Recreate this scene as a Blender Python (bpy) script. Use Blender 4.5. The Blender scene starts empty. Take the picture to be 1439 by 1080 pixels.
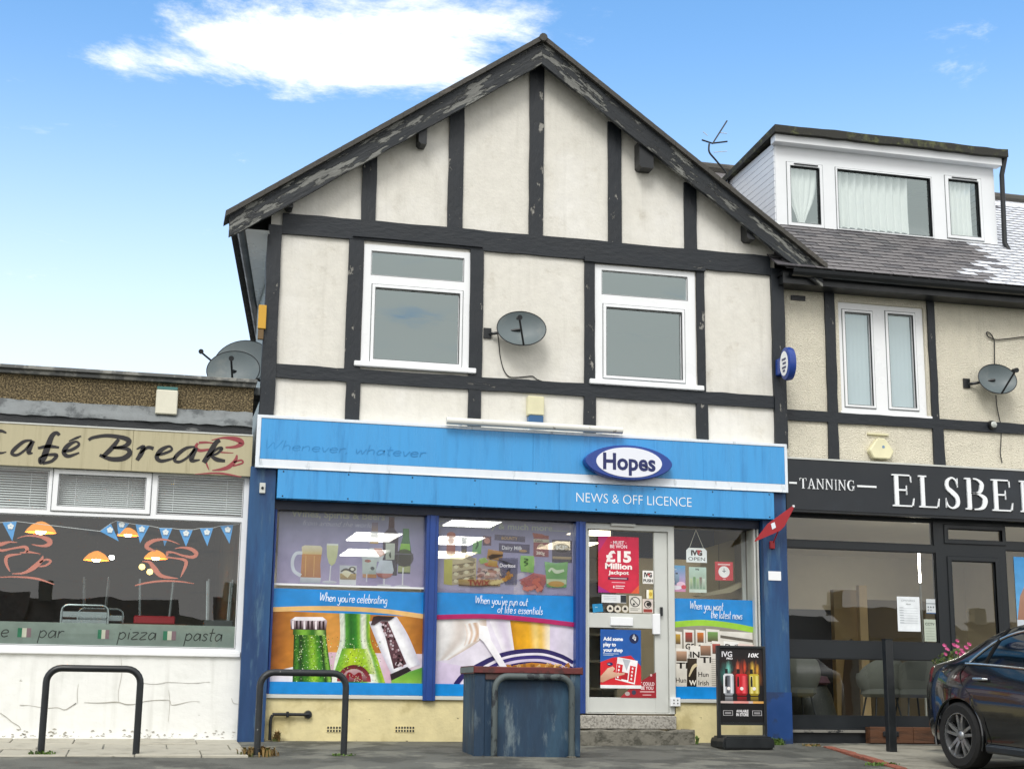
import bpy, bmesh, math, random
from mathutils import Matrix, Vector
random.seed(7)
S = bpy.context.scene
COL = S.collection
rad = math.radians

# ---------------------------------------------------------------- camera
cam = bpy.data.cameras.new('camera')
cam.sensor_width = 36.0
cam.lens = 51.28
cam.clip_end = 2000
cam_o = bpy.data.objects.new('camera', cam)
COL.objects.link(cam_o)
rt = Vector((0.96996818, -0.24295479, 0.01160646))
dn = Vector((0.06173788, 0.199765, -0.97789692))
fw = Vector((0.23526617, 0.94924545, 0.20876521))
cam_o.matrix_world = Matrix(((rt.x, -dn.x, -fw.x, 0.0), (rt.y, -dn.y, -fw.y, -16.0), (rt.z, -dn.z, -fw.z, 0.54), (0, 0, 0, 1)))
S.camera = cam_o

# ---------------------------------------------------------------- sky and sun
SUN_EL, SUN_AZ = rad(48), rad(205)          # azimuth from +Y, clockwise
w = bpy.data.worlds.new('World'); S.world = w; w.use_nodes = True
nt = w.node_tree; N = nt.nodes; L = nt.links
for n in list(N): N.remove(n)
def nd(t, **k):
    n = N.new(t)
    for a, b in k.items(): setattr(n, a, b)
    return n
def mth(op, a, b=None, clamp=False):
    n = nd('ShaderNodeMath', operation=op, use_clamp=clamp)
    for i, v in enumerate((a, b)):
        if v is None: continue
        if isinstance(v, (int, float)): n.inputs[i].default_value = v
        else: L.new(v, n.inputs[i])
    return n.outputs[0]
def sstep(v, a, b, lo=0.0, hi=1.0):
    n = nd('ShaderNodeMapRange', interpolation_type='SMOOTHSTEP')
    L.new(v, n.inputs[0])
    for i, q in enumerate((a, b, lo, hi)): n.inputs[i + 1].default_value = q
    return n.outputs[0]
sky = nd('ShaderNodeTexSky', sky_type='NISHITA', sun_disc=False, sun_elevation=SUN_EL, sun_rotation=SUN_AZ)
sky.altitude = 50; sky.air_density = 1.0; sky.dust_density = 0.6; sky.ozone_density = 3.0
tc = nd('ShaderNodeTexCoord')
sx = nd('ShaderNodeSeparateXYZ'); L.new(tc.outputs['Generated'], sx.inputs[0])
zc = mth('MAXIMUM', sx.outputs[2], 0.06)
# cloud layer: direction projected on a flat sheet overhead
cx_ = mth('DIVIDE', sx.outputs[0], zc); cy_ = mth('DIVIDE', sx.outputs[1], zc)
cv = nd('ShaderNodeCombineXYZ'); L.new(cx_, cv.inputs[0]); L.new(cy_, cv.inputs[1]); cv.inputs[2].default_value = 3.7
nz = nd('ShaderNodeTexNoise'); nz.inputs['Scale'].default_value = 2.1; nz.inputs['Detail'].default_value = 11
nz.inputs['Roughness'].default_value = 0.66; nz.inputs['Distortion'].default_value = 0.25
L.new(cv.outputs[0], nz.inputs['Vector'])
# one bank of cloud stands over the gable, thinner cloud elsewhere
bx = mth('SUBTRACT', cx_, 0.23); by = mth('SUBTRACT', cy_, 2.12)
bd = mth('SQRT', mth('ADD', mth('POWER', mth('MULTIPLY', bx, 1.35), 2), mth('POWER', mth('MULTIPLY', by, 2.0), 2)))
bank = sstep(bd, 0.1, 0.80, 0.31, 0.0)
# the cloud sheet thickens overhead and towards the light, behind the viewer
thick = mth('ADD', sstep(sx.outputs[1], 0.35, -0.30, 0.0, 0.38), sstep(sx.outputs[2], 0.52, 0.80, 0.0, 0.32))
cl = sstep(mth('ADD', mth('ADD', nz.outputs['Fac'], bank), thick), 0.63, 0.83)
hz = sstep(sx.outputs[2], 0.12, 0.50, 1.0, 0.0)
hz2 = mth('POWER', hz, 1.6)
m1 = nd('ShaderNodeMix', data_type='RGBA'); L.new(hz2, m1.inputs[0]); 
tn = nd('ShaderNodeMix', data_type='RGBA', blend_type='MULTIPLY'); tn.inputs[0].default_value = 1.0; L.new(sky.outputs[0], tn.inputs[6]); tn.inputs[7].default_value = (0.92, 1.24, 1.34, 1)
L.new(tn.outputs[2], m1.inputs[6]); m1.inputs[7].default_value = (5.4, 5.9, 6.3, 1)
m2 = nd('ShaderNodeMix', data_type='RGBA'); L.new(cl, m2.inputs[0]); L.new(m1.outputs[2], m2.inputs[6]); m2.inputs[7].default_value = (7.35, 7.3, 7.15, 1)
bg = nd('ShaderNodeBackground'); bg.inputs[1].default_value = 0.15; L.new(m2.outputs[2], bg.inputs[0])
wo = nd('ShaderNodeOutputWorld'); L.new(bg.outputs[0], wo.inputs[0])

sun = bpy.data.lights.new('sun', 'SUN'); sun.energy = 1.5; sun.angle = rad(22); sun.color = (1.0, 0.98, 0.94)
sun_o = bpy.data.objects.new('sun', sun); COL.objects.link(sun_o)
sd = Vector((math.sin(SUN_AZ) * math.cos(SUN_EL), math.cos(SUN_AZ) * math.cos(SUN_EL), math.sin(SUN_EL)))
sun_o.rotation_euler = sd.to_track_quat('Z', 'Y').to_euler()
S.view_settings.view_transform = 'Standard'
S.view_settings.look = 'None'
S.view_settings.gamma = 1.0
S.view_settings.exposure = 0.4
S.cycles.max_bounces = 10
S.cycles.transparent_max_bounces = 24
S.cycles.caustics_reflective = False
S.cycles.caustics_refractive = False
S.cycles.use_denoising = True

# ---------------------------------------------------------------- materials
def hx(h):
    h = h.lstrip('#'); o = []
    for i in (0, 2, 4):
        v = int(h[i:i + 2], 16) / 255
        o.append(v / 12.92 if v <= 0.04045 else ((v + 0.055) / 1.055) ** 2.4)
    return tuple(o)
MATS = {}
def M(name, col, rough=0.6, col2=None, scale=4.0, thr=(0.5, 0.6), stretch=(1, 1, 1), var=0.12, vscale=3.0, bump=0.0, bscale=60.0,
      metal=0.0, spec=0.5, coat=0.0, emit=0.0, btype='noise', detail=8, col3=None, scale3=1.5, thr3=(0.5, 0.7), roughv=0.1, rot=0.0, streak=0.0):
    if name in MATS: return MATS[name]
    if isinstance(col, str): col = hx(col)
    if isinstance(col2, str): col2 = hx(col2)
    if isinstance(col3, str): col3 = hx(col3)
    m = bpy.data.materials.new(name); m.use_nodes = True
    t = m.node_tree; n = t.nodes; l = t.links
    p = n['Principled BSDF']
    p.inputs['Roughness'].default_value = rough; p.inputs['Metallic'].default_value = metal
    p.inputs['Specular IOR Level'].default_value = spec; p.inputs['Coat Weight'].default_value = coat
    p.inputs['Coat Roughness'].default_value = 0.05
    tcn = n.new('ShaderNodeTexCoord'); mp = n.new('ShaderNodeMapping'); mp.inputs['Scale'].default_value = stretch; mp.inputs['Rotation'].default_value = (0, rot, 0)
    if rot: mp.vector_type = 'TEXTURE'; mp.inputs['Scale'].default_value = tuple(1 / q for q in stretch)
    l.new(tcn.outputs['Object'], mp.inputs[0])
    def noise(sc, d=detail, r=0.6):
        q = n.new('ShaderNodeTexNoise'); q.inputs['Scale'].default_value = sc; q.inputs['Detail'].default_value = d
        q.inputs['Roughness'].default_value = r; l.new(mp.outputs[0], q.inputs['Vector']); return q
    def ramp(f, a, b):
        q = n.new('ShaderNodeMapRange'); q.interpolation_type = 'SMOOTHSTEP'; l.new(f, q.inputs[0])
        q.inputs[1].default_value = a; q.inputs[2].default_value = b; return q.outputs[0]
    def mix(f, a, b, bt='MIX'):
        q = n.new('ShaderNodeMix'); q.data_type = 'RGBA'; q.blend_type = bt
        if isinstance(f, float): q.inputs[0].default_value = f
        else: l.new(f, q.inputs[0])
        for k, v in ((6, a), (7, b)):
            if isinstance(v, tuple): q.inputs[k].default_value = (*v, 1)
            else: l.new(v, q.inputs[k])
        return q.outputs[2]
    cur = col
    fac2 = None
    if col3 is not None: cur = mix(ramp(noise(scale3, 5).outputs['Fac'], *thr3), cur, col3)
    if col2 is not None:
        fac2 = ramp(noise(scale, detail, 0.65).outputs['Fac'], *thr); cur = mix(fac2, cur, col2)
    if var > 0:
        v = noise(vscale, 6)
        g = n.new('ShaderNodeMapRange'); l.new(v.outputs['Fac'], g.inputs[0]); g.inputs[1].default_value = 0.25; g.inputs[2].default_value = 0.75
        g.inputs[3].default_value = 1 - var; g.inputs[4].default_value = 1 + var
        cb = n.new('ShaderNodeCombineColor')
        for k in range(3): l.new(g.outputs[0], cb.inputs[k])
        cur = mix(1.0, cur, cb.outputs[0], 'MULTIPLY')
        rr = n.new('ShaderNodeMapRange'); l.new(v.outputs['Fac'], rr.inputs[0]); rr.inputs[1].default_value = 0.3; rr.inputs[2].default_value = 0.7
        rr.inputs[3].default_value = max(0.02, rough - roughv); rr.inputs[4].default_value = min(1, rough + roughv)
        l.new(rr.outputs[0], p.inputs['Roughness'])
    if streak > 0:      # rain-washed runs down the face
        m3 = n.new('ShaderNodeMapping'); m3.inputs['Scale'].default_value = (7, 7, 0.55); l.new(tcn.outputs['Object'], m3.inputs[0])
        q3 = n.new('ShaderNodeTexNoise'); q3.inputs['Scale'].default_value = 1.6; q3.inputs['Detail'].default_value = 7; l.new(m3.outputs[0], q3.inputs['Vector'])
        f3 = ramp(q3.outputs['Fac'], 0.5, 0.78); cur = mix(f3, cur, mix(1.0, cur, (1 - streak, 1 - streak * 1.02, 1 - streak * 1.1), 'MULTIPLY'))
    if isinstance(cur, tuple): p.inputs['Base Color'].default_value = (*cur, 1)
    else: l.new(cur, p.inputs['Base Color'])
    if bump > 0:
        if btype == 'voronoi':
            bt = n.new('ShaderNodeTexVoronoi'); bt.inputs['Scale'].default_value = bscale; l.new(mp.outputs[0], bt.inputs['Vector']); o = bt.outputs['Distance']
        else: o = noise(bscale, 5).outputs['Fac']
        if fac2 is not None:
            ad = n.new('ShaderNodeMath'); ad.operation = 'SUBTRACT'; l.new(o, ad.inputs[0]); l.new(fac2, ad.inputs[1]); o = ad.outputs[0]
        b = n.new('ShaderNodeBump'); b.inputs['Strength'].default_value = bump; b.inputs['Distance'].default_value = 0.012
        l.new(o, b.inputs['Height']); l.new(b.outputs[0], p.inputs['Normal'])
    if emit > 0:
        p.inputs['Emission Color'].default_value = (*col, 1); p.inputs['Emission Strength'].default_value = emit
    MATS[name] = m
    return m
def GLASS(name, tint=(0.9, 0.95, 0.94), ior=1.6, rough=0.0, coat=(1, 1, 1)):
    if name in MATS: return MATS[name]
    m = bpy.data.materials.new(name); m.use_nodes = True
    t = m.node_tree; n = t.nodes; l = t.links
    n.remove(n['Principled BSDF'])
    tr = n.new('ShaderNodeBsdfTransparent'); tr.inputs[0].default_value = (*tint, 1)
    gl = n.new('ShaderNodeBsdfGlossy'); gl.inputs['Roughness'].default_value = rough; gl.inputs[0].default_value = (*coat, 1)
    # Schlick reflectance, alike from both faces
    lw = n.new('ShaderNodeLayerWeight'); lw.inputs[0].default_value = 0.5
    f0 = ((ior - 1) / (ior + 1)) ** 2
    pw = n.new('ShaderNodeMath'); pw.operation = 'POWER'; l.new(lw.outputs['Facing'], pw.inputs[0]); pw.inputs[1].default_value = 5.0
    fr = n.new('ShaderNodeMath'); fr.operation = 'MULTIPLY_ADD'; l.new(pw.outputs[0], fr.inputs[0]); fr.inputs[1].default_value = 1 - f0; fr.inputs[2].default_value = f0
    # float glass is never quite flat
    nzz = n.new('ShaderNodeTexNoise'); nzz.inputs['Scale'].default_value = 1.3; tcn = n.new('ShaderNodeTexCoord'); l.new(tcn.outputs['Object'], nzz.inputs['Vector'])
    bm_ = n.new('ShaderNodeBump'); bm_.inputs['Strength'].default_value = 0.05; bm_.inputs['Distance'].default_value = 0.02; l.new(nzz.outputs['Fac'], bm_.inputs['Height']); l.new(bm_.outputs[0], gl.inputs['Normal'])
    mx = n.new('ShaderNodeMixShader'); l.new(fr.outputs[0], mx.inputs[0]); l.new(tr.outputs[0], mx.inputs[1]); l.new(gl.outputs[0], mx.inputs[2])
    l.new(mx.outputs[0], n['Material Output'].inputs[0])
    MATS[name] = m
    return m
def PRINT(name='print', rough=0.35, clear=0.0, spec=0.4):
    if name in MATS: return MATS[name]
    m = bpy.data.materials.new(name); m.use_nodes = True
    t = m.node_tree; n = t.nodes; l = t.links; p = n['Principled BSDF']
    a = n.new('ShaderNodeAttribute'); a.attribute_name = 'Col'; l.new(a.outputs['Color'], p.inputs['Base Color'])
    p.inputs['Roughness'].default_value = rough; p.inputs['Specular IOR Level'].default_value = spec
    tcn = n.new('ShaderNodeTexCoord'); q = n.new('ShaderNodeTexNoise'); q.inputs['Scale'].default_value = 9.0; q.inputs['Detail'].default_value = 7.0; l.new(tcn.outputs['Object'], q.inputs['Vector'])
    mr = n.new('ShaderNodeMapRange'); l.new(q.outputs['Fac'], mr.inputs[0]); mr.inputs[1].default_value = 0.3; mr.inputs[2].default_value = 0.7; mr.inputs[3].default_value = 0.86; mr.inputs[4].default_value = 1.06
    vm = n.new('ShaderNodeVectorMath'); vm.operation = 'SCALE'; l.new(a.outputs['Color'], vm.inputs[0]); l.new(mr.outputs[0], vm.inputs['Scale']); l.new(vm.outputs[0], p.inputs['Base Color'])
    q2 = n.new('ShaderNodeTexNoise'); q2.inputs['Scale'].default_value = 5.0; l.new(tcn.outputs['Object'], q2.inputs['Vector']); bp = n.new('ShaderNodeBump'); bp.inputs['Strength'].default_value = 0.15; bp.inputs['Distance'].default_value = 0.02; l.new(q2.outputs['Fac'], bp.inputs['Height']); l.new(bp.outputs[0], p.inputs['Normal'])
    if clear > 0:
        tr = n.new('ShaderNodeBsdfTransparent'); mx = n.new('ShaderNodeMixShader'); mx.inputs[0].default_value = clear
        l.new(p.outputs[0], mx.inputs[1]); l.new(tr.outputs[0], mx.inputs[2]); l.new(mx.outputs[0], n['Material Output'].inputs[0])
    MATS[name] = m
    return m

# ---------------------------------------------------------------- mesh helpers
class B:
    def __init__(s): s.v = []; s.f = []; s.c = []
    def quadgrid(s): pass
    def poly(s, pts):
        i = len(s.v); s.v += [tuple(p) for p in pts]; s.f.append(tuple(range(i, i + len(pts)))); return s
    def box(s, x0, x1, y0, y1, z0, z1):
        if x0 > x1: x0, x1 = x1, x0
        if y0 > y1: y0, y1 = y1, y0
        if z0 > z1: z0, z1 = z1, z0
        i = len(s.v)
        s.v += [(x, y, z) for z in (z0, z1) for y in (y0, y1) for x in (x0, x1)]
        s.f += [tuple(i + k for k in q) for q in ((0, 2, 3, 1), (4, 5, 7, 6), (0, 1, 5, 4), (2, 6, 7, 3), (0, 4, 6, 2), (1, 3, 7, 5))]
        return s
    def prism(s, pts, y0, y1):
        """outline in x,z (any order) pushed from y0 (front) to y1"""
        a = sum(pts[k][0] * pts[(k + 1) % len(pts)][1] - pts[(k + 1) % len(pts)][0] * pts[k][1] for k in range(len(pts)))
        if a < 0: pts = pts[::-1]
        n = len(pts); i = len(s.v)
        s.v += [(p[0], y0, p[1]) for p in pts] + [(p[0], y1, p[1]) for p in pts]
        s.f.append(tuple(range(i, i + n))); s.f.append(tuple(range(i + 2 * n - 1, i + n - 1, -1)))
        for k in range(n):
            q = (k + 1) % n; s.f.append((i + q, i + k, i + n + k, i + n + q))
        return s
    def ring(s, o, n_, y0, y1):
        """picture-frame ring, o and n_ = (x0,x1,z0,z1) outer and inner"""
        i = len(s.v)
        for y in (y0, y1):
            for r in (o, n_):
                s.v += [(r[0], y, r[2]), (r[1], y, r[2]), (r[1], y, r[3]), (r[0], y, r[3])]
        for k in range(4):
            q = (k + 1) % 4
            s.f += [(i + k, i + q, i + 4 + q, i + 4 + k), (i + 8 + q, i + 8 + k, i + 12 + k, i + 12 + q),
                    (i + q, i + k, i + 8 + k, i + 8 + q), (i + 4 + k, i + 4 + q, i + 12 + q, i + 12 + k)]
        return s
    def tube(s, pts, r, n=8, cap=True):
        pts = [Vector(p) for p in pts]; rs = r if isinstance(r, (list, tuple)) else [r] * len(pts)
        i0 = len(s.v); up = None
        for k, p in enumerate(pts):
            d = (pts[min(k + 1, len(pts) - 1)] - pts[max(k - 1, 0)]).normalized()
            if up is None:
                up = Vector((0, 0, 1)) if abs(d.z) < 0.9 else Vector((1, 0, 0))
            a = d.cross(up).normalized(); up = a.cross(d).normalized()
            for j in range(n):
                t = 2 * math.pi * j / n
                s.v.append(tuple(p + a * (math.cos(t) * rs[k]) + up * (math.sin(t) * rs[k])))
        for k in range(len(pts) - 1):
            for j in range(n):
                q = (j + 1) % n; s.f.append((i0 + k * n + j, i0 + k * n + q, i0 + (k + 1) * n + q, i0 + (k + 1) * n + j))
        if cap:
            s.f.append(tuple(i0 + j for j in range(n - 1, -1, -1))); s.f.append(tuple(i0 + (len(pts) - 1) * n + j for j in range(n)))
        return s
    def lathe(s, prof, c, n=24, axis='z'):
        i0 = len(s.v)
        for r, h in prof:
            for j in range(n):
                t = 2 * math.pi * j / n; a, b = r * math.cos(t), r * math.sin(t)
                s.v.append((c[0] + a, c[1] + b, c[2] + h) if axis == 'z' else ((c[0] + a, c[1] + h, c[2] + b) if axis == 'y' else (c[0] + h, c[1] + a, c[2] + b)))
        for k in range(len(prof) - 1):
            for j in range(n):
                q = (j + 1) % n; f = (i0 + k * n + j, i0 + k * n + q, i0 + (k + 1) * n + q, i0 + (k + 1) * n + j)
                s.f.append(f if axis == 'z' else f[::-1])
        return s
    def beam(s, x0, x1, z0, z1, y0, y1, j=0.004, seg=0.22):
        """hand-worked timber: a box with wandering edges along its length"""
        if x0 > x1: x0, x1 = x1, x0
        if z0 > z1: z0, z1 = z1, z0
        lx = (x1 - x0) > (z1 - z0); ln = (x1 - x0) if lx else (z1 - z0); n = max(2, int(ln / seg))
        i = len(s.v); R_ = lambda: random.uniform(-j, j)
        for k in range(n + 1):
            t = k / n
            if lx:
                x = x0 + ln * t; a, b = z0 + R_(), z1 + R_(); f = y0 + R_() * 0.6
                s.v += [(x, f, a), (x, f, b), (x, y1, b), (x, y1, a)]
            else:
                z = z0 + ln * t; a, b = x0 + R_(), x1 + R_(); f = y0 + R_() * 0.6
                s.v += [(b, f, z), (a, f, z), (a, y1, z), (b, y1, z)]
        for k in range(n):
            for q in range(4):
                w_ = (q + 1) % 4; s.f.append((i + k * 4 + q, i + (k + 1) * 4 + q, i + (k + 1) * 4 + w_, i + k * 4 + w_))
        s.f.append((i + 3, i + 2, i + 1, i)); e = i + n * 4; s.f.append((e, e + 1, e + 2, e + 3))
        return s
    def mesh(s, name, mat, smooth=False, bevel=0.0, seg=1, weld=False):
        me = bpy.data.meshes.new(name)
        me.from_pydata(s.v, [], s.f)
        if weld or bevel > 0:
            b = bmesh.new(); b.from_mesh(me)
            if weld: bmesh.ops.remove_doubles(b, verts=b.verts, dist=1e-4)
            if bevel > 0:
                bmesh.ops.bevel(b, geom=[e for e in b.edges if len(e.link_faces) == 2 and e.calc_face_angle(0) > 0.5], offset=bevel, segments=seg, affect='EDGES', clamp_overlap=True)
            bmesh.ops.recalc_face_normals(b, faces=b.faces)
            b.to_mesh(me); b.free()
        if smooth:
            for p in me.polygons: p.use_smooth = True
            if smooth != 'all':
                try: me.set_sharp_from_angle(angle=rad(40))
                except Exception: pass
        me.materials.append(mat)
        me.update()
        return me
def link(name, me, parent=None, local=False):
    o = bpy.data.objects.new(name, me); COL.objects.link(o)
    if parent is not None:
        o.parent = parent
        if not local:
            o.matrix_parent_inverse = Matrix.Translation(-parent.location) if parent.type == 'EMPTY' else Matrix.Identity(4)
    return o
def part(name, b, mat, parent=None, smooth=False, bevel=0.0, seg=1, local=False, label=None, weld=False):
    o = link(name, b.mesh(name, mat, smooth, bevel, seg, weld), parent, local)
    if label: o['label'] = label
    return o
def tag(o, label, cat, group=None):
    o['label'] = label; o['category'] = cat
    if group: o['group'] = group
    return o
def thing(name, label, cat, loc=(0, 0, 0), rz=0.0, group=None):
    o = bpy.data.objects.new(name, None); COL.objects.link(o); o.location = loc; o.rotation_euler = (0, 0, rz)
    o.empty_display_size = 0.2
    return tag(o, label, cat, group)
def structure(o): o['kind'] = 'structure'; return o
def copy_tree(o, parent=None):
    c = o.copy(); COL.objects.link(c)
    if parent is not None: c.parent = parent
    for ch in list(o.children): copy_tree(ch, c)
    return c
def smoothpath(pts, n=6):
    """Catmull-Rom through points of any dimension"""
    if len(pts) < 3: return [tuple(p) for p in pts]
    o = []; d = len(pts[0])
    for k in range(len(pts) - 1):
        p0, p1, p2, p3 = pts[max(k - 1, 0)], pts[k], pts[k + 1], pts[min(k + 2, len(pts) - 1)]
        for q in range(n):
            t = q / n
            o.append(tuple(0.5 * (2 * p1[a] + (p2[a] - p0[a]) * t + (2 * p0[a] - 5 * p1[a] + 4 * p2[a] - p3[a]) * t * t + (3 * p1[a] - p0[a] - 3 * p2[a] + p3[a]) * t ** 3) for a in range(d)))
    o.append(tuple(pts[-1])); return o
def ribbon(pts, n=6):
    """(x,z,width) centre line -> left and right outline"""
    q = smoothpath(pts, n) if n > 1 else pts
    le, ri = [], []
    for k, p in enumerate(q):
        a, b = q[max(k - 1, 0)], q[min(k + 1, len(q) - 1)]
        dx, dz = b[0] - a[0], b[1] - a[1]; ln = math.hypot(dx, dz) or 1e-9
        h = max(p[2], 0.0004) / 2
        le.append((p[0] - dz / ln * h, p[1] + dx / ln * h)); ri.append((p[0] + dz / ln * h, p[1] - dx / ln * h))
    return le, ri
def ribbon_prism(b, pts, y0, y1, n=6):
    le, ri = ribbon(pts, n); i = len(b.v); m = len(le)
    for k in range(m): b.v += [(le[k][0], y0, le[k][1]), (ri[k][0], y0, ri[k][1]), (ri[k][0], y1, ri[k][1]), (le[k][0], y1, le[k][1])]
    for k in range(m - 1):
        for q in range(4):
            w_ = (q + 1) % 4; b.f.append((i + k * 4 + q, i + (k + 1) * 4 + q, i + (k + 1) * 4 + w_, i + k * 4 + w_))
    b.f.append((i, i + 1, i + 2, i + 3)); e = i + 4 * (m - 1); b.f.append((e + 3, e + 2, e + 1, e))
_TXT = {}
def text_geo(s, offset=0.0, shear=0.0, spacing=1.0):
    """glyph outlines as triangles, cap height scaled to 1"""
    k = (s, offset, shear, spacing)
    if k in _TXT: return _TXT[k]
    cu = bpy.data.curves.new('t', 'FONT'); cu.body = s; cu.offset = offset; cu.shear = shear; cu.space_character = spacing; cu.resolution_u = 3
    o = bpy.data.objects.new('t', cu); COL.objects.link(o)
    dg = bpy.context.evaluated_depsgraph_get(); dg.update()
    me = bpy.data.meshes.new_from_object(o.evaluated_get(dg))
    v = [(p.co.x, p.co.y) for p in me.vertices]; f = [tuple(p.vertices) for p in me.polygons]
    bpy.data.objects.remove(o); bpy.data.curves.remove(cu); bpy.data.meshes.remove(me)
    if v:
        x0 = min(p[0] for p in v); x1 = max(p[0] for p in v); sc = 1 / 0.73
        v = [((p[0] - x0) * sc, p[1] * sc) for p in v]; wd = (x1 - x0) * sc
    else: wd = 0
    _TXT[k] = (v, f, wd); return _TXT[k]
HW = {'W': (.75, [[(0, .95), (.12, .05), (.32, .75), (.45, .05), (.7, 1)]]), 'h': (.44, [[(.06, 1), (.05, 0)], [(.05, .3), (.2, .5), (.32, .4), (.34, 0)]]),
      'e': (.42, [[(.03, .25), (.33, .3), (.28, .48), (.1, .46), (.02, .22), (.15, 0), (.36, .08)]]), 'n': (.44, [[(.03, .5), (.04, 0)], [(.04, .3), (.2, .5), (.32, .4), (.34, 0)]]),
      'y': (.44, [[(.03, .5), (.08, .15), (.2, .08), (.32, .2)], [(.35, .5), (.3, -.1), (.18, -.38), (0, -.3)]]), 'o': (.43, [[(.2, .5), (.04, .35), (.05, .1), (.2, 0), (.35, .15), (.34, .38), (.2, .5)]]),
      'u': (.43, [[(.03, .5), (.05, .12), (.17, 0), (.3, .15), (.33, .5), (.35, 0)]]), "'": (.15, [[(.06, 1), (.04, .8)]]), 'r': (.31, [[(.04, .5), (.05, 0)], [(.05, .3), (.15, .47), (.28, .46)]]),
      'c': (.38, [[(.32, .42), (.18, .5), (.03, .25), (.15, 0), (.33, .08)]]), 'l': (.2, [[(.07, 1), (.06, .08), (.14, 0)]]), 'b': (.42, [[(.05, 1), (.05, 0)], [(.05, .35), (.2, .5), (.34, .28), (.22, 0), (.05, .08)]]),
      'a': (.44, [[(.32, .42), (.15, .5), (.03, .22), (.13, 0), (.3, .2), (.33, .5), (.36, 0)]]), 't': (.31, [[(.13, .9), (.1, .1), (.2, 0)], [(0, .55), (.28, .58)]]), 'i': (.18, [[(.06, .5), (.07, 0)], [(.07, .74), (.09, .7)]]),
      'g': (.44, [[(.32, .42), (.15, .5), (.03, .25), (.14, .03), (.3, .2), (.34, .5), (.31, -.2), (.18, -.38), (.02, -.28)]]), 'v': (.36, [[(.02, .5), (.15, 0), (.31, .5)]]), 'f': (.3, [[(.3, .95), (.18, 1), (.12, .8), (.1, -.1)], [(0, .5), (.26, .52)]]),
      's': (.34, [[(.28, .42), (.15, .5), (.06, .38), (.25, .16), (.15, 0), (.02, .08)]]), 'w': (.5, [[(.02, .5), (.1, 0), (.23, .4), (.33, 0), (.46, .5)]]), 'p': (.43, [[(.05, .5), (.04, -.4)], [(.05, .35), (.2, .5), (.35, .28), (.22, 0), (.05, .08)]]),
      'z': (.4, [[(.03, .48), (.32, .48), (.03, .02), (.34, .03)]]), 'm': (.6, [[(.03, .5), (.04, 0)], [(.04, .3), (.16, .5), (.25, .4), (.26, 0)], [(.26, .3), (.4, .5), (.5, .4), (.52, 0)]]), ',': (.16, [[(.07, .06), (.02, -.12)]]), ' ': (.26, [])}
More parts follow.
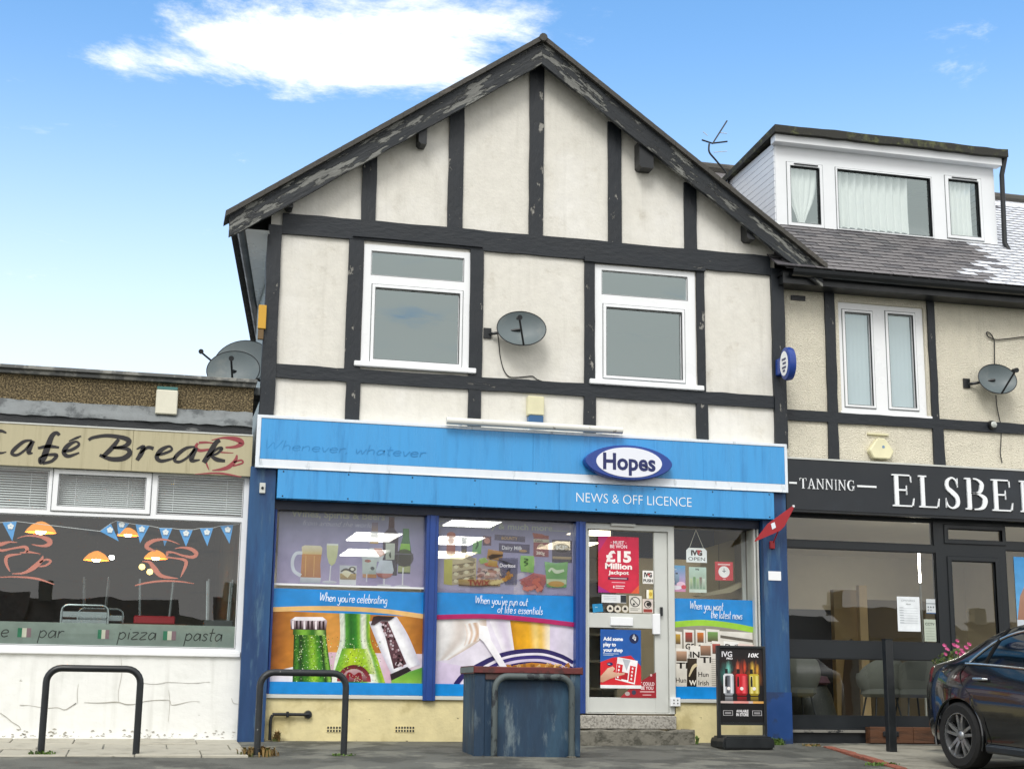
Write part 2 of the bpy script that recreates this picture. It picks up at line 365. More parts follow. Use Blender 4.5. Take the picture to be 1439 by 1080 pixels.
class Print:
    """flat print on a sheet standing at depth y: every ink area a polygon with its own colour, stacked a hair apart"""
    def __init__(s, x0, x1, z0, z1, y, step=0.00015):
        s.x0, s.x1, s.z0, s.z1, s.y, s.k, s.step = x0, x1, z0, z1, y, 0, step
        s.w = x1 - x0; s.h = z1 - z0; s.v = []; s.f = []; s.c = []
    def P(s, u, v): return (s.x0 + u * s.w, s.z1 - v * s.h)
    def raw(s, pts, cols, faces=None):
        y = s.y - s.k * s.step; s.k += 1; i = len(s.v)
        s.v += [(p[0], y, p[1]) for p in pts]
        if faces is None: faces = [tuple(range(len(pts)))]
        for f in faces:
            a = sum(pts[f[k]][0] * pts[f[(k + 1) % len(f)]][1] - pts[f[(k + 1) % len(f)]][0] * pts[f[k]][1] for k in range(len(f)))
            s.f.append(tuple(i + q for q in (f if a > 0 else f[::-1])))
        s.c += cols if isinstance(cols, list) else [cols] * len(pts)
    def poly(s, uv, col, col2=None, d='v'):
        c1 = hx(col); pts = [s.P(*q) for q in uv]
        if col2:
            c2 = hx(col2); ix = 1 if d == 'v' else 0; a = min(q[ix] for q in uv); b = max(q[ix] for q in uv)
            s.raw(pts, [tuple(c1[k] + (c2[k] - c1[k]) * (q[ix] - a) / (b - a + 1e-9) for k in range(3)) for q in uv])
        else: s.raw(pts, c1)
    def rect(s, u0, v0, u1, v1, col, col2=None, d='v'): s.poly([(u0, v0), (u1, v0), (u1, v1), (u0, v1)], col, col2, d)
    def tilt(s, u, v, w_, h_, ang, col, col2=None):
        a = rad(ang); ca, sa = math.cos(a), math.sin(a); q = s.w / s.h
        o = []
        for du, dv in ((-w_ / 2, -h_ / 2), (w_ / 2, -h_ / 2), (w_ / 2, h_ / 2), (-w_ / 2, h_ / 2)):
            X, Y = du * s.w, dv * s.h; o.append((u + (X * ca - Y * sa) / s.w, v + (X * sa + Y * ca) / s.h))
        s.poly(o, col, col2)
    def ell(s, u, v, ru, rv, col, col2=None, n=20, a0=0, a1=360):
        s.poly([(u + ru * math.cos(rad(a0 + (a1 - a0) * k / n)), v + rv * math.sin(rad(a0 + (a1 - a0) * k / n))) for k in range(n + (a1 - a0 < 360))], col, col2)
    def stroke(s, uvw, col, n=6, metres=False):
        q = [((*s.P(p[0], p[1]), p[2] * s.h)) for p in uvw] if not metres else uvw
        le, ri = ribbon(q, n); m = len(le)
        s.raw(le + ri, hx(col), [(k, k + 1, m + k + 1, m + k) for k in range(m - 1)])
    def grid(s, le, ri, stops, mottle=0.0, nu=14, nv=22, seed=1, vshade=None):
        """photographic shading: area between two edge curves, colours run across it (and down it by vshade)"""
        rnd = random.Random(seed); L_ = smoothpath(le, 8); R_ = smoothpath(ri, 8); st = [(a, hx(c)) for a, c in stops]
        def pick(Q, t): k = t * (len(Q) - 1); i = min(int(k), len(Q) - 2); f = k - i; return tuple(Q[i][a] + (Q[i + 1][a] - Q[i][a]) * f for a in (0, 1))
        pts, cols = [], []
        for j in range(nv + 1):
            a, b = pick(L_, j / nv), pick(R_, j / nv)
            for i in range(nu + 1):
                t = i / nu; pts.append(s.P(a[0] + (b[0] - a[0]) * t, a[1] + (b[1] - a[1]) * t)); k = 0
                while k < len(st) - 2 and t > st[k + 1][0]: k += 1
                f = (t - st[k][0]) / (st[k + 1][0] - st[k][0]); f = f * f * (3 - 2 * f); g = 1 + rnd.gauss(0, mottle)
                if vshade: g *= vshade[0] + (vshade[1] - vshade[0]) * j / nv
                cols.append(tuple(max(0, min(1, (st[k][1][c] + (st[k + 1][1][c] - st[k][1][c]) * f) * g)) for c in range(3)))
        n = nu + 1
        s.raw(pts, cols, [(j * n + i, j * n + i + 1, (j + 1) * n + i + 1, (j + 1) * n + i) for j in range(nv) for i in range(nu)])
    def glow(s, u, v, ru, rv, col, bg, n=28, lobes=0.0, seed=2):
        rnd = random.Random(seed); c1, c2 = hx(col), hx(bg); pts = [s.P(u, v)]; cols = [c1]
        for q in (0.5, 1.0):
            for k in range(n):
                a = 2 * math.pi * k / n; r = q * (1 + (rnd.uniform(-lobes, lobes) if q == 1 else 0)); pts.append(s.P(u + ru * r * math.cos(a), v + rv * r * math.sin(a))); f = 0.45 if q < 1 else 0.0
                cols.append(tuple(c2[c] + (c1[c] - c2[c]) * f for c in range(3)))
        s.raw(pts, cols, [(0, 1 + k, 1 + (k + 1) % n) for k in range(n)] + [(1 + k, 1 + n + k, 1 + n + (k + 1) % n, 1 + (k + 1) % n) for k in range(n)])
    def text(s, t, u, v, h, col, bold=0.0, align='l', shear=0.0, spacing=1.0, width=None):
        """u,v = baseline start, h = cap height as share of the sheet height"""
        vv, ff, wd = text_geo(t, bold, shear, spacing)
        if not vv: return
        H_ = h * s.h; sx_ = H_ if width is None else width * s.w / wd
        x, z = s.P(u, v)
        if align == 'c': x -= wd * sx_ / 2
        if align == 'r': x -= wd * sx_
        s.raw([(x + p[0] * sx_, z + p[1] * H_) for p in vv], hx(col), ff)
    def hand(s, t, u, v, h, col, width, slope=0.0, wt=0.075):
        tot = sum(HW[ch][0] for ch in t); sc = width * s.w / tot; H_ = h * s.h; x, z = s.P(u, v); x00 = x
        for ch in t:
            ad, st = HW[ch]
            for q in st: s.stroke([(x + (p[0] + p[1] * .12) * sc, z + p[1] * H_ + (x - x00) * slope, wt * H_) for p in q], col, 4, True)
            x += ad * sc
    def build(s, name, mat, parent=None):
        me = bpy.data.meshes.new(name); me.from_pydata(s.v, [], s.f)
        a = me.color_attributes.new('Col', 'FLOAT_COLOR', 'POINT')
        fl = []
        for c in s.c: fl += [c[0], c[1], c[2], 1.0]
        a.data.foreach_set('color', fl)
        me.materials.append(mat); me.update()
        return link(name, me, parent)

# ---------------------------------------------------------------- palette
m_render = M('cream_render', '#dbd8cf', 0.85, col2='#c0baad', scale=2.6, thr=(0.54, 0.80), var=0.07, vscale=9, bump=0.35, bscale=28, streak=0.10, col3='#e4e2dc', scale3=0.9, thr3=(0.45, 0.7))
m_rough = M('roughcast', '#e0dac8', 0.9, col2='#cfc7b0', scale=60, thr=(0.5, 0.7), var=0.07, vscale=5, bump=0.7, bscale=70, btype='voronoi', streak=0.07)
m_timber = M('black_timber_paint', '#181e25', 0.55, col2='#8b8983', scale=9, thr=(0.625, 0.67), stretch=(1, 1, 0.45), var=0.25, vscale=5, bump=0.6, bscale=22)
m_timber_h = M('black_beam_paint', '#181e25', 0.55, col2='#6f6d68', scale=9, thr=(0.655, 0.70), stretch=(0.35, 1, 1), var=0.25, vscale=5, bump=0.6, bscale=22)
m_barge = [M('peeling_bargeboard_paint_' + nm, '#1a1f24', 0.6, col2='#72736f', scale=11, thr=(0.515, 0.565), stretch=(0.26, 1, 1.4), rot=sg * rad(35), var=0.35, vscale=7, bump=0.9, bscale=25, col3='#33383c', scale3=4) for nm, sg in (('left', -1), ('right', 1))]
m_black = M('black_gloss_paint', '#15191d', 0.4, var=0.2, bump=0.08, bscale=30)
m_upvc = M('white_upvc', '#eceef0', 0.3, var=0.03, vscale=2)
m_blue = M('worn_blue_paint', '#1f4c78', 0.5, col2='#4a6b84', scale=5, thr=(0.54, 0.74), stretch=(1.4, 1, 0.25), var=0.18, vscale=7, bump=0.25, bscale=30, col3='#163a66', scale3=2, thr3=(0.45, 0.6))
m_blue_trim = M('blue_trim_paint', '#1b3f86', 0.4, var=0.15, vscale=6, bump=0.1, bscale=40)
m_cream_paint = M('cream_wall_paint', '#dccf9e', 0.75, col2='#6d6452', scale=8, thr=(0.655, 0.69), var=0.12, vscale=6, bump=0.5, bscale=18, col3='#c4b684', scale3=2.2, thr3=(0.5, 0.65))
m_white_wall = M('white_wall_paint', '#e6e7e4', 0.8, col2='#8f8b80', scale=9, thr=(0.69, 0.76), stretch=(1, 1, 1.3), var=0.05, vscale=3, bump=0.35, bscale=12, streak=0.14, col3='#d3d5d0', scale3=1.4, thr3=(0.5, 0.75))
m_pebble = M('pebble_dash', '#8c7c5c', 0.95, col2='#4d4331', scale=55, thr=(0.45, 0.6), var=0.25, vscale=4, bump=1.0, bscale=70, btype='voronoi')
m_lead = M('lead_flashing', '#767b7d', 0.6, col2='#4a4f52', scale=4, thr=(0.5, 0.65), var=0.25, vscale=7, bump=0.5, bscale=12)
m_asphalt = M('asphalt', '#5e5f59', 0.75, col2='#474843', scale=1.7, thr=(0.46, 0.60), var=0.22, vscale=26, bump=0.7, bscale=140, col3='#73736a', scale3=0.7, thr3=(0.52, 0.545))
m_slab = M('concrete_slab', '#aaa698', 0.7, col2='#8a867a', scale=5, thr=(0.5, 0.7), var=0.12, vscale=10, bump=0.2, bscale=60)
m_conc = M('step_concrete', '#77746a', 0.9, col2='#4f4e45', scale=9, thr=(0.45, 0.65), var=0.15, vscale=8, bump=0.7, bscale=40)
m_slate = M('roof_slate', '#6d6a6c', 0.5, var=0.22, vscale=9, bump=0.3, bscale=30)
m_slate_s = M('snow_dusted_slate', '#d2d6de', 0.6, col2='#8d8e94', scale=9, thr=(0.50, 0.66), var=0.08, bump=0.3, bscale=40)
m_tile = M('dark_roof_tile', '#45433f', 0.8, col2='#55504b', scale=3, thr=(0.55, 0.65), var=0.2, vscale=14, bump=0.5, bscale=30)
m_alu = M('grey_painted_aluminium', '#c9cbc6', 0.4, metal=0.0, var=0.06)
m_room = M('room_plaster', '#a3adad', 0.9, var=0.05)
m_dark_room = M('dark_room', '#3a3a38', 0.9, var=0.1)
m_glass = GLASS('window_glass', (0.88, 0.92, 0.91), 2.9, 0.0, (0.86, 1.0, 1.0))
m_glass2 = GLASS('shop_glass', (0.93, 0.96, 0.95), 1.5)
m_glass3 = GLASS('cafe_glass', (0.93, 0.96, 0.95), 1.75)
m_print = PRINT()

# ---------------------------------------------------------------- ground
def gz(y): return 0.05 + 0.05 * y
b = B()
xs = [-400, -60, -15, -8] + [-7 + 0.5 * k for k in range(45)] + [17, 30, 80, 400]
ys = [-300, -60, -28] + [-20 + 0.5 * k for k in range(40)] + [0.0, 0.6, 14, 60, 400]
def ground_z(x, y):
    if y > 0: return 0.05
    if y < -28: return gz(-28)
    return gz(y) + (0.012 * math.sin(x * 1.3 + y) * math.sin(y * 1.7 - x * 0.6) if -20 < y < -0.4 else 0)
for y in ys:
    for x in xs: b.v.append((x, y, ground_z(x, y)))
nx = len(xs)
for j in range(len(ys) - 1):
    for i in range(nx - 1): b.f.append((j * nx + i, j * nx + i + 1, (j + 1) * nx + i + 1, (j + 1) * nx + i))
structure(part('ground', b, m_asphalt, smooth='all'))
# wooded slope far across the road, met with in the window panes
b = B(); hn = 60
for k in range(hn + 1):
    x = -260 + 520 * k / hn
    t = 8.2 + 1.0 * math.sin(k * 0.55) + 0.6 * math.sin(k * 1.7 + 1) + random.uniform(-0.6, 0.6)
    b.v += [(x, -95, -3), (x, -110, t * 0.7), (x, -130, t), (x, -170, t + 2)]
for k in range(hn):
    for q in range(3): b.f.append((k * 4 + q, k * 4 + q + 1, (k + 1) * 4 + q + 1, (k + 1) * 4 + q))
structure(part('hill', b, M('wooded_hillside', '#6f6752', 0.95, col2='#3f4030', scale=0.12, thr=(0.4, 0.6), var=0.35, vscale=0.35), smooth='all'))

# paving in front of the cafe: single slabs
pv = structure(part('paving', B().box(-3.6, 1.03, -1.86, -0.02, -0.3, -0.06), m_conc))
edges = [-1.86, -1.22, -0.60, -0.02]
for j in range(3):
    x = -3.6 + (0.3 if j % 2 else 0)
    while x < 1.0:
        x1 = min(x + 0.6, 1.03)
        if x1 - x > 0.1:
            y0, y1 = edges[j] + 0.006, edges[j + 1] - 0.006
            t = random.uniform(-0.004, 0.004); bb = B()
            bb.v = [(a, y, gz(y) + 0.016 + t + (random.uniform(-.003, .003) if zt else 0) - (0 if zt else 0.09)) for zt in (0, 1) for y in (y0, y1) for a in (x + 0.005, x1 - 0.005)]
            bb.f = [(0, 2, 3, 1), (4, 5, 7, 6), (0, 1, 5, 4), (2, 6, 7, 3), (0, 4, 6, 2), (1, 3, 7, 5)]
            part('slab', bb, m_slab, pv, bevel=0.006)
        x = x1
# salon forecourt: pale concrete with a red brick edging
fc = structure(part('forecourt', B().poly([(7.50, -0.60, gz(-0.60) + 0.006), (7.17, -2.46, gz(-2.46) + 0.006), (7.17, -5.5, gz(-5.5) + 0.006), (13.5, -5.5, gz(-5.5) + 0.006), (13.5, 0.4, gz(0) + 0.006), (7.40, 0.4, gz(0) + 0.006)]),
                    M('pale_concrete', '#8f8c80', 0.85, col2='#6e6b60', scale=2.5, thr=(0.45, 0.7), var=0.15, vscale=14, bump=0.4, bscale=90)))
be = structure(part('brick_edging', B().box(7.1, 7.2, -2.6, -2.5, -0.3, -0.2), m_conc))
m_brick = M('red_brick', '#8d5240', 0.85, col2='#6f4436', scale=20, thr=(0.45, 0.65), var=0.2, vscale=9, bump=0.4, bscale=60)
A, E_ = Vector((7.46, -0.55, 0)), Vector((7.06, -2.95, 0)); nb = 11
for k in range(nb):
    p = A.lerp(E_, (k + 0.03) / nb); q = A.lerp(E_, (k + 0.97) / nb); s_ = Vector((0.105, -0.018, 0)); t = random.uniform(0.012, 0.024)
    bb = B(); bb.v = [(c.x, c.y, gz(c.y) + h) for h in (-0.08, t) for c in (p, p + s_, q, q + s_)]
    bb.f = [(0, 1, 3, 2), (4, 6, 7, 5), (0, 4, 5, 1), (2, 3, 7, 6), (0, 2, 6, 4), (1, 5, 7, 3)]
    part('brick', bb, m_brick, be, bevel=0.006)

# ---------------------------------------------------------------- building helpers
def wall(b, x0, x1, z0, z1, y0, y1, holes):
    """front sheet at y0 with openings and their reveals back to y1"""
    xs = sorted({x0, x1, *[h[0] for h in holes], *[h[1] for h in holes]}); zs = sorted({z0, z1, *[h[2] for h in holes], *[h[3] for h in holes]})
    for i in range(len(xs) - 1):
        for j in range(len(zs) - 1):
            cx, cz = (xs[i] + xs[i + 1]) / 2, (zs[j] + zs[j + 1]) / 2
            if any(h[0] < cx < h[1] and h[2] < cz < h[3] for h in holes): continue
            b.poly([(xs[i], y0, zs[j]), (xs[i + 1], y0, zs[j]), (xs[i + 1], y0, zs[j + 1]), (xs[i], y0, zs[j + 1])])
    for h in holes:
        b.poly([(h[0], y0, h[2]), (h[0], y0, h[3]), (h[0], y1, h[3]), (h[0], y1, h[2])])
        b.poly([(h[1], y0, h[3]), (h[1], y0, h[2]), (h[1], y1, h[2]), (h[1], y1, h[3])])
        b.poly([(h[0], y0, h[3]), (h[1], y0, h[3]), (h[1], y1, h[3]), (h[0], y1, h[3])])
        b.poly([(h[1], y0, h[2]), (h[0], y0, h[2]), (h[0], y1, h[2]), (h[1], y1, h[2])])
    return b
def room(name, parent, x0, x1, y0, y1, z0, z1, mat):
    b = B()
    b.poly([(x0, y0, z0), (x1, y0, z0), (x1, y1, z0), (x0, y1, z0)]); b.poly([(x0, y0, z1), (x0, y1, z1), (x1, y1, z1), (x1, y0, z1)])
    b.poly([(x0, y1, z0), (x1, y1, z0), (x1, y1, z1), (x0, y1, z1)]); b.poly([(x0, y0, z0), (x0, y1, z0), (x0, y1, z1), (x0, y0, z1)])
    b.poly([(x1, y0, z0), (x1, y0, z1), (x1, y1, z1), (x1, y1, z0)])
    return part(name, b, mat, parent)
m_gasket = M('rubber_gasket', '#6d7274', 0.6, var=0.1)
m_clad_ = M('white_cladding', '#e6e9ec', 0.4, var=0.03)
def window(parent, o, lights, y, fmat, gmat, sill=None, depth=0.07, name='window', bev=0.006):
    """o = outer rect, lights = list of (glass rect, sash) ; sash 0 fixed, >0 width of a raised opening frame"""
    b = B(); xs = sorted({o[0], o[1], *[v for l, s in lights for v in (l[0] - s, l[1] + s)]}); zs = sorted({o[2], o[3], *[v for l, s in lights for v in (l[2] - s, l[3] + s)]})
    rr = [(l[0] - s, l[1] + s, l[2] - s, l[3] + s) for l, s in lights]
    for i in range(len(xs) - 1):
        for j in range(len(zs) - 1):
            cx, cz = (xs[i] + xs[i + 1]) / 2, (zs[j] + zs[j + 1]) / 2
            if any(r[0] < cx < r[1] and r[2] < cz < r[3] for r in rr): continue
            b.poly([(xs[i], y, zs[j]), (xs[i + 1], y, zs[j]), (xs[i + 1], y, zs[j + 1]), (xs[i], y, zs[j + 1])])
    for r in rr:
        for p, q in (((r[0], r[2]), (r[0], r[3])), ((r[1], r[3]), (r[1], r[2])), ((r[0], r[3]), (r[1], r[3])), ((r[1], r[2]), (r[0], r[2]))):
            b.poly([(p[0], y, p[1]), (q[0], y, q[1]), (q[0], y + depth, q[1]), (p[0], y + depth, p[1])])
    for p, q in (((o[0], o[3]), (o[0], o[2])), ((o[1], o[2]), (o[1], o[3])), ((o[1], o[3]), (o[0], o[3])), ((o[0], o[2]), (o[1], o[2]))):
        b.poly([(p[0], y, p[1]), (q[0], y, q[1]), (q[0], y + depth, q[1]), (p[0], y + depth, p[1])])
    w_ = part(name, b, fmat, parent, weld=True, bevel=bev * 0.6)
    for l, s in lights:
        if s > 0: part('gasket', B().ring((l[0] - s - .013, l[1] + s + .013, l[2] - s - .013, l[3] + s + .013), (l[0] - s, l[1] + s, l[2] - s, l[3] + s), y - 0.0015, y + 0.02), (m_black if fmat is not m_upvc and fmat is not m_clad_ else m_gasket), w_)
        part('gasket', B().ring((l[0] - .006, l[1] + .006, l[2] - .006, l[3] + .006), l, y - (0.0195 if s > 0 else 0.0015), y + 0.02), (m_black if fmat is not m_upvc and fmat is not m_clad_ else m_gasket), w_)
        if s > 0: part('sash', B().ring((l[0] - s - .004, l[1] + s + .004, l[2] - s - .004, l[3] + s + .004), l, y - 0.018, y + 0.03), fmat, w_, bevel=bev)
        bead = 0.006 if fmat is m_upvc or fmat is m_clad_ else 0.012
        part('glazing_bead', B().ring((l[0] - .002, l[1] + .002, l[2] - .002, l[3] + .002), (l[0] + bead, l[1] - bead, l[2] + bead, l[3] - bead), y + 0.012, y + 0.04), m_black if fmat is not m_upvc else fmat, w_)
        part('pane', B().poly([(l[0], y + 0.026, l[2]), (l[1], y + 0.026, l[2]), (l[1], y + 0.026, l[3]), (l[0], y + 0.026, l[3])]), gmat, w_)
    if sill: part('sill', B().box(sill[0], sill[1], y - 0.055, y + 0.02, sill[2], sill[3]), fmat, w_, bevel=0.008)
    return w_

# ---------------------------------------------------------------- half-timbered shop house
HX0, HX1 = 1.13, 7.28
SZ0, SZ1 = 2.923, 3.503
house = thing('shop_house', 'black and cream half-timbered gabled house above a blue newsagent shopfront', 'house', (4.2, 0, 0.05))
W1 = (2.198,3.471,4.153,5.594); W2 = (4.963,6.227,4.123,5.585)
bw = B(); wall(bw, HX0, HX1, 2.5, 5.62, 0.0, 0.12, [W1, W2])
gl_ = 0.69
gx = 4.23; gt = 8.12
bw.poly([(HX0, 0, 5.62), (HX1, 0, 5.62), (HX1, 0, gt - (HX1 - gx) * 0.707), (gx, 0, gt), (HX0, 0, gt - (gx - HX0) * 0.707)])
SK = 0.115 * 9
bw.poly([(HX0, 0, 2.5), (HX0, 0, 5.62), (HX0 + SK, 9, 5.62), (HX0 + SK, 9, 2.5)]); bw.poly([(HX1, 0, 2.5), (HX1, 9, 2.5), (HX1, 9, 5.62), (HX1, 0, 5.62)])
bw.poly([(HX0 + SK, 9, 0), (HX1, 9, 0), (HX1, 9, 5.62), (gx, 9, gt), (HX0 + SK, 9, 5.62)])
part('wall', bw, m_render, house)
part('side_wall', B().poly([(HX0, 0.16, 0), (HX0, 0.16, 2.5), (HX0 + SK, 9, 2.5), (HX0 + SK, 9, 0)]), m_render, house)
room('upper_room', house, HX0 + 0.1, HX1 - 0.1, 0.121, 3.2, 3.3, 5.6, m_room)
yT = -0.035
def tim(r, name='timber', j=0.004, mat=None, y=yT):
    x0, x1, z0, z1 = r; h = (x1 - x0) > (z1 - z0)
    return part(name, B().beam(x0, x1, z0, z1, y, 0.05, j), mat or (m_timber_h if h else m_timber), house)
ub = (1.177,7.219,5.633,5.873)
mb = (1.209,7.19,3.966,4.116)
cpl = (1.095, 1.255); cpr = (7.214,7.379,4.62,5.234)
tim((cpl[0], cpl[1], SZ1 - 0.02, 5.72), 'corner_post', 0.006, y=-0.05)
tim((cpr[0], cpr[1], SZ1 - 0.02, 5.72), 'corner_post', 0.006, y=-0.05)
UZ0, UZ1 = 5.36, 5.62
tim((cpl[1], cpr[0], ub[2], ub[3]), 'tie_beam', 0.006)
tim((cpl[1], cpr[0], mb[2], mb[3]), 'sill_beam', 0.006)
for q in ((2.018,2.192,4.145,5.551), (3.443,3.602,4.154,5.529), (4.833,4.96,4.114,5.489), (6.244,6.344,4.132,5.517)):
    tim((q[0], q[1], mb[3] - 0.004, ub[2] + 0.004), 'stud', y=-0.032)
for q in ((2.045,2.201,3.655,3.768), (3.446,3.597,3.696,3.77), (4.826,4.969,3.691,3.768), (6.221,6.368,3.685,3.763)):
    tim((q[0], q[1], SZ1 - 0.02, mb[2] + 0.004), 'stud', y=-0.032)
for q in ((2.056,3.584,5.663,5.665), (4.825,6.351,5.6,5.666)):
    tim(q, 'window_head', 0.003, y=-0.06)
for q, tz in (((4.141,4.317,5.973,7.028), 7.95), ((3.16,3.339,5.884,6.923), 7.25), ((2.146,2.313,5.962,6.379), 6.4), ((5.128,5.296,5.973,6.677), 7.25), ((6.1,6.26,5.923,6.317), 6.45)):
    c_ = (q[0] + q[1]) / 2
    tim((q[0], q[1], ub[3] - 0.004, gt - abs(c_ - gx) * 0.707 - 0.02), 'gable_stud', y=-0.032)
# roof
def slope(side, o, z_off=0.0):
    return gx + side * o, 8.2486 + z_off - o * 0.707
yF = -0.24
for side in (-1, 1):
    e = 3.575
    top0 = (gx, 8.2486); top1 = (gx + side * e, 8.2486 - e * 0.707)
    low1 = (gx + side * (e - 0.14), 7.9616 - (e - 0.14) * 0.701); low0 = (gx, 7.9616)
    end = (gx + side * (e + 0.005), 8.2486 - e * 0.707 - 0.24)
    # barge board with wandering, split edges
    n = 22; bb = B(); i0 = 0
    for k in range(n + 1):
        t = k / n; j = lambda: random.uniform(-0.006, 0.006)
        x = gx + side * e * t
        zt = 8.2486 - e * t * 0.707 + j(); zb = 7.9616 - min(e * t, e - 0.10) * 0.701 + j()
        if k == n: zb = zt - 0.25
        f = yF + random.uniform(-0.003, 0.003)
        bb.v += [(x, f, zt), (x, f, zb), (x, yF + 0.05, zb), (x, yF + 0.05, zt)]
    for k in range(n):
        for q in range(4):
            w_ = (q + 1) % 4; bb.f.append((k * 4 + q, (k + 1) * 4 + q, (k + 1) * 4 + w_, k * 4 + w_))
    bb.f.append((3, 2, 1, 0)); bb.f.append((n * 4, n * 4 + 1, n * 4 + 2, n * 4 + 3))
    part('bargeboard', bb, m_barge[0 if side < 0 else 1], house, weld=True)
    # soffit and roof sheet
    d = (0.816 * side, -0.577)
    bb = B(); x1, z1 = gx + side * (e + 0.03), 8.2486 - (e + 0.03) * 0.707
    bb.v = [(gx, y, 8.2486 + t) for y in (yF - 0.04, 9.2) for t in (0.006, 0.07)] + [(x1 + (1.09 if side < 0 and y > 1 else 0), y, z1 + t) for y in (yF - 0.04, 9.2) for t in (0.006, 0.07)]
    bb.f = [(0, 1, 5, 4), (2, 6, 7, 3), (1, 3, 7, 5), (0, 4, 6, 2), (4, 5, 7, 6)]
    rf = part('roof', bb, m_tile, house, weld=True)
    # verge tiles, one lapped over the next
    nt_ = 26
    for k in range(nt_):
        o0 = (e + 0.05) * (k + 1) / nt_ - 0.002; o1 = (e + 0.05) * k / nt_; q = B()
        for o, lift in ((o0, 0.068), (max(o1, 0), 0.066)):
            x, z = gx + side * o, 8.2486 - o * 0.707
            q.v += [(x, yF - 0.055, z + lift), (x, 0.2, z + lift), (x, 0.2, z + lift - 0.03), (x, yF - 0.055, z + lift - 0.066)]
        q.f = [(0, 1, 5, 4), (3, 7, 6, 2), (0, 4, 7, 3), (1, 2, 6, 5), (0, 3, 2, 1), (4, 5, 6, 7)]
        part('verge_tile', q, m_tile, rf)
    bb = B(); bb.v = [(gx, yF + 0.05, 8.11), (gx, 0.0, 8.11), (gx + side * 3.42, 0.0, 8.11 - 3.42 * 0.707), (gx + side * 3.42, yF + 0.05, 8.11 - 3.42 * 0.707)]
    bb.f = [(0, 1, 2, 3)]; part('verge_soffit', bb, m_black, house)
    # eaves: soffit and gutter running back
    xe = gx + side * (e - (0.15 if side < 0 else 0.02)); ze = 5.60
    sk = 1.07 if side < 0 else 0.0; y0_ = yF + 0.06
    hx_w = HX0 - 0.03 if side < 0 else HX1
    part('eaves_soffit', B().poly([(xe, y0_, ze), (hx_w, y0_, ze), (hx_w + sk, 9, ze), (xe + sk, 9, ze)]), m_upvc if side < 0 else m_black, house)
    gp = B()
    for y in (y0_ + 0.01, 9):
        gp.v += [(xe + (sk if y > 1 else 0) + side * (0.02 + 0.055 * math.cos(a)), y, ze + 0.03 + 0.06 * math.sin(a)) for a in [math.pi * (1 + k / 6) for k in range(7)]]
    gp.f = [(k, k + 1, 8 + k, 7 + k) for k in range(6)] + [tuple(range(6, -1, -1))]
    part('gutter', gp, m_black, house)
part('ridge_tile', B().tube([(gx, yF - 0.07, 8.275), (gx, 9.2, 8.275)], 0.05, 10), m_tile, house)
for q in ((2.765,2.862,6.811,6.986), (5.472,5.652,6.799,7.035), (1.27,1.352,5.894,5.954), (6.845,6.954,6.016,6.133)):
    x0, x1, z0, z1 = q
    part('purlin_end', B().prism([(x0, z1 + 0.1), (x0, z0 + 0.03), (x0 + 0.03, z0), (x1, z0), (x1, z1 + 0.1)], -0.19, 0.02), m_black, house)
# upstairs windows
for o, t_, l_, sl in ((W1, (2.287,3.367,5.239,5.517), (2.342,3.323,4.252,5.084), (2.121,3.526,4.11,4.118)), (W2, (5.052,6.13,5.228,5.517), (5.104,6.048,4.242,5.065), (4.887,6.311,4.095,4.096))):
    zm = (t_[2] + l_[3]) / 2
    window(house, (o[0], o[1], o[2] + 0.06, o[3]), [((t_[0], t_[1], t_[2], t_[3]), 0), ((l_[0], l_[1], l_[2], l_[3]), 0.034)], -0.012, m_upvc, m_glass, (sl[0], sl[1], o[2] - 0.005, o[2] + 0.055))
part('paper_strip', B().box(*(2.346,2.552,4.245,4.281)[:2], 0.06, 0.07, 3.86, 3.92), m_upvc, house)
# shopfront
PL = (1.032,1.453,0.07,2.809); PR = (6.965,7.285,0.049,1.523)
px0, px1 = 1.035, 1.30
part('pilaster', B().beam(1.03, 1.305, 0.03, SZ0 + 0.02, -0.12, 0.3, 0.003, 0.4), m_blue, house)
PRX0, PRX1 = 6.985, 7.285
part('pilaster', B().beam(PRX0, PRX1, 0.03, SZ0 + 0.02, -0.13, 0.3, 0.003, 0.4), m_blue, house)
part('pilaster_base', B().box(PRX0 - 0.006, PRX1 + 0.006, -0.138, 0.2, 0.02, 0.62), M('blue_plinth_paint', '#18417c', 0.45, col2='#1d3358', scale=3, thr=(0.5, 0.6), var=0.15), house)
part('lintel', B().box(1.31, 6.98, -0.04, 0.3, 2.50, 2.99), M('navy_lintel', '#121c33', 0.5, var=0.15), house)
GY = 0.06
SR = 0.535                                   # top of the stall riser
sr = B(); wall(sr, 1.31, 4.865, 0.0, SR - 0.05, -0.0, 0.1, [])
part('stall_riser', B().box(1.31, 4.70, 0.0, 0.3, -0.05, SR - 0.045), m_cream_paint, house)
part('stall_riser', B().box(5.915, 6.98, 0.0, 0.3, -0.05, SR - 0.045), m_cream_paint, house)
part('window_sill', B().box(1.31, 4.74, -0.03, 0.2, SR - 0.045, SR - 0.005), m_alu, house, bevel=0.005)
part('window_sill', B().box(5.92, 6.95, -0.03, 0.2, SR - 0.045, SR - 0.005), m_alu, house, bevel=0.005)
for q in ((1.97,2.19,0.141,0.206), (2.708,2.924,0.145,0.211)):
    av = part('air_brick', B().box(q[0], q[1], -0.006, 0.02, q[2], q[3]), m_cream_paint, house)
    for r_ in range(2):
        for k in range(7):
            x = q[0] + (k + 0.5) * (q[1] - q[0]) / 7; z = q[2] + (r_ + 0.5) * (q[3] - q[2]) / 2
            part('hole', B().box(x - 0.009, x + 0.009, -0.0075, 0.01, z - 0.011, z + 0.011), m_black, av)
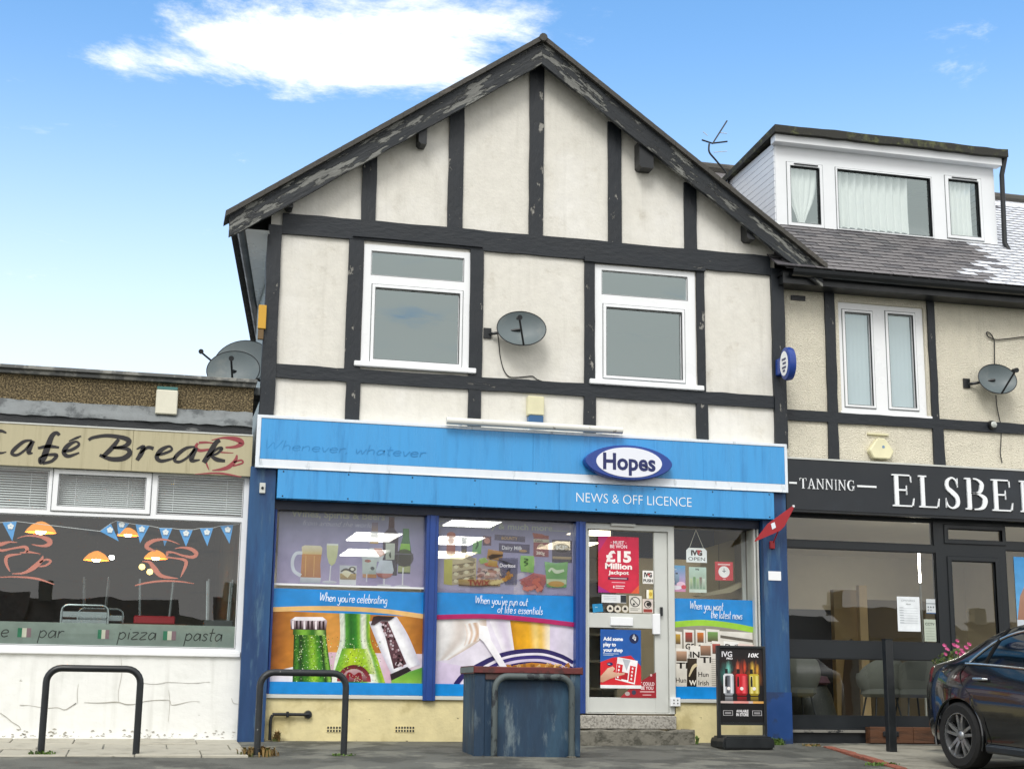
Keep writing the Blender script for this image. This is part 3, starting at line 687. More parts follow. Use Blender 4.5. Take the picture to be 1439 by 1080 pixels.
# blue mullions
MU = [(2.997,3.133,1.668,2.454), (4.728,4.844,1.557,2.441)]
part('mullion', B().box(1.305, 1.345, -0.03, 0.2, SR - 0.0, 2.5).box(1.318, 1.332, -0.045, -0.03, SR, 2.5), m_blue_trim, house, bevel=0.005)
for k, q in enumerate(MU):
    zb = 0.48 if k == 0 else 0.36
    part('mullion', B().box(q[0], q[1], -0.05, 0.2, zb, 2.5).box(q[0] + 0.035, q[1] - 0.035, -0.066, -0.05, zb, 2.5), m_blue_trim, house, bevel=0.005)
part('mullion', B().box(6.915, 6.94, -0.02, 0.2, SR, 2.5).box(6.955, 6.975, -0.03, 0.2, SR, 2.5), m_alu, house, bevel=0.004)
B1 = (1.345, MU[0][0], SR, 2.5); B2 = (MU[0][1], MU[1][0], SR, 2.5); B3 = (5.935, 6.915, SR, 2.5)
ZT1 = (2.241,1.654)[1]; 
for q in (B1, B2, B3):
    part('shop_window', B().poly([(q[0], GY, q[2]), (q[1], GY, q[2]), (q[1], GY, q[3]), (q[0], GY, q[3])]), m_glass2, house)
# interior of the shop
m_shopwall = M('shop_wall', '#8b8474', 0.85, var=0.08)
shop = room('shop_room', house, 1.32, 6.97, 0.31, 11.0, 0.06, 2.72, m_shopwall)
# door
DO = (4.862,5.823,0.36,2.574)
DX0, DX1, DZ0, DZ1 = MU[1][1] + 0.004, 5.93, 0.36, 2.5
door = part('door', B().ring((DX0, DX1, DZ0, DZ1), (DX0 + 0.03, DX1 - 0.075, DZ0 + 0.012, DZ1 - 0.075), 0.0, 0.12), m_alu, house, bevel=0.005, label='aluminium framed glass shop door')
dl = (DX0 + 0.034, DX1 - 0.079)
g1 = (4.896,5.692,1.48,2.457); g2 = (4.897,5.687,0.54,1.313)
lf = B()
zs_ = [DZ0 + 0.016, g2[2], g2[3], g1[2], g1[3], DZ1 - 0.079]
lx0, lx1 = dl[0] + 0.025, g1[1]
lf.box(dl[0], lx0, 0.025, 0.07, zs_[0], zs_[5]).box(lx1, dl[1], 0.025, 0.07, zs_[0], zs_[5]).box(lx0, lx1, 0.026, 0.069, zs_[0], zs_[1]).box(lx0, lx1, 0.026, 0.069, zs_[2], zs_[3]).box(lx0, lx1, 0.026, 0.069, zs_[4], zs_[5])
part('door_leaf', lf, m_alu, door, bevel=0.003)
for g in (g1, g2): part('pane', B().poly([(lx0, 0.05, g[2]), (lx1, 0.05, g[2]), (lx1, 0.05, g[3]), (lx0, 0.05, g[3])]), m_glass2, door)
part('letter_plate', B().box(*(5.156,5.424,1.339,1.432)[:2], 0.005, 0.03, *(5.156,5.424,1.339,1.432)[2:]), m_upvc, door, bevel=0.004)
part('handle', B().box(*(5.657,5.745,1.249,1.481)[:2], -0.02, 0.03, *(5.657,5.745,1.249,1.481)[2:]), m_upvc, door, bevel=0.006)
part('lock', B().box((5.752,1.58)[0], (5.778,1.581)[0], -0.012, 0.02, 1.46, 1.56), m_black, door)
part('soffit_lamp', B().box((5.155,2.606)[0], (5.449,2.618)[0], -0.03, 0.02, 2.47, 2.5), m_alu, house)
part('threshold', B().box((4.77,0.299)[0], (5.898,0.308)[0], -0.10, 0.12, 0.195, 0.345), M('chequer_plate', '#b3afa6', 0.5, col2='#8d8981', scale=45, thr=(0.5, 0.56), var=0.1, bump=0.5, bscale=60, metal=0.2), house, bevel=0.01)
part('step', B().beam((4.546,0.116)[0], (5.985,0.084)[0], -0.05, 0.19, -0.42, 0.0, 0.012, 0.1), m_conc, house, bevel=0.012)

# ---------------------------------------------------------------- cafe
cafe = thing('cafe_building', 'single-storey white cafe with pebble-dashed parapet and wide white-framed window', 'building', (-1.2, 0, 0.05))
CX0, CX1 = -3.9, 1.028
part('roof', B().box(CX0, CX1 + 0.1, 0.1, 8, 3.78, 3.86), m_lead, cafe)
part('parapet', B().box(CX0, CX1, 0.0, 0.2, 3.2, 3.83), m_pebble, cafe)
part('coping', B().box(CX0, CX1 + 0.03, -0.09, 0.25, 3.875, 3.915).box(CX0, CX1 + 0.02, -0.05, 0.2, 3.83, 3.875), M('grey_coping', '#5b5d5c', 0.6, col2='#8a8a84', scale=5, var=0.2, bump=0.3), cafe, bevel=0.006)
# lead flashing: a dressed, dented sheet
fb = B(); n = 60
for k in range(n + 1):
    x = CX0 + (CX1 - CX0) * k / n
    for (y, z) in ((-0.004, 3.555), (-0.016, 3.53), (-0.05, 3.47), (-0.085, 3.425), (-0.09, 3.38)):
        fb.v.append((x, y + random.uniform(-.006, .006), z + random.uniform(-.008, .008)))
for k in range(n):
    for q in range(4): fb.f.append((k * 5 + q, k * 5 + q + 1, (k + 1) * 5 + q + 1, (k + 1) * 5 + q))
part('flashing', fb, m_lead, cafe, smooth='all')
part('fascia_board', B().beam(CX0, CX1, 3.28, 3.385, -0.07, 0.1, 0.008, 0.15), M('weathered_black_board', '#2a2d30', 0.7, col2='#6d6f6f', scale=6, thr=(0.58, 0.66), stretch=(0.3, 1, 1), var=0.3, bump=0.6), cafe)
CW = [CX0, CX1 - 0.005]
# white window frame, three top lights over one big pane (repeats beyond the picture to the next bay)
fz0, fz1 = (-0.206,0.962)[1], (-0.331,2.877)[1]
tz0, tz1 = (-0.3,2.413)[1], (-0.326,2.808)[1]
gzz0, gzz1 = (-0.208,1.002)[1], (-0.296,2.341)[1]
vx = [(-1.062,2.592)[0], (-0.952,2.597)[0], (-0.063,2.56)[0], (0.066,2.565)[0], (0.97,2.527)[0], (0.962,2.333)[0]]
CL = -2.62
WO = (CL - 0.08, (1.043,2.608)[0], fz0, fz1)
cw = window(cafe, WO, [((CL, vx[0], tz0 - 0.01, tz1), 0), ((vx[1], vx[2], tz0 + 0.035, tz1 - 0.03), 0.055), ((vx[3], vx[4], tz0 - 0.01, tz1), 0), ((CL, vx[5], gzz0, gzz1), 0)], 0.0, m_upvc, m_glass3, (CL - 0.1, WO[1] - 0.02, fz0 - 0.055, fz0 - 0.003), 0.09)
part('end_wall', B().box(CX0, CL - 0.08, 0.0, 0.2, 0.0, 3.28), m_white_wall, cafe)
part('head', B().box(CL - 0.08, CX1, 0.02, 0.2, fz1, 3.28), m_black, cafe)
# low wall, painted, lumpy at the foot
lw = B(); n = 70; rows = [fz0 - 0.05, 0.75, 0.55, 0.4, 0.28, 0.18, 0.1, 0.03, -0.1]
for k in range(n + 1):
    x = CX0 + (1.03 - CX0) * k / n
    for q, z in enumerate(rows): lw.v.append((x, -0.02 - (0.02 if q > 6 else 0) + random.uniform(-.004, .004), z))
r_ = len(rows)
for k in range(n):
    for q in range(r_ - 1): lw.f.append((k * r_ + q, k * r_ + q + 1, (k + 1) * r_ + q + 1, (k + 1) * r_ + q))
lwo = part('low_wall', lw, m_white_wall, cafe, smooth='all')
ck = B()
for st in ([(-1.166,0.395,0.0081),(-1.069,0.39,0.0101),(-0.913,0.368,0.0101),(-0.797,0.373,0.0122),(-0.718,0.354,0.0142),(-0.616,0.42,0.0183),(-0.69,0.37,0.0061)], [(-0.538,0.427,0.0041),(-0.39,0.425,0.0102),(-0.213,0.435,0.0205),(-0.113,0.412,0.0164),(0.006,0.421,0.0103),(0.084,0.448,0.0123),(0.304,0.46,0.0083),(0.347,0.41,0.0103),(0.527,0.446,0.0083),(0.628,0.447,0.0041)],
           [(0.302,0.561,0.0041),(0.32,0.46,0.0083),(0.321,0.339,0.0082),(0.317,0.239,0.0041)], [(-1.351,0.315,0.01),(-1.29,0.276,0.01),(-1.229,0.228,0.01),(-1.159,0.185,0.0161),(-1.137,0.15,0.006)], [(-0.008,0.638,0.0041),(0.153,0.62,0.0062),(0.293,0.642,0.0062),(0.516,0.635,0.0062),(0.719,0.652,0.0042)],
           [(-0.199,0.877,0.0041),(-0.184,0.716,0.0062),(-0.204,0.535,0.0061),(-0.194,0.435,0.0061)], [(-0.609,0.61,0.0061),(-0.612,0.51,0.0081),(-0.602,0.421,0.0102)], [(0.953,0.487,0.0083),(0.976,0.437,0.0104),(1.028,0.427,0.0063)]):
    ribbon_prism(ck, [(q[0], q[1], q[2] * 0.36) for q in st], -0.0258, -0.02, 5)
random.seed(11)
for q in range(150):     # chips along the foot of the wall
    x = random.uniform(-1.3, 1.0); z = 0.045 + abs(random.gauss(0, 0.05)); s_ = random.uniform(0.005, 0.02)
    ribbon_prism(ck, [(x - s_, z, s_ * .3), (x, z + random.uniform(-.01, .01), s_ * random.uniform(.4, .8)), (x + s_, z + random.uniform(-.01, .01), s_ * .2)], -0.0262, -0.02, 3)
part('cracks', ck, M('crack_dirt', '#a19d93', 0.95, var=0.2), cafe)
cr = room('cafe_room', cafe, CX0 + 0.1, CX1 - 0.02, 0.21, 7.5, 0.1, 3.2, M('cafe_wall', '#86877e', 0.9, col2='#6a6a62', scale=0.8, var=0.1))

# ---------------------------------------------------------------- terrace house with the salon
nb_ = thing('salon_house', 'roughcast terrace house with slate roof, white box dormer and black salon front', 'house', (9.5, 0.1, 0.05))
NX0, NX1 = 7.29, 13.6
NY = 0.1
NW = (8.171,9.352,4.011,5.408)
b = B(); wall(b, NX0, NX1, 2.78, 5.75, NY, NY + 0.14, [NW]); part('wall', b, m_rough, nb_)
room('upper_room', nb_, NX0 + 0.05, NX1, NY + 0.141, 3.0, 3.2, 5.6, m_room)
def ntim(r, name='timber', mat=None): return part(name, B().beam(*r, NY - 0.03, NY + 0.04, 0.005), mat or (m_timber_h if (r[1] - r[0]) > (r[3] - r[2]) else m_timber), nb_)
nmb = (7.428,9.519,3.78,3.965)
NZ0, NZ1 = (8.455,3.856)[1], (8.46,3.985)[1]
ntim((NX0, NX1, NZ0, NZ1), 'sill_beam')
for q in ((7.978,8.11,4.067,5.413), (9.391,9.49,3.968,5.43)): ntim((q[0], q[1], NZ1 - 0.003, 5.62), 'stud')
for q in ((7.967,8.101,3.448,3.793), (9.384,9.539,3.432,3.827)): ntim((q[0], q[1], 3.36, NZ0 + 0.003), 'stud')
lg, rg = (8.269,8.613,4.108,5.281), (8.862,9.203,4.112,5.303)
sl = (8.087,9.47,3.977,3.977)
window(nb_, (NW[0] + 0.005, NW[1] - 0.005, NW[2], NW[3]), [(lg, 0.03), (rg, 0.03)], NY + 0.03, m_upvc, m_glass, (NW[0] - 0.02, sl[1], NW[2] - 0.04, NW[2]))
# eaves: fascia, gutter
ez = 5.60
part('eaves_fascia', B().box(NX0 + 0.02, NX1, -0.18, 0.12, 5.50, 5.66), m_black, nb_)
gp = B()
for x in (NX0 + 0.1, NX1): gp.v += [(x, -0.25 + 0.07 * math.cos(a), 5.66 + 0.085 * math.sin(a)) for a in [math.pi * (1 + k / 6) for k in range(7)]]
gp.f = [(k + 1, k, 7 + k, 8 + k) for k in range(6)]
part('gutter', gp, m_black, nb_)
part('vent_grille', B().box(*(7.533,7.722,5.373,5.432)[:2], 0.08, 0.12, *(7.533,7.722,5.373,5.432)[2:]), m_black, nb_)
# slate roof, pitch 3:4
RZ = lambda y: 5.66 + 0.75 * (y + 0.28)
DY = 1.0
rs = part('roof', B().poly([(NX0 + 0.02, -0.28, RZ(-0.28)), (NX1, -0.28, RZ(-0.28)), (NX1, 3.0, RZ(3.0)), (NX0 + 0.02, 3.0, RZ(3.0))]).poly([(NX0 + 0.02, 3.0, RZ(3.0)), (NX1, 3.0, RZ(3.0)), (NX1, 6.4, 5.6), (NX0 + 0.02, 6.4, 5.6)]), m_slate, nb_)
part('ridge_tile', B().tube([(NX0 + 0.05, 3.0, RZ(3.0) + 0.01), (NX1, 3.0, RZ(3.0) + 0.01)], 0.1, 10), m_tile, nb_)
random.seed(5)
SW, SC = 0.26, 0.125
DXa, DXb = (7.789,6.616)[0], (11.058,6.709)[0]
m_edge = M('slate_edge', '#2f2e30', 0.6, var=0.1)
def slate_mesh(mat, nm):
    bb = B(); bb.box(-SW / 2 + 0.004, SW / 2 - 0.004, 0, 0.26, 0, 0.014); me = bb.mesh(nm, mat); me.materials.append(m_edge)
    for k in (2, 4, 5): me.polygons[k].material_index = 1
    return me
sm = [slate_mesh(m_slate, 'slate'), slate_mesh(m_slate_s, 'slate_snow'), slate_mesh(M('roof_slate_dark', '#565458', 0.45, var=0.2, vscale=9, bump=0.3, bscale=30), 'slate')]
pit = math.atan(0.75); cnt = 0; far = []
for r_ in range(34):
    y = -0.30 + r_ * SC * math.cos(pit)
    if y > 2.95: break
    x = NX0 + 0.02 + (SW / 2 if r_ % 2 else 0)
    while x < 13.5:
        under = (DXa - 0.1 < x < DXb + 0.15)
        if not (under and y > DY + 0.1) and not (x < DXa and y > 1.2):
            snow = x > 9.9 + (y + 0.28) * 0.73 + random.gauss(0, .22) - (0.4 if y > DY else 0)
            if cnt < 300 and x < 11.0 + 0.66 * y:
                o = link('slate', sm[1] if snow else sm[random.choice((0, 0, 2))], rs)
                o.location = (x, y, RZ(y) + 0.034); o.rotation_euler = (pit - 0.07, random.uniform(-.01, .01), random.uniform(-.02, .02))
                cnt += 1
            else: far.append((x, y))
        x += SW
if far:
    bb = B()
    for x, y in far:
        z = RZ(y) + 0.012; c, s_ = math.cos(pit), math.sin(pit)
        bb.poly([(x - SW / 2, y, z + 0.01), (x + SW / 2, y, z + 0.01), (x + SW / 2, y + 0.26 * c, z + 0.26 * s_), (x - SW / 2, y + 0.26 * c, z + 0.26 * s_)])
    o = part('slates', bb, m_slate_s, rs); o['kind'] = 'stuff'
# dormer
m_clad = M('white_cladding', '#e6e9ec', 0.4, var=0.03)
dm = part('dormer', B().box(DXa + 0.03, DXb - 0.03, DY + 0.05, 3.4, 6.3, 6.45), m_clad, nb_, label='white box dormer with three windows')
dz1 = (9.473,7.753)[1]
W_ = [(7.999,8.415,6.712,7.5), (8.683,10.061,6.691,7.519), (10.345,10.798,6.747,7.544)]
dz0 = (9.418,6.564)[1]
window(dm, (DXa, DXb, dz0, dz1 + 0.03), [(W_[0], 0.045), (W_[1], 0.02), (W_[2], 0.045)], DY, m_clad, m_glass, (DXa - 0.02, DXb + 0.02, dz0 - 0.03, dz0 + 0.03), 0.08, 'dormer_front')
for q in (W_[0], W_[2]): part('trickle_vent', B().box(q[0] + 0.05, q[1] - 0.02, DY - 0.03, DY, q[3] + 0.02, q[3] + 0.035), m_black, dm)
# cheek boards
nbd = 14
for k in range(nbd):
    z0 = dz0 + (dz1 + 0.06 - dz0) * k / nbd; z1 = dz0 + (dz1 + 0.06 - dz0) * (k + 1) / nbd - 0.008
    ye = min(3.0, (z1 - 5.66) / 0.75 - 0.28 + 0.15)
    part('cheek_board', B().box(DXa - 0.012, DXa + 0.02, DY + 0.02, ye, z0, z1), m_clad, dm)
    part('cheek_board', B().box(DXb - 0.02, DXb + 0.012, DY + 0.02, ye, z0, z1), m_clad, dm)
part('dormer_wall', B().box(DXa, DXa + 0.02, DY + 0.03, 2.9, dz0, dz1 + 0.05).box(DXb - 0.02, DXb, DY + 0.03, 2.9, dz0, dz1 + 0.05).box(DXa, DXb, 2.3, 2.35, dz0, dz1), M('dormer_inside', '#8d979a', 0.9, var=0.04), dm)
part('dormer_fascia', B().box(DXa - 0.05, DXb + 0.06, DY - 0.13, DY + 0.02, dz1 + 0.02, dz1 + 0.14), m_clad, dm, bevel=0.006)
m_felt = M('mossy_roof_felt', '#33332f', 0.9, col2='#565a3e', scale=7, thr=(0.5, 0.65), var=0.2, bump=0.6, bscale=40)
rb = B(); n = 20
for k in range(n + 1):
    x = DXa - 0.08 + (DXb - DXa + 0.2) * k / n; j = lambda: random.uniform(-.008, .008)
    rb.v += [(x, DY - 0.2, dz1 + 0.13 + j()), (x, DY - 0.2, dz1 + 0.235 + j()), (x, 3.2, dz1 + 0.1), (x, 3.2, dz1 + 0.02)]
for k in range(n):
    for q in range(4): w_ = (q + 1) % 4; rb.f.append((k * 4 + q, k * 4 + w_, (k + 1) * 4 + w_, (k + 1) * 4 + q))
rb.f.append((0, 3, 2, 1)); rb.f.append((n * 4, n * 4 + 1, n * 4 + 2, n * 4 + 3))
part('dormer_roof', rb, m_felt, dm, weld=True)
dpx = DXb + 0.07
part('downpipe', B().tube([(dpx + 0.04, DY - 0.13, dz1 + 0.14), (dpx, DY - 0.09, dz1 - 0.1), (dpx, DY - 0.06, dz0 + 0.12), (dpx + 0.04, DY - 0.1, dz0 - 0.02)], 0.035, 10), m_black, dm, smooth=True)
# salon shopfront in black frames
SY = 0.1
m_sfr = M('anthracite_frame', '#12181d', 0.4, var=0.12)
part('fascia_backing', B().box(NX0, NX1, 0.0, 0.3, 2.745, 3.34), m_black, nb_)
z_t1, z_t0 = (8.373,2.689)[1], (8.362,2.403)[1]
z_m1, z_m0 = (8.358,2.317)[1], (8.312,1.224)[1]
z_l1, z_l0 = (8.304,1.024)[1], (8.276,0.355)[1]
mx0, mx1 = (9.357,2.11)[0], (9.531,2.115)[0]
dg = (9.562,10.161,0.253,2.229); tl = (9.531,10.279,2.482,2.621)
NL = NX0 + 0.03
sf = window(nb_, (NX0 + 0.003, NX1, z_l0 - 0.14, 2.742), [((NL + 0.02, mx0 - 0.02, z_t0, z_t1), 0), ((NL + 0.02, mx0, z_m0, z_m1), 0), ((NL + 0.02, mx0, z_l0, z_l1), 0),
    ((tl[0], tl[1], tl[2], tl[3]), 0.045), ((dg[0], dg[1], 0.32, dg[3]), 0.05), ((dg[1] + 0.16, NX1 - 0.1, 0.4, z_t0 - 0.02), 0), ((dg[1] + 0.16, NX1 - 0.1, z_t0 + 0.08, z_t1), 0)], SY, m_sfr, m_glass3, None, 0.09, 'salon_front')
part('salon_plinth', B().box(NX0 + 0.02, NX1, 0.06, 0.3, 0.0, z_l0 - 0.14), m_black, nb_)
part('plinth_ledge', B().box(NX0 + 0.03, 8.28, 0.02, 0.06, 0.17, 0.20), M('worn_ledge', '#7f7d76', 0.7, col2='#26282a', scale=6, thr=(0.5, 0.6)), nb_)
m_sal = M('salon_wall', '#cfc7b4', 0.85, var=0.05)
sr_ = room('salon_room', nb_, NX0 + 0.02, NX1, 0.31, 6.5, 0.15, 2.9, m_sal)

# ---------------------------------------------------------------- the far side of the road: a plain row of houses the panes mirror
random.seed(77)
m_far = [M('far_brick', '#7d5a48', 0.9, var=0.15), M('far_render', '#b5ac98', 0.9, var=0.1), M('far_cream', '#cfc7b0', 0.9, var=0.1)]
m_fglass = M('far_window', '#30383c', 0.2, var=0.1); m_froof = M('far_roof', '#4a4644', 0.8, var=0.2)
x = -16.0; k = 0
ORD = ['first', 'second', 'third', 'fourth', 'fifth', 'sixth', 'seventh', 'eighth', 'ninth', 'tenth', 'eleventh', 'twelfth']
while x < 62:
    w_ = random.uniform(7, 9.5); y = -78.0; z0 = gz(-28); h = random.uniform(5.2, 6.8); mt = m_far[k % 3]
    t = thing('far_house', ORD[k] + ' from the left of the far houses mirrored in the panes', 'house', (x + w_ / 2, y, z0), 0, 'houses across the road')
    part('wall', B().box(x, x + w_ - random.choice((0.02, 1.6)), y - 8, y, z0 - .2, z0 + h), mt, t)
    part('roof', B().poly([(x - .2, y + .4, z0 + h - .1), (x + w_, y + .4, z0 + h - .1), (x + w_, y - 4, z0 + h + 2.3), (x - .2, y - 4, z0 + h + 2.3)]), m_froof, t)
    part('chimney', B().box(x + .5, x + 1.3, y - 4.4, y - 3.6, z0 + h + 1.6, z0 + h + 3.3), mt, t)
    for r_ in range(2):
        for c in range(2): part('window', B().box(x + 1 + c * 3.2, x + 2.6 + c * 3.2, y + .0, y + .05, z0 + .9 + r_ * 2.5, z0 + 2.1 + r_ * 2.5), m_fglass, t)
    part('door', B().box(x + 2.75, x + 3.65, y, y + .06, z0, z0 + 2.1), m_black, t)
    x += w_ + random.choice((0, 0, 2.5)); k += 1

# ---------------------------------------------------------------- signs
def serif(ch, x, z, h, w, b, y0, y1):
    """serif capitals: slab-footed stems, hairline arms, swelling bowls. x,z = lower left, w = set width"""
    R = lambda a, c, d, e: b.prism([(x + a * w, z + d * h), (x + c * w, z + d * h), (x + c * w, z + e * h), (x + a * w, z + e * h)], y0, y1)
    Pg = lambda pts: b.prism([(x + p[0] * w, z + p[1] * h) for p in pts], y0, y1)
    K = lambda pts: ribbon_prism(b, [(x + p[0] * w, z + p[1] * h, p[2] * h) for p in pts], y0, y1, 6)
    def stem(a, wd=.17, f=.10): R(a, a + wd, .04, .96); R(a - f, a + wd + f, 0, .045); R(a - f, a + wd + f, .955, 1)
    if ch == 'E':
        stem(.14); R(.41, .86, .955, 1); Pg([(.80, 1), (.86, 1), (.87, .76), (.84, .76)]); R(.31, .66, .49, .54); Pg([(.64, .66), (.67, .66), (.67, .37), (.64, .37)]); R(.41, .93, 0, .045); Pg([(.86, 0), (.93, 0), (.98, .27), (.95, .27)])
    elif ch == 'L': stem(.14); R(.41, .93, 0, .045); Pg([(.86, 0), (.93, 0), (.98, .30), (.95, .30)])
    elif ch == 'I': stem(.41, .18, .14)
    elif ch == 'T': stem(.41, .18, .10); R(.05, .95, .955, 1); Pg([(.05, 1), (.11, 1), (.06, .74), (.03, .74)]); Pg([(.95, 1), (.89, 1), (.94, .74), (.97, .74)])
    elif ch == 'A': Pg([(.47, 1), (.55, 1), (.92, .04), (.74, .04)]); Pg([(.47, 1), (.52, .93), (.20, .04), (.14, .04)]); R(.25, .72, .32, .37); R(.02, .34, 0, .045); R(.62, 1.02, 0, .045)
    elif ch == 'N': R(.14, .20, .04, .96); R(.80, .86, .04, .96); Pg([(.06, 1), (.26, 1), (.86, 0), (.80, 0)]); R(.04, .32, 0, .045); R(.70, .98, .955, 1)
    elif ch == 'G': K([(.86, .76, .04), (.78, .92, .05), (.55, .975, .05), (.28, .85, .12), (.16, .5, .17), (.28, .14, .12), (.55, .025, .05), (.78, .08, .08), (.84, .2, .1)]); R(.74, .9, .06, .42); R(.62, 1.0, .40, .445); Pg([(.84, .98), (.88, .98), (.88, .70), (.85, .70)])
    elif ch == 'S': K([(.80, .74, .03), (.72, .90, .05), (.48, .975, .055), (.24, .86, .10), (.24, .66, .13), (.5, .52, .15), (.76, .36, .14), (.78, .14, .11), (.5, .025, .055), (.24, .09, .05), (.14, .26, .03)]); Pg([(.80, .97), (.83, .97), (.83, .68), (.80, .68)]); Pg([(.12, .03), (.15, .03), (.15, .33), (.12, .33)])
    elif ch == 'B':
        stem(.14); K([(.3, .975, .05), (.55, .97, .05), (.76, .86, .11), (.78, .74, .14), (.70, .58, .10), (.5, .52, .045), (.3, .52, .045)]); K([(.3, .52, .045), (.58, .51, .05), (.86, .40, .13), (.90, .26, .16), (.80, .09, .11), (.56, .025, .05), (.3, .025, .05)])
m_signblue = M('sign_blue_panel', '#3f99d8', 0.3, var=0.05, vscale=1.6, col2='#2f80bd', scale=2.2, thr=(0.50, 0.78), stretch=(5, 1, 0.5), bump=0.12, bscale=2.0, roughv=0.14, streak=0.10)
m_signwhite = M('sign_white_trim', '#dfe6ee', 0.35, var=0.05, col2='#b4bcc2', scale=4, thr=(0.58, 0.72), stretch=(3, 1, 1))
m_oval = M('oval_blue', '#20408f', 0.3, var=0.06)
m_letter = M('white_letter', '#eef1f4', 0.35, var=0.02)
m_navy = M('navy_letter', '#16215c', 0.35, var=0.03)
sg = thing('shop_sign', 'long blue fascia sign with white border reading NEWS & OFF LICENCE', 'shop sign', (4.18, -0.2, SZ0))
sx0, sx1 = 1.069, 7.292
part('backing', B().box(sx0 + 0.01, sx1 - 0.01, -0.17, 0.02, SZ0 + 0.01, SZ1 - 0.005), m_signwhite, sg)
st0, st1 = (4.056,3.013)[1], (4.057,2.932)[1]
part('trim', B().ring((sx0, sx1, SZ0, SZ1), (sx0 + 0.045, sx1 - 0.035, SZ0 + 0.012, SZ1 - 0.035), -0.2, -0.165), m_signwhite, sg, bevel=0.004)
zpan = SZ0 + 0.10
cuts = [sx0 + 0.046, (4.174,3.37)[0], (6.228,3.479)[0], sx1 - 0.036]
for k in range(3): part('panel', B().box(cuts[k] + 0.0012, cuts[k + 1] - 0.0012, -0.192, -0.171, zpan, SZ1 - 0.036), m_signblue, sg)
part('stripe', B().box(sx0 + 0.046, sx1 - 0.036, -0.1905, -0.171, SZ0 + 0.013, zpan - 0.002), m_signwhite, sg)
lp = (1.318,7.113,2.602,2.946)
LPZ0, LPZ1 = lp[2], SZ0 - 0.004
jx = (4.487,2.816)[0]
pb = []
for a, c in ((lp[0], jx - 0.0012), (jx + 0.0012, lp[1])):
    pb.append(part('lower_panel', B().box(a, c, -0.185, -0.02, LPZ0, LPZ1), m_signblue, sg, bevel=0.003))
for k in range(9):
    x = lp[0] + 0.06 + k * (lp[1] - lp[0] - 0.12) / 8
    for z in (LPZ0 + 0.025, LPZ1 - 0.025): part('screw', B().lathe([(0.0, -0.006), (0.007, -0.005), (0.009, 0.0)], (x, -0.185, z), 8, 'y'), m_black, sg)
def text_part(parent, s, x0, x1, z0, h, y, mat, bold=0.0, depth=0.004, name='lettering'):
    v, f, wd = text_geo(s, bold); sx_ = (x1 - x0) / wd
    root = list(range(len(v)))
    def fd_(a):
        while root[a] != a: root[a] = root[root[a]]; a = root[a]
        return a
    for q in f:
        for a in q[1:]: root[fd_(a)] = fd_(q[0])
    comp = {}
    for q in f: comp.setdefault(fd_(q[0]), []).append(q)
    for qs in comp.values():            # one raised letter at a time
        ids = sorted({a for q in qs for a in q}); ix = {a: k for k, a in enumerate(ids)}
        b = B(); b.v = [(x0 + v[a][0] * sx_, y, z0 + v[a][1] * h) for a in ids]; b.f = [tuple(ix[a] for a in q) for q in qs]
        part('letter', b, mat, parent)
nr = (4.688,6.08,2.754,2.857)
text_part(sg, 'NEWS & OFF LICENCE', nr[0], nr[1], (LPZ0 + LPZ1) / 2 - 0.055, 0.115, -0.1875, m_letter, -0.012)
# ghost of older writing: slightly darker, dull film
gp_ = Print(*(1.157,2.937,3.08,3.273), -0.1925)
gp_.hand('Whenever, whatever', 0.0, 0.75, 0.55, '#2f86c4', 1.0, wt=0.10)
gp_.build('faded_lettering', m_print, sg)
# oval badge
ov = thing('oval_sign', 'dark blue pointed-oval badge with white centre reading Hopes on the fascia', 'sign', (5.28, -0.3, 2.96))
ox, oz, rx_, rz_ = (4.755 + 5.806) / 2, (2.967 + 3.368) / 2, 0.525, 0.20
def vesica(rx, rz, n=40):
    o = []
    for k in range(n):
        t = 2 * math.pi * k / n; c, s_ = math.cos(t), math.sin(t)
        o.append((ox + rx * c, oz + rz * math.copysign(abs(s_) ** 1.15, s_)))
    return o
part('board', B().prism(vesica(rx_, rz_), -0.31, -0.19), m_oval, ov, smooth=True, bevel=0.008)
part('face', B().prism([(ox + 0.395 * math.cos(2 * math.pi * k / 40), oz + 0.172 * math.sin(2 * math.pi * k / 40)) for k in range(40)], -0.316, -0.309), M('badge_white', '#e3e6f0', 0.3, var=0.02), ov)
text_part(ov, 'Hopes', ox - 0.315, ox + 0.315, oz - 0.085, 0.19, -0.3185, m_navy, 0.03)
# trough light over the sign
tl_ = thing('sign_light', 'long white trough lamp fixed along the top of the blue fascia', 'lamp', (4.2, -0.25, 3.5))
tr = (3.148,5.213,3.47,3.544)
part('hood', B().tube([(tr[0], -0.27, 3.54), (tr[1], -0.27, 3.54)], 0.04, 14), M('lamp_white', '#dcdcd6', 0.4, col2='#a39f94', scale=9, thr=(0.62, 0.68), var=0.04), tl_, smooth=True)
for x in (tr[0] + 0.2, (tr[0] + tr[1]) / 2, tr[1] - 0.2): part('bracket', B().box(x - 0.02, x + 0.02, -0.26, 0.0, 3.53, 3.56), m_upvc, tl_)
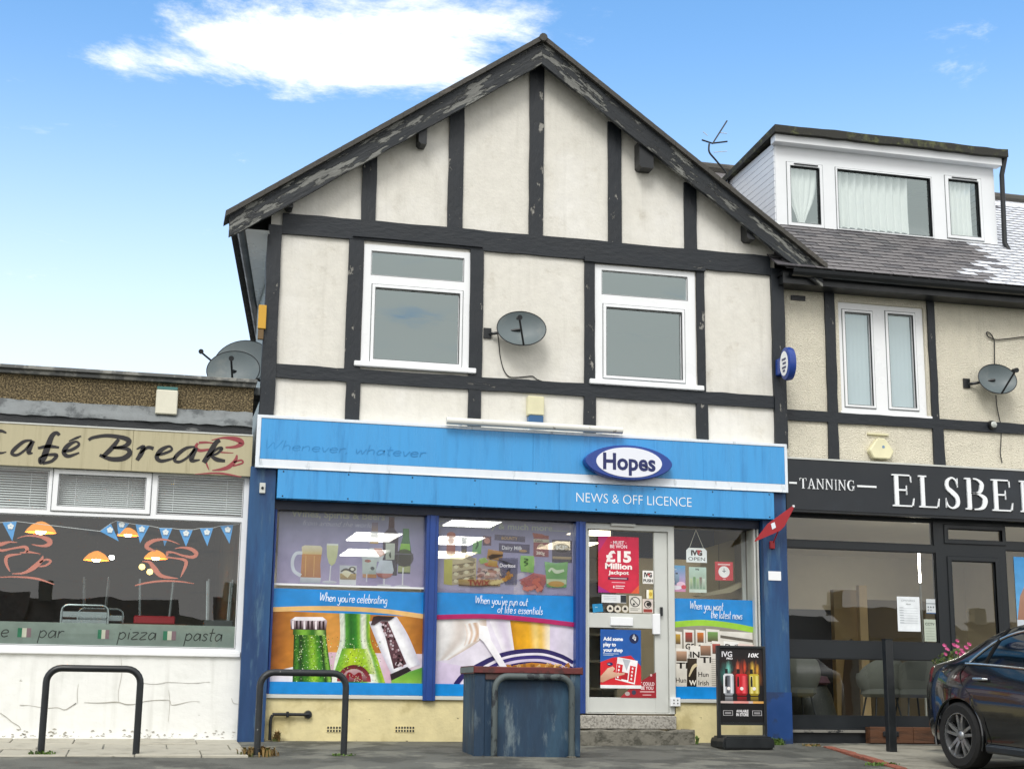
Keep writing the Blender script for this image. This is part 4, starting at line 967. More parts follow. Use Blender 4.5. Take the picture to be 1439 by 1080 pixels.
# projecting round sign on the corner post
ps = thing('projecting_sign', 'small oval double-sided sign with blue rim sticking out beside the window above', 'sign', (7.25, -0.3, 4.1))
pc = (7.288,4.46)
prof = [(0.0, -0.05), (0.17, -0.05), (0.195, -0.04), (0.205, 0.0), (0.195, 0.04), (0.17, 0.05), (0.0, 0.05)]
bb = B().lathe(prof, (0, 0, 0), 32, 'x'); bb.v = [(pc[0] + v[0] * 1.0, -0.30 + v[1] * 0.75, pc[1] + v[2] * 1.0) for v in bb.v]
part('rim', bb, m_oval, ps, smooth=True)
for s_ in (-1, 1):
    bb = B().lathe([(0.0, s_ * 0.056), (0.15, s_ * 0.054)], (0, 0, 0), 32, 'x'); bb.v = [(pc[0] + v[0], -0.30 + v[1] * 0.75, pc[1] + v[2]) for v in bb.v]
    part('face', bb, m_letter, ps)
part('arm', B().box(pc[0] - 0.05, pc[0] + 0.05, -0.17, -0.03, pc[1] - 0.1, pc[1] + 0.1), m_oval, ps, bevel=0.01)
bb = B()
for q, t_ in enumerate((0.05, 0.0, -0.05, -0.09)):
    bb.box(pc[0] - 0.0585, pc[0] - 0.057, -0.36 + 0.03 * (q > 2), -0.25 - 0.02 * (q % 2), pc[1] + t_ - 0.012, pc[1] + t_ + 0.012)
part('lettering', bb, m_navy, ps)
# red pennant on a bracket
fl = thing('red_flag_sign', 'red pennant sign on a short bracket at the right blue pilaster', 'flag sign', (7.2, -0.3, 2.2))
fp = [(7.304,2.764),(7.314,2.741),(7.184,2.513),(7.13,2.462),(7.012,2.408),(6.8,2.317),(6.822,2.352),(6.973,2.534)]
part('cloth', B().prism(fp, -0.305, -0.297), M('red_flag', '#9c1a24', 0.45, var=0.15), fl)
fq = [(7.011,2.534),(7.058,2.556),(7.073,2.494),(7.026,2.468)]
part('print', B().prism(fq, -0.308, -0.3052), m_signwhite, fl)
a_, c_ = (7.192,2.63), (7.093,2.301)
part('stay', B().tube([(a_[0], -0.29, a_[1]), (c_[0], -0.14, c_[1])], 0.008, 8), M('red_plastic', '#a01822', 0.35), fl)
part('bracket', B().box(c_[0] - 0.03, c_[0] + 0.03, -0.16, -0.12, c_[1] - 0.04, c_[1] + 0.05), M('red_plastic', '#a01822'), fl, bevel=0.006)
e_ = (7.304,2.751); part('finial', B().lathe([(0, -0.015), (0.014, -0.01), (0.014, 0.01), (0, 0.015)], (e_[0], -0.3, e_[1]), 10, 'y'), m_upvc, fl)

# cafe sign
cs = thing('cafe_sign', 'weathered beige fascia sign with black brush lettering Café Break', 'shop sign', (-1.2, -0.08, 2.8))
CZ0, CZ1 = (-0.291,2.837)[1], (-0.32,3.281)[1]
cxr = (1.038,3.065)[0]; cj = (-0.223,3.001)[0]
m_beige = M('beige_sign_panel', '#b3ab8c', 0.45, col2='#938b6e', scale=3.0, thr=(0.5, 0.75), stretch=(4, 1, 0.25), var=0.06, vscale=3)
for a, c in ((-3.85, -2.1), (-2.097, cj - 0.0015), (cj + 0.0015, cxr)): part('panel', B().box(a, c, -0.08, -0.04, CZ0, CZ1), m_beige, cs, bevel=0.002)
part('cap_strip', B().box(-3.85, cxr, -0.088, -0.03, CZ1, CZ1 + 0.015), m_alu, cs)
m_brush = M('black_brush_letter', '#1d1a1c', 0.5, var=0.05)
Y_ = -0.0815
LET = {
 'C': [[(-1.514,3.178,0.0166),(-1.578,3.196,0.0332),(-1.664,3.162,0.0497),(-1.725,3.068,0.0537),(-1.678,2.976,0.0454),(-1.56,2.962,0.0248),(-1.498,2.977,0.0083)]],
 'a': [[(-1.255,3.114,0.0167),(-1.333,3.095,0.0333),(-1.416,3.015,0.0415),(-1.442,2.963,0.0331),(-1.391,2.949,0.029),(-1.316,3.006,0.0249),(-1.254,3.099,0.0291)], [(-1.239,3.109,0.0375),(-1.269,3.029,0.0499),(-1.275,2.98,0.0415),(-1.235,2.978,0.0125)]],
 'f': [[(-0.981,3.182,0.0335),(-1.013,3.206,0.0377),(-1.056,3.167,0.0502),(-1.091,3.049,0.0626),(-1.119,2.942,0.0624),(-1.148,2.882,0.0416),(-1.162,2.929,0.0208),(-1.095,2.964,0.025),(-0.995,2.969,0.0375),(-1.036,2.904,0.0333),(-1.128,2.874,0.0291)], [(-1.186,3.033,0.025),(-1.082,3.058,0.0375),(-0.975,3.051,0.0209)]],
 'é': [[(-0.932,3.011,0.0251),(-0.85,3.032,0.0335),(-0.777,3.087,0.0293),(-0.806,3.123,0.021),(-0.883,3.081,0.046),(-0.924,3.005,0.046),(-0.875,2.963,0.0376),(-0.767,3.006,0.0168)], [(-0.88,3.124,0.0105),(-0.809,3.161,0.0252),(-0.76,3.185,0.0126)]],
 'B': [[(-0.68,3.145,0.0294),(-0.638,3.175,0.0337),(-0.497,3.204,0.038),(-0.333,3.191,0.0465),(-0.265,3.156,0.055),(-0.307,3.101,0.038),(-0.428,3.075,0.0211)], [(-0.428,3.075,0.0211),(-0.285,3.074,0.038),(-0.251,3.024,0.0549),(-0.318,2.966,0.0548),(-0.44,2.955,0.0463),(-0.558,2.992,0.0294)], [(-0.373,3.172,0.0338),(-0.438,3.072,0.0506),(-0.523,2.976,0.042)]],
 'r': [[(-0.182,3.075,0.0127),(-0.112,3.104,0.0424),(-0.134,3.024,0.0508),(-0.171,2.956,0.038)], [(-0.142,3.03,0.0169),(-0.071,3.098,0.0339),(-0.006,3.089,0.0382)]],
 'e': [[(0.023,3.021,0.0254),(0.108,3.043,0.0297),(0.184,3.086,0.0255),(0.155,3.123,0.0255),(0.075,3.078,0.0467),(0.032,3,0.0466),(0.082,2.96,0.0382),(0.198,2.992,0.0212),(0.223,3.021,0.0128)]],
 'a2': [[(0.425,3.133,0.0171),(0.333,3.111,0.0341),(0.244,3.033,0.0425),(0.22,2.975,0.034),(0.275,2.961,0.0298),(0.359,3.017,0.0256),(0.427,3.111,0.0299)], [(0.443,3.121,0.0384),(0.404,3.03,0.0512),(0.403,2.98,0.0426),(0.486,2.993,0.0128)]],
 'k': [[(0.688,3.218,0.0386),(0.643,3.183,0.0515),(0.586,3.067,0.0599),(0.529,2.965,0.0512)], [(0.557,3.023,0.0171),(0.667,3.124,0.03),(0.714,3.126,0.03),(0.66,3.067,0.0257),(0.604,3.047,0.0257),(0.663,3.006,0.0471),(0.754,2.994,0.03)]],
}
for k, v in LET.items():
    b = B()
    for st in v: ribbon_prism(b, st, Y_ - 0.002, -0.079, 6)
    part('letter', b, m_brush, cs)
CUP = [[(0.599,3.213,0.0086),(0.724,3.246,0.0215),(0.862,3.238,0.0517),(0.922,3.198,0.056),(0.856,3.155,0.0344),(0.751,3.141,0.0172)], [(0.455,3.173,0.0257),(0.436,3.129,0.0342),(0.48,3.094,0.0342),(0.584,3.111,0.0214),(0.684,3.12,0.0129)], [(0.465,3.178,0.0257),(0.538,3.186,0.0214),(0.633,3.183,0.0086)],
       [(0.877,3.065,0.0172),(0.86,2.999,0.0386),(0.773,2.917,0.0428),(0.621,2.883,0.0085)], [(0.844,2.981,0.0172),(0.922,3.011,0.0193),(0.941,2.981,0.0193),(0.841,2.942,0.0171)], [(0.442,2.834,0.0064),(0.702,2.857,0.0214),(0.936,2.827,0.0107)], [(0.69,3.086,0.0129),(0.754,3.085,0.0129),(0.838,3.085,0.0064)], [(0.549,2.983,0.0128),(0.569,2.928,0.0171),(0.588,2.888,0.0064)]]
b = B()
for st in CUP: ribbon_prism(b, st, -0.0825, -0.079, 6)
part('cup_logo', b, M('dark_red_logo', '#8d3a40', 0.5), cs)

# salon sign
ss = thing('salon_sign', 'black salon fascia sign with raised white serif letters TANNING and ELSBE', 'shop sign', (9.5, -0.1, 2.5))
fz0_, fz1_ = (8.273,2.748)[1], (8.298,3.349)[1]
part('panel', B().box(NX0 + 0.02, NX1, -0.1, 0.0, fz0_, fz1_), M('salon_fascia', '#171d24', 0.35, col2='#222a33', scale=0.7, thr=(0.5, 0.7), var=0.1), ss)
part('top_strip', B().box(NX0 + 0.02, NX1, -0.11, 0.0, fz1_, fz1_ + 0.02), m_alu, ss)
part('under_strip', B().box(NX0 + 0.02, NX1, -0.09, 0.0, fz0_ - 0.03, fz0_), m_black, ss)
ELS = [('E', (8.679,8.989,2.844,3.23)), ('L', (9.032,9.328,2.832,3.229)), ('S', (9.378,9.617,2.836,3.228)), ('B', (9.659,9.973,2.842,3.224)), ('E', (10.026,10.335,2.831,3.223)), ('I', (10.377,10.567,2.823,3.222))]
zl = sum(r[2] for c, r in ELS) / 6; hl = sum(r[3] - r[2] for c, r in ELS) / 6
for ch, r in ELS:
    b = B(); serif(ch, r[0], zl, hl, r[1] - r[0], b, -0.122, -0.1); part('letter', b, m_letter, ss)
TN = (7.48,8.208,2.988,3.097); wds = {'T': 1.0, 'A': 1.1, 'N': 1.15, 'I': .5, 'G': 1.1}; tot = sum(wds[c] for c in 'TANNING'); x = TN[0]
for ch in 'TANNING':
    wd = wds[ch] * (TN[1] - TN[0]) / tot; b = B(); serif(ch, x, TN[2] + 0.01, 0.125, wd * 0.92, b, -0.112, -0.1); part('letter', b, m_letter, ss); x += wd
zd = TN[2] + 0.07
for q in ((7.347,7.447,3.061,3.073), (8.234,8.487,3.04,3.054)): part('dash', B().box(q[0], q[1], -0.108, -0.1, zd - 0.01, zd + 0.012), m_letter, ss)

# ---------------------------------------------------------------- fittings on the walls
m_dish = M('dish_grey', '#5f6a6d', 0.5, col2='#6f7676', scale=5, thr=(0.5, 0.7), var=0.1)
m_cable = M('black_cable', '#1c1c1c', 0.6)
def dish(label, c, rx, rz, yaw, tilt, y, wall_y, arm=(-0.12, -0.16), brk=-1, group='satellite dishes'):
    """shallow elliptical reflector; c = centre x,z"""
    t = thing('satellite_dish', label, 'satellite dish', (c[0], y, c[1]), 0.0, group)
    R_ = Matrix.Rotation(yaw, 4, 'Z') @ Matrix.Rotation(tilt, 4, 'X')
    b = B(); n = 36; rings = 7
    for s_, off in ((1, 0.0), (-1, 0.012)):
        for k in range(rings + 1):
            q = k / rings
            for j in range(n):
                a = 2 * math.pi * j / n
                b.v.append(tuple(R_ @ Vector((rx * q * math.cos(a), off + 0.075 * (1 - q * q) , rz * q * math.sin(a)))))
    m_ = (rings + 1) * n
    for side in range(2):
        for k in range(rings):
            for j in range(n):
                q = (j + 1) % n; f = (side * m_ + k * n + j, side * m_ + k * n + q, side * m_ + (k + 1) * n + q, side * m_ + (k + 1) * n + j); b.f.append(f if side == 0 else f[::-1])
    for j in range(n):
        q = (j + 1) % n; b.f.append((rings * n + j, rings * n + q, m_ + rings * n + q, m_ + rings * n + j))
    b.v = [(v[0] + c[0], v[1] + y, v[2] + c[1]) for v in b.v]
    part('reflector', b, m_dish, t, smooth=True)
    b = B(); b.tube([tuple(Vector((rx * math.cos(2 * math.pi * j / n), 0.004, rz * math.sin(2 * math.pi * j / n)))) for j in range(n + 1)], 0.006, 6)
    b.v = [tuple((R_ @ Vector(v)) + Vector((c[0], y, c[1]))) for v in b.v]; part('rim', b, m_black, t)
    p0 = R_ @ Vector((0.02, 0.0, -rz * 0.98)); p1 = R_ @ Vector((arm[0] * -1 + 0.0, -0.30, -rz * 0.15))
    o = Vector((c[0], y, c[1]))
    part('arm', B().tube([tuple(o + p0), tuple(o + (p0 * 0.45 + p1 * 0.55)), tuple(o + p1)], 0.012, 8), m_black, t)
    part('receiver', B().tube([tuple(o + p1 + Vector((0, -0.03, 0.0))), tuple(o + p1 + Vector((0, 0.06, 0.012)))], [0.03, 0.022], 12), m_black, t, smooth=True)
    part('mount', B().tube([tuple(o + Vector((0, 0.06, 0))), tuple(o + Vector((brk * (rx + 0.02), wall_y - y - 0.05, -0.05))), tuple(o + Vector((brk * (rx + 0.06), wall_y - y, -0.05)))], 0.018, 8), m_black, t)
    part('wall_plate', B().box(c[0] + brk * (rx + 0.03) , c[0] + brk * (rx + 0.12), wall_y - 0.02, wall_y, c[1] - 0.1, c[1] + 0.02), m_black, t)
    return t
dc = (4.022,4.684)
dish('grey satellite dish on the cream wall between the two upstairs windows', dc, 0.285, 0.22, rad(-8), rad(-14), -0.2, 0.0, (0.06, 0), -1)
dc2 = (10.226,4.507)
dish('grey satellite dish on the roughcast wall beside the salon upstairs window', dc2, 0.25, 0.205, rad(-8), rad(-14), -0.1, 0.1, (-0.1, 0), -1)
d3 = (0.884,4.296)
dish('rear, higher satellite dish of the pair above the cafe roof', (d3[0] + 0.05, d3[1] + 0.03), 0.34, 0.31, rad(-20), rad(-20), 0.95, 1.2, (0.40, 0), 1)
d4 = (0.817,4.194)
dish('front satellite dish of the pair, low behind the cafe parapet', (d4[0], d4[1] - 0.06), 0.30, 0.25, rad(-12), rad(-18), 0.5, 0.8, (-0.02, 0), 1)
def cable(label, pts, y, r=0.006, name='cable'):
    q = smoothpath([(p[0], p[1]) for p in pts], 5)
    return tag(part(name, B().tube([(p[0], y, p[1]) for p in q], r, 6), m_cable, None, smooth=True), label, 'cable')
cable('thin black cable looping down from the dish between the upstairs windows', [(3.785,4.645),(3.795,4.571),(3.817,4.384),(3.861,4.227),(3.919,4.152),(3.994,4.142),(4.107,4.157),(4.202,4.17),(4.24,4.149),(4.269,4.132),(4.374,4.101)], -0.012)
cable('thin cable hanging from the roughcast-wall dish to the salon fascia', [(10.307,4.338),(10.31,4.201),(10.334,4.049),(10.354,3.928),(10.339,3.745),(10.321,3.593),(10.338,3.474)], 0.085)
cable('cable strung along the wall above the roughcast-wall dish with a loop', [(10.3,4.537),(10.312,4.785),(10.325,5.034),(10.317,5.073),(10.274,5.14),(10.224,5.152),(10.238,5.098),(10.32,5.068),(10.388,5.067),(10.526,5.088),(10.758,5.128),(11.187,5.174)], 0.08, 0.007)
def alarm(label, r, y, mat, mat2=None, shape='box', teal=False):
    t = thing('alarm_box', label, 'alarm box', ((r[0] + r[1]) / 2, y, r[2]))
    x0, x1, z0, z1 = r
    if shape == 'hex':
        zc = (z0 + z1) / 2 - 0.03; cx = (x0 + x1) / 2
        part('case', B().prism([(x0, zc), (x0 + 0.06, z0), (x1 - 0.06, z0), (x1, zc), (cx + 0.05, z1), (cx - 0.05, z1)], y - 0.09, y), mat, t, bevel=0.012)
        part('top_plate', B().box(x0 + 0.02, x1 - 0.03, y - 0.03, y, z1 + 0.05, z1 + 0.07), mat, t)
        part('badge', B().lathe([(0, -0.003), (0.018, -0.003), (0.018, 0)], (cx + 0.02, y - 0.09, zc + 0.05), 12, 'y'), M('badge_blue', '#6f8fae', 0.4), t)
    else:
        part('case', B().box(x0, x1, y - 0.09, y, z0 + (0.10 if mat2 and not teal else 0), z1), mat, t, bevel=0.01)
        if mat2 and not teal: part('strobe', B().prism([(x0 + 0.01, z0 + 0.02), (x0 + 0.03, z0), (x1 - 0.01, z0), (x1 - 0.01, z0 + 0.098), (x0 + 0.03, z0 + 0.098), (x0 + 0.01, z0 + 0.08)], y - 0.085, y), mat2, t, bevel=0.006)
        if teal: part('lid', B().box(x0 + 0.005, x1 - 0.005, y - 0.085, y, z1, z1 + 0.035), mat2, t, bevel=0.005)
alarm('cream alarm box with blue strobe on the wall above the fascia lamp', (4.135,4.332,3.6,3.921), 0.0, M('cream_plastic', '#ded9b5', 0.4), M('blue_lens', '#2b5a86', 0.25))
alarm('white alarm box with teal top on the cafe parapet', (-0.014,0.215,3.468,3.736), -0.01, M('ivory_plastic', '#d9d6c4', 0.45, var=0.08), M('teal_lens', '#3c6f6d', 0.4), teal=True)
alarm('cream hexagonal alarm box on the roughcast above the salon sign', (8.478,8.811,3.429,3.685), 0.1, M('cream_plastic', '#ded9b5'), shape='hex')
fd = (10.209,3.943)
fd_t = thing('round_wall_lamp', 'small round clear bulkhead lamp on the black beam below the right dish', 'lamp', (fd[0], 0.06, fd[1]))
part('body', B().lathe([(0.0, -0.05), (0.04, -0.05), (0.055, -0.02), (0.06, 0.02)], (fd[0], 0.06, fd[1]), 18, 'y'), m_black, fd_t, smooth=True)
part('lens', B().lathe([(0.0, -0.062), (0.03, -0.058), (0.042, -0.048)], (fd[0], 0.06, fd[1]), 18, 'y'), M('clear_lens', '#b9bdb8', 0.2), fd_t, smooth=True)
# yellow sensor on the left corner post
ysn = (1.032,1.119,4.49,4.761)
t = thing('yellow_sensor', 'narrow yellow box on the left corner post of the gabled house', 'sensor', (ysn[0], -0.08, ysn[2]))
part('case', B().box(ysn[0], ysn[1], -0.10, -0.045, ysn[2], ysn[3]), M('yellow_plastic', '#c99a2e', 0.5, var=0.1), t, bevel=0.005)
part('lower_case', B().box(ysn[0] + 0.005, ysn[1] - 0.02, -0.09, -0.045, ysn[2] - 0.12, ysn[2] - 0.003), M('brown_plastic', '#6a5330', 0.5), t, bevel=0.005)
# door entry box and wall plate on the pilasters
q = (1.132,1.195,2.653,2.766)
t = thing('door_bell', 'small grey bell push on the left blue pilaster', 'door bell', (q[0], -0.13, q[2]))
part('plate', B().box(q[0], q[1], -0.145, -0.12, q[2], q[3]), m_alu, t, bevel=0.004)
part('button', B().lathe([(0, -0.012), (0.014, -0.010), (0.016, 0)], ((q[0] + q[1]) / 2, -0.145, (q[2] + q[3]) / 2), 12, 'y'), m_black, t)
q = (7.04,7.198,1.894,2)
tag(part('wall_notice', B().box(q[0], q[1], -0.139, -0.131, q[2], q[3]), m_upvc, None, bevel=0.002), 'blank white plate on the right blue pilaster', 'notice')
# waste pipe on the cream stall riser
t = thing('waste_pipe', 'black pipe elbowing along the cream wall below the bottle window', 'pipe', (1.45, -0.05, 0.05))
pp = [(1.766,0.324),(1.391,0.312),(1.371,0.286),(1.381,0.065)]
pth = smoothpath([(p[0], p[1]) for p in pp[:1]] + [(pp[1][0] + 0.03, pp[0][1]), (pp[1][0], pp[0][1] - 0.008), (pp[2][0], pp[2][1] - 0.03)] + [(pp[2][0], 0.06)], 5)
part('pipe', B().tube([(p[0], -0.045, p[1]) for p in pth], 0.017, 10), m_black, t, smooth=True)
part('hopper', B().lathe([(0.0, -0.05), (0.038, -0.045), (0.045, 0.0), (0.03, 0.06)], (pp[0][0], -0.0, pp[0][1]), 16, 'y'), m_black, t, smooth=True)
for p in ((pp[0][0] - 0.22, pp[0][1]), (pp[2][0], 0.24)): part('clip', B().box(p[0] - 0.012, p[0] + 0.012, -0.068, 0.0, p[1] - 0.03, p[1] + 0.03), m_black, t, bevel=0.004)
# external socket by the door
q = (5.852,5.966,0.449,0.546)
t = thing('outdoor_socket', 'small white socket box on the cream wall beside the shop door', 'socket', (q[0], -0.05, q[2]))
part('case', B().box(q[0], q[1], -0.05, 0.0, q[2], q[3]), m_upvc, t, bevel=0.004)
for dx, dz in ((0.3, 0.35), (0.3, 0.7), (0.7, 0.35), (0.7, 0.7)): part('hole', B().box(q[0] + dx * (q[1] - q[0]) - .006, q[0] + dx * (q[1] - q[0]) + .006, -0.052, -0.05, q[2] + dz * (q[3] - q[2]) - .008, q[2] + dz * (q[3] - q[2]) + .008), m_black, t)
# tv aerial
t = thing('tv_aerial', 'spindly TV aerial on a bent mast behind the right bargeboard', 'aerial', (7.6, 2.5, 7.2))
ya = 2.5
mp_ = [(7.726,7.75),(7.722,7.89),(7.555,8.083),(7.458,8.196),(7.46,8.32)]
part('mast', B().tube([(p[0], ya, p[1]) for p in smoothpath(mp_, 5)], 0.014, 8), m_black, t, smooth=True)
bm1 = [(7.47,8.285),(7.782,8.745)]
part('boom', B().tube([(bm1[0][0], ya - 0.1, bm1[0][1]), (bm1[1][0], ya + 0.1, bm1[1][1])], 0.011, 6), m_black, t)
cr_ = [(7.347,8.367),(7.506,8.332),(7.739,8.385)]
for k in range(2): part('reflector_rod', B().tube([(cr_[k][0], ya, cr_[k][1]), (cr_[k + 1][0], ya, cr_[k + 1][1])], 0.012, 6), m_black, t)
for q in ([(7.367,8.493),(7.437,8.441)], [(7.522,8.196),(7.729,8.235)], [(7.634,8.508),(7.734,8.505)]): part('director_rod', B().tube([(q[0][0], ya, q[0][1]), (q[1][0], ya, q[1][1])], 0.005, 6), m_alu, t)

# ---------------------------------------------------------------- on the pavement
m_worn_black = M('worn_black_tube', '#1f2326', 0.45, col2='#8d8d88', scale=16, thr=(0.64, 0.68), var=0.25, vscale=12, bump=0.2)
m_clean_black = M('black_tube', '#191d20', 0.4, var=0.2, vscale=8)
m_pale_tube = M('flaking_grey_tube', '#4c5555', 0.55, col2='#20252a', scale=9, thr=(0.54, 0.60), stretch=(1, 1, 0.5), var=0.2, bump=0.3)
def stand(label, x0, x1, y0, y1, zt, mat):
    t = thing('bike_stand', label, 'bike stand', ((x0 + x1) / 2, (y0 + y1) / 2, gz((y0 + y1) / 2)), 0, 'hoop bike stands on the pavement')
    r = 0.13; pts = [(0, gz(y0) - 0.1), (0, zt - r)] + [(r - r * math.cos(a), zt - r + r * math.sin(a)) for a in [rad(k * 15) for k in range(1, 6)]] + [(r, zt)]
    ln = x1 - x0; P3 = []
    for u, z in pts: P3.append((u, z))
    for u, z in reversed(pts): P3.append((ln - u, z if z > 0.1 else gz(y1) - 0.1))
    part('hoop', B().tube([(x0 + u, y0 + (y1 - y0) * u / ln, z) for u, z in P3], 0.032, 12), mat, t, smooth=True)
    for x, y in ((x0, y0), (x1, y1)): part('foot_collar', B().lathe([(0.05, -0.02), (0.05, 0.006), (0.033, 0.012)], (x, y, gz(y)), 14), m_conc, t)
    return t
stand('clean black hoop bike stand in front of the cafe wall', -0.83, 0.01, -1.68, -1.72, 0.745, m_clean_black)
stand('chipped black hoop bike stand before the bottle poster window', 1.11, 1.93, -1.76, -1.72, 0.735, m_worn_black)
stand('flaking grey hoop bike stand against the blue box', 3.375, 4.165, -1.83, -1.81, 0.73, m_pale_tube)
# blue box with a red lid
t = thing('blue_box_bin', 'scuffed blue wooden box with red lid in front of the cereal poster', 'bin', (3.73, -1.5, gz(-1.5)))
m_box = M('scuffed_blue_box', '#1c364e', 0.6, col2='#76858a', scale=5.5, thr=(0.54, 0.74), stretch=(1.3, 1, 0.35), var=0.25, vscale=8, bump=0.35, bscale=25, col3='#2c4a60', scale3=3, thr3=(0.45, 0.6))
bx0, bx1, by0, by1, bzt = 3.195, 4.265, -1.75, -1.22, 0.765
b = B(); b.beam(bx0, bx1, gz(by0) - 0.02, bzt, by0, by1, 0.005, 0.2); part('body', b, m_box, t, bevel=0.01)
part('corner_strip', B().box(bx1 - 0.11, bx1 + 0.004, by0 - 0.012, by0 + 0.1, gz(by0), bzt - 0.005), m_box, t, bevel=0.006)
part('corner_strip', B().box(bx0 - 0.004, bx0 + 0.10, by0 - 0.012, by0 + 0.1, gz(by0), bzt - 0.005), m_box, t, bevel=0.006)
part('brown_rail', B().box(bx0 + 0.1, bx1 - 0.11, by0 - 0.02, by0 + 0.02, bzt - 0.065, bzt - 0.008), M('brown_rail_paint', '#4b3633', 0.6, var=0.2), t)
part('lid', B().beam(bx0 - 0.025, bx1 + 0.02, bzt - 0.004, bzt + 0.058, by0 - 0.04, by1 + 0.04, 0.003, 0.2), M('red_lid_paint', '#642927', 0.55, col2='#482726', scale=5, var=0.15, bump=0.2), t, bevel=0.006)
part('lid_end', B().box(bx0 - 0.032, bx0 - 0.026, by0 - 0.035, by1 + 0.035, bzt, bzt + 0.054), M('grey_lid_end', '#6b7475', 0.7), t)
# pavement A-board
t = thing('pavement_sign', 'black framed pavement sign with three vapes standing by the right pilaster', 'pavement sign', (6.35, -0.85, gz(-0.85)))
AX0, AX1 = 6.10, 6.665; AY = -0.82; AZ0 = gz(-0.85); AZ1 = (6.396,1.11)[1]
fr = B().ring((AX0, AX1, AZ0 + 0.08, AZ1), (AX0 + 0.03, AX1 - 0.03, AZ0 + 0.15, AZ1 - 0.03), AY - 0.03, AY + 0.03)
part('frame', fr, m_clean_black, t, bevel=0.006)
part('base', B().prism([(AX0 - 0.012, AZ0 + 0.005), (AX1 + 0.012, AZ0 + 0.005), (AX1 + 0.012, AZ0 + 0.085), (AX1 - 0.01, AZ0 + 0.14), (AX0 + 0.01, AZ0 + 0.14), (AX0 - 0.012, AZ0 + 0.085)], AY - 0.2, AY + 0.2), m_clean_black, t, bevel=0.02, seg=2)
AB = (AX0 + 0.03, AX1 - 0.03, AZ0 + 0.285, AZ1 - 0.03)
part('cross_rail', B().box(AX0 + 0.03, AX1 - 0.03, AY - 0.02, AY + 0.02, AZ0 + 0.255, AZ0 + 0.285), m_clean_black, t)
part('board', B().box(AB[0], AB[1], AY - 0.012, AY + 0.012, AB[2], AB[3]), m_black, t)
aboard = t
# black square post
t = thing('black_post', 'plain square black post standing before the salon window', 'post', (8.0, -1.12, gz(-1.12)))
pz = (8.002,1.202)[1]
part('post', B().beam(7.955, 8.045, gz(-1.1) - 0.1, pz, -1.165, -1.075, 0.001, 0.4), m_clean_black, t, bevel=0.006)
part('cap', B().box(7.952, 8.048, -1.168, -1.072, pz, pz + 0.006), m_black, t)
# wooden box with a dark handle at the salon foot
t = thing('wooden_planter_box', 'low brown wooden box with black handle at the foot of the salon', 'wooden box', (8.7, -0.1, 0.05))
m_wood = M('brown_crate_wood', '#5d3b24', 0.7, col2='#3f2818', scale=6, thr=(0.45, 0.65), stretch=(0.3, 1, 3), var=0.2, bump=0.3)
wx = [8.30, 8.86, 9.42, 9.98]
for k in range(3): part('panel', B().box(wx[k] + 0.003, wx[k + 1] - 0.003, -0.06, -0.03, 0.055, 0.24), m_wood, t, bevel=0.004)
part('body', B().box(8.3, 9.98, -0.03, 0.05, 0.05, 0.235), m_wood, t)
part('handle', B().box(8.46, 8.66, -0.09, -0.06, 0.13, 0.19), m_black, t, bevel=0.008)
# weeds
def weed(label, x, y, n, h, sp, mat):
    t = thing('weed', label, 'weed', (x, y, gz(y) if y < 0 else 0.05), 0, 'weeds at the foot of things'); b = B(); z0 = t.location.z
    for k in range(n):
        a = random.uniform(0, 6.28); r = random.uniform(0, sp) ; px_, py_ = x + r * math.cos(a), y + r * 0.5 * math.sin(a); L_ = h * random.uniform(.4, 1); le = random.uniform(0.2, 0.9); wd = random.uniform(.006, .016); d = random.uniform(0, 6.28)
        p0 = Vector((px_, py_, z0 - 0.01)); p1 = p0 + Vector((math.cos(d) * L_ * .3 * le, math.sin(d) * L_ * .3 * le, L_ * .7)); p2 = p0 + Vector((math.cos(d) * L_ * le, math.sin(d) * L_ * le, L_ * (1 - .4 * le)))
        s_ = Vector((-math.sin(d), math.cos(d), 0)) * wd
        b.poly([p0 - s_ * .5, p0 + s_ * .5, p1 + s_, p1 - s_]); b.poly([p1 - s_, p1 + s_, p2])
    part('leaves', b, mat, t)
m_weed = M('weed_green', '#5d7a33', 0.7, col2='#3d5424', scale=9, var=0.3); m_dry = M('dry_weed', '#8d7346', 0.8, col2='#4c5a2a', scale=12, var=0.3)
for a in (('low weeds round the left foot of the cafe bike stand', -0.83, -1.70, 90, .07, .13, m_weed), ('weeds and dry stalks at the left foot of the chipped bike stand', 1.13, -1.72, 150, .13, .20, m_dry), ('sparse weeds at the right foot of the chipped bike stand', 1.93, -1.72, 50, .05, .13, m_weed),
          ('weeds between the shop step and the pavement sign', 5.95, -0.25, 130, .14, .14, m_weed), ('green weeds at the foot of the right blue pilaster', 6.98, -0.30, 160, .12, .16, m_weed), ('low weeds at the end of the brick edging', 7.10, -2.55, 90, .05, .2, m_weed), ('dry weed under the waste pipe', 1.44, -0.06, 40, .16, .05, m_dry), ('moss along the foot of the salon wall by the brick edging', 7.36, -0.42, 90, .05, .14, m_dry)):
    weed(*a)
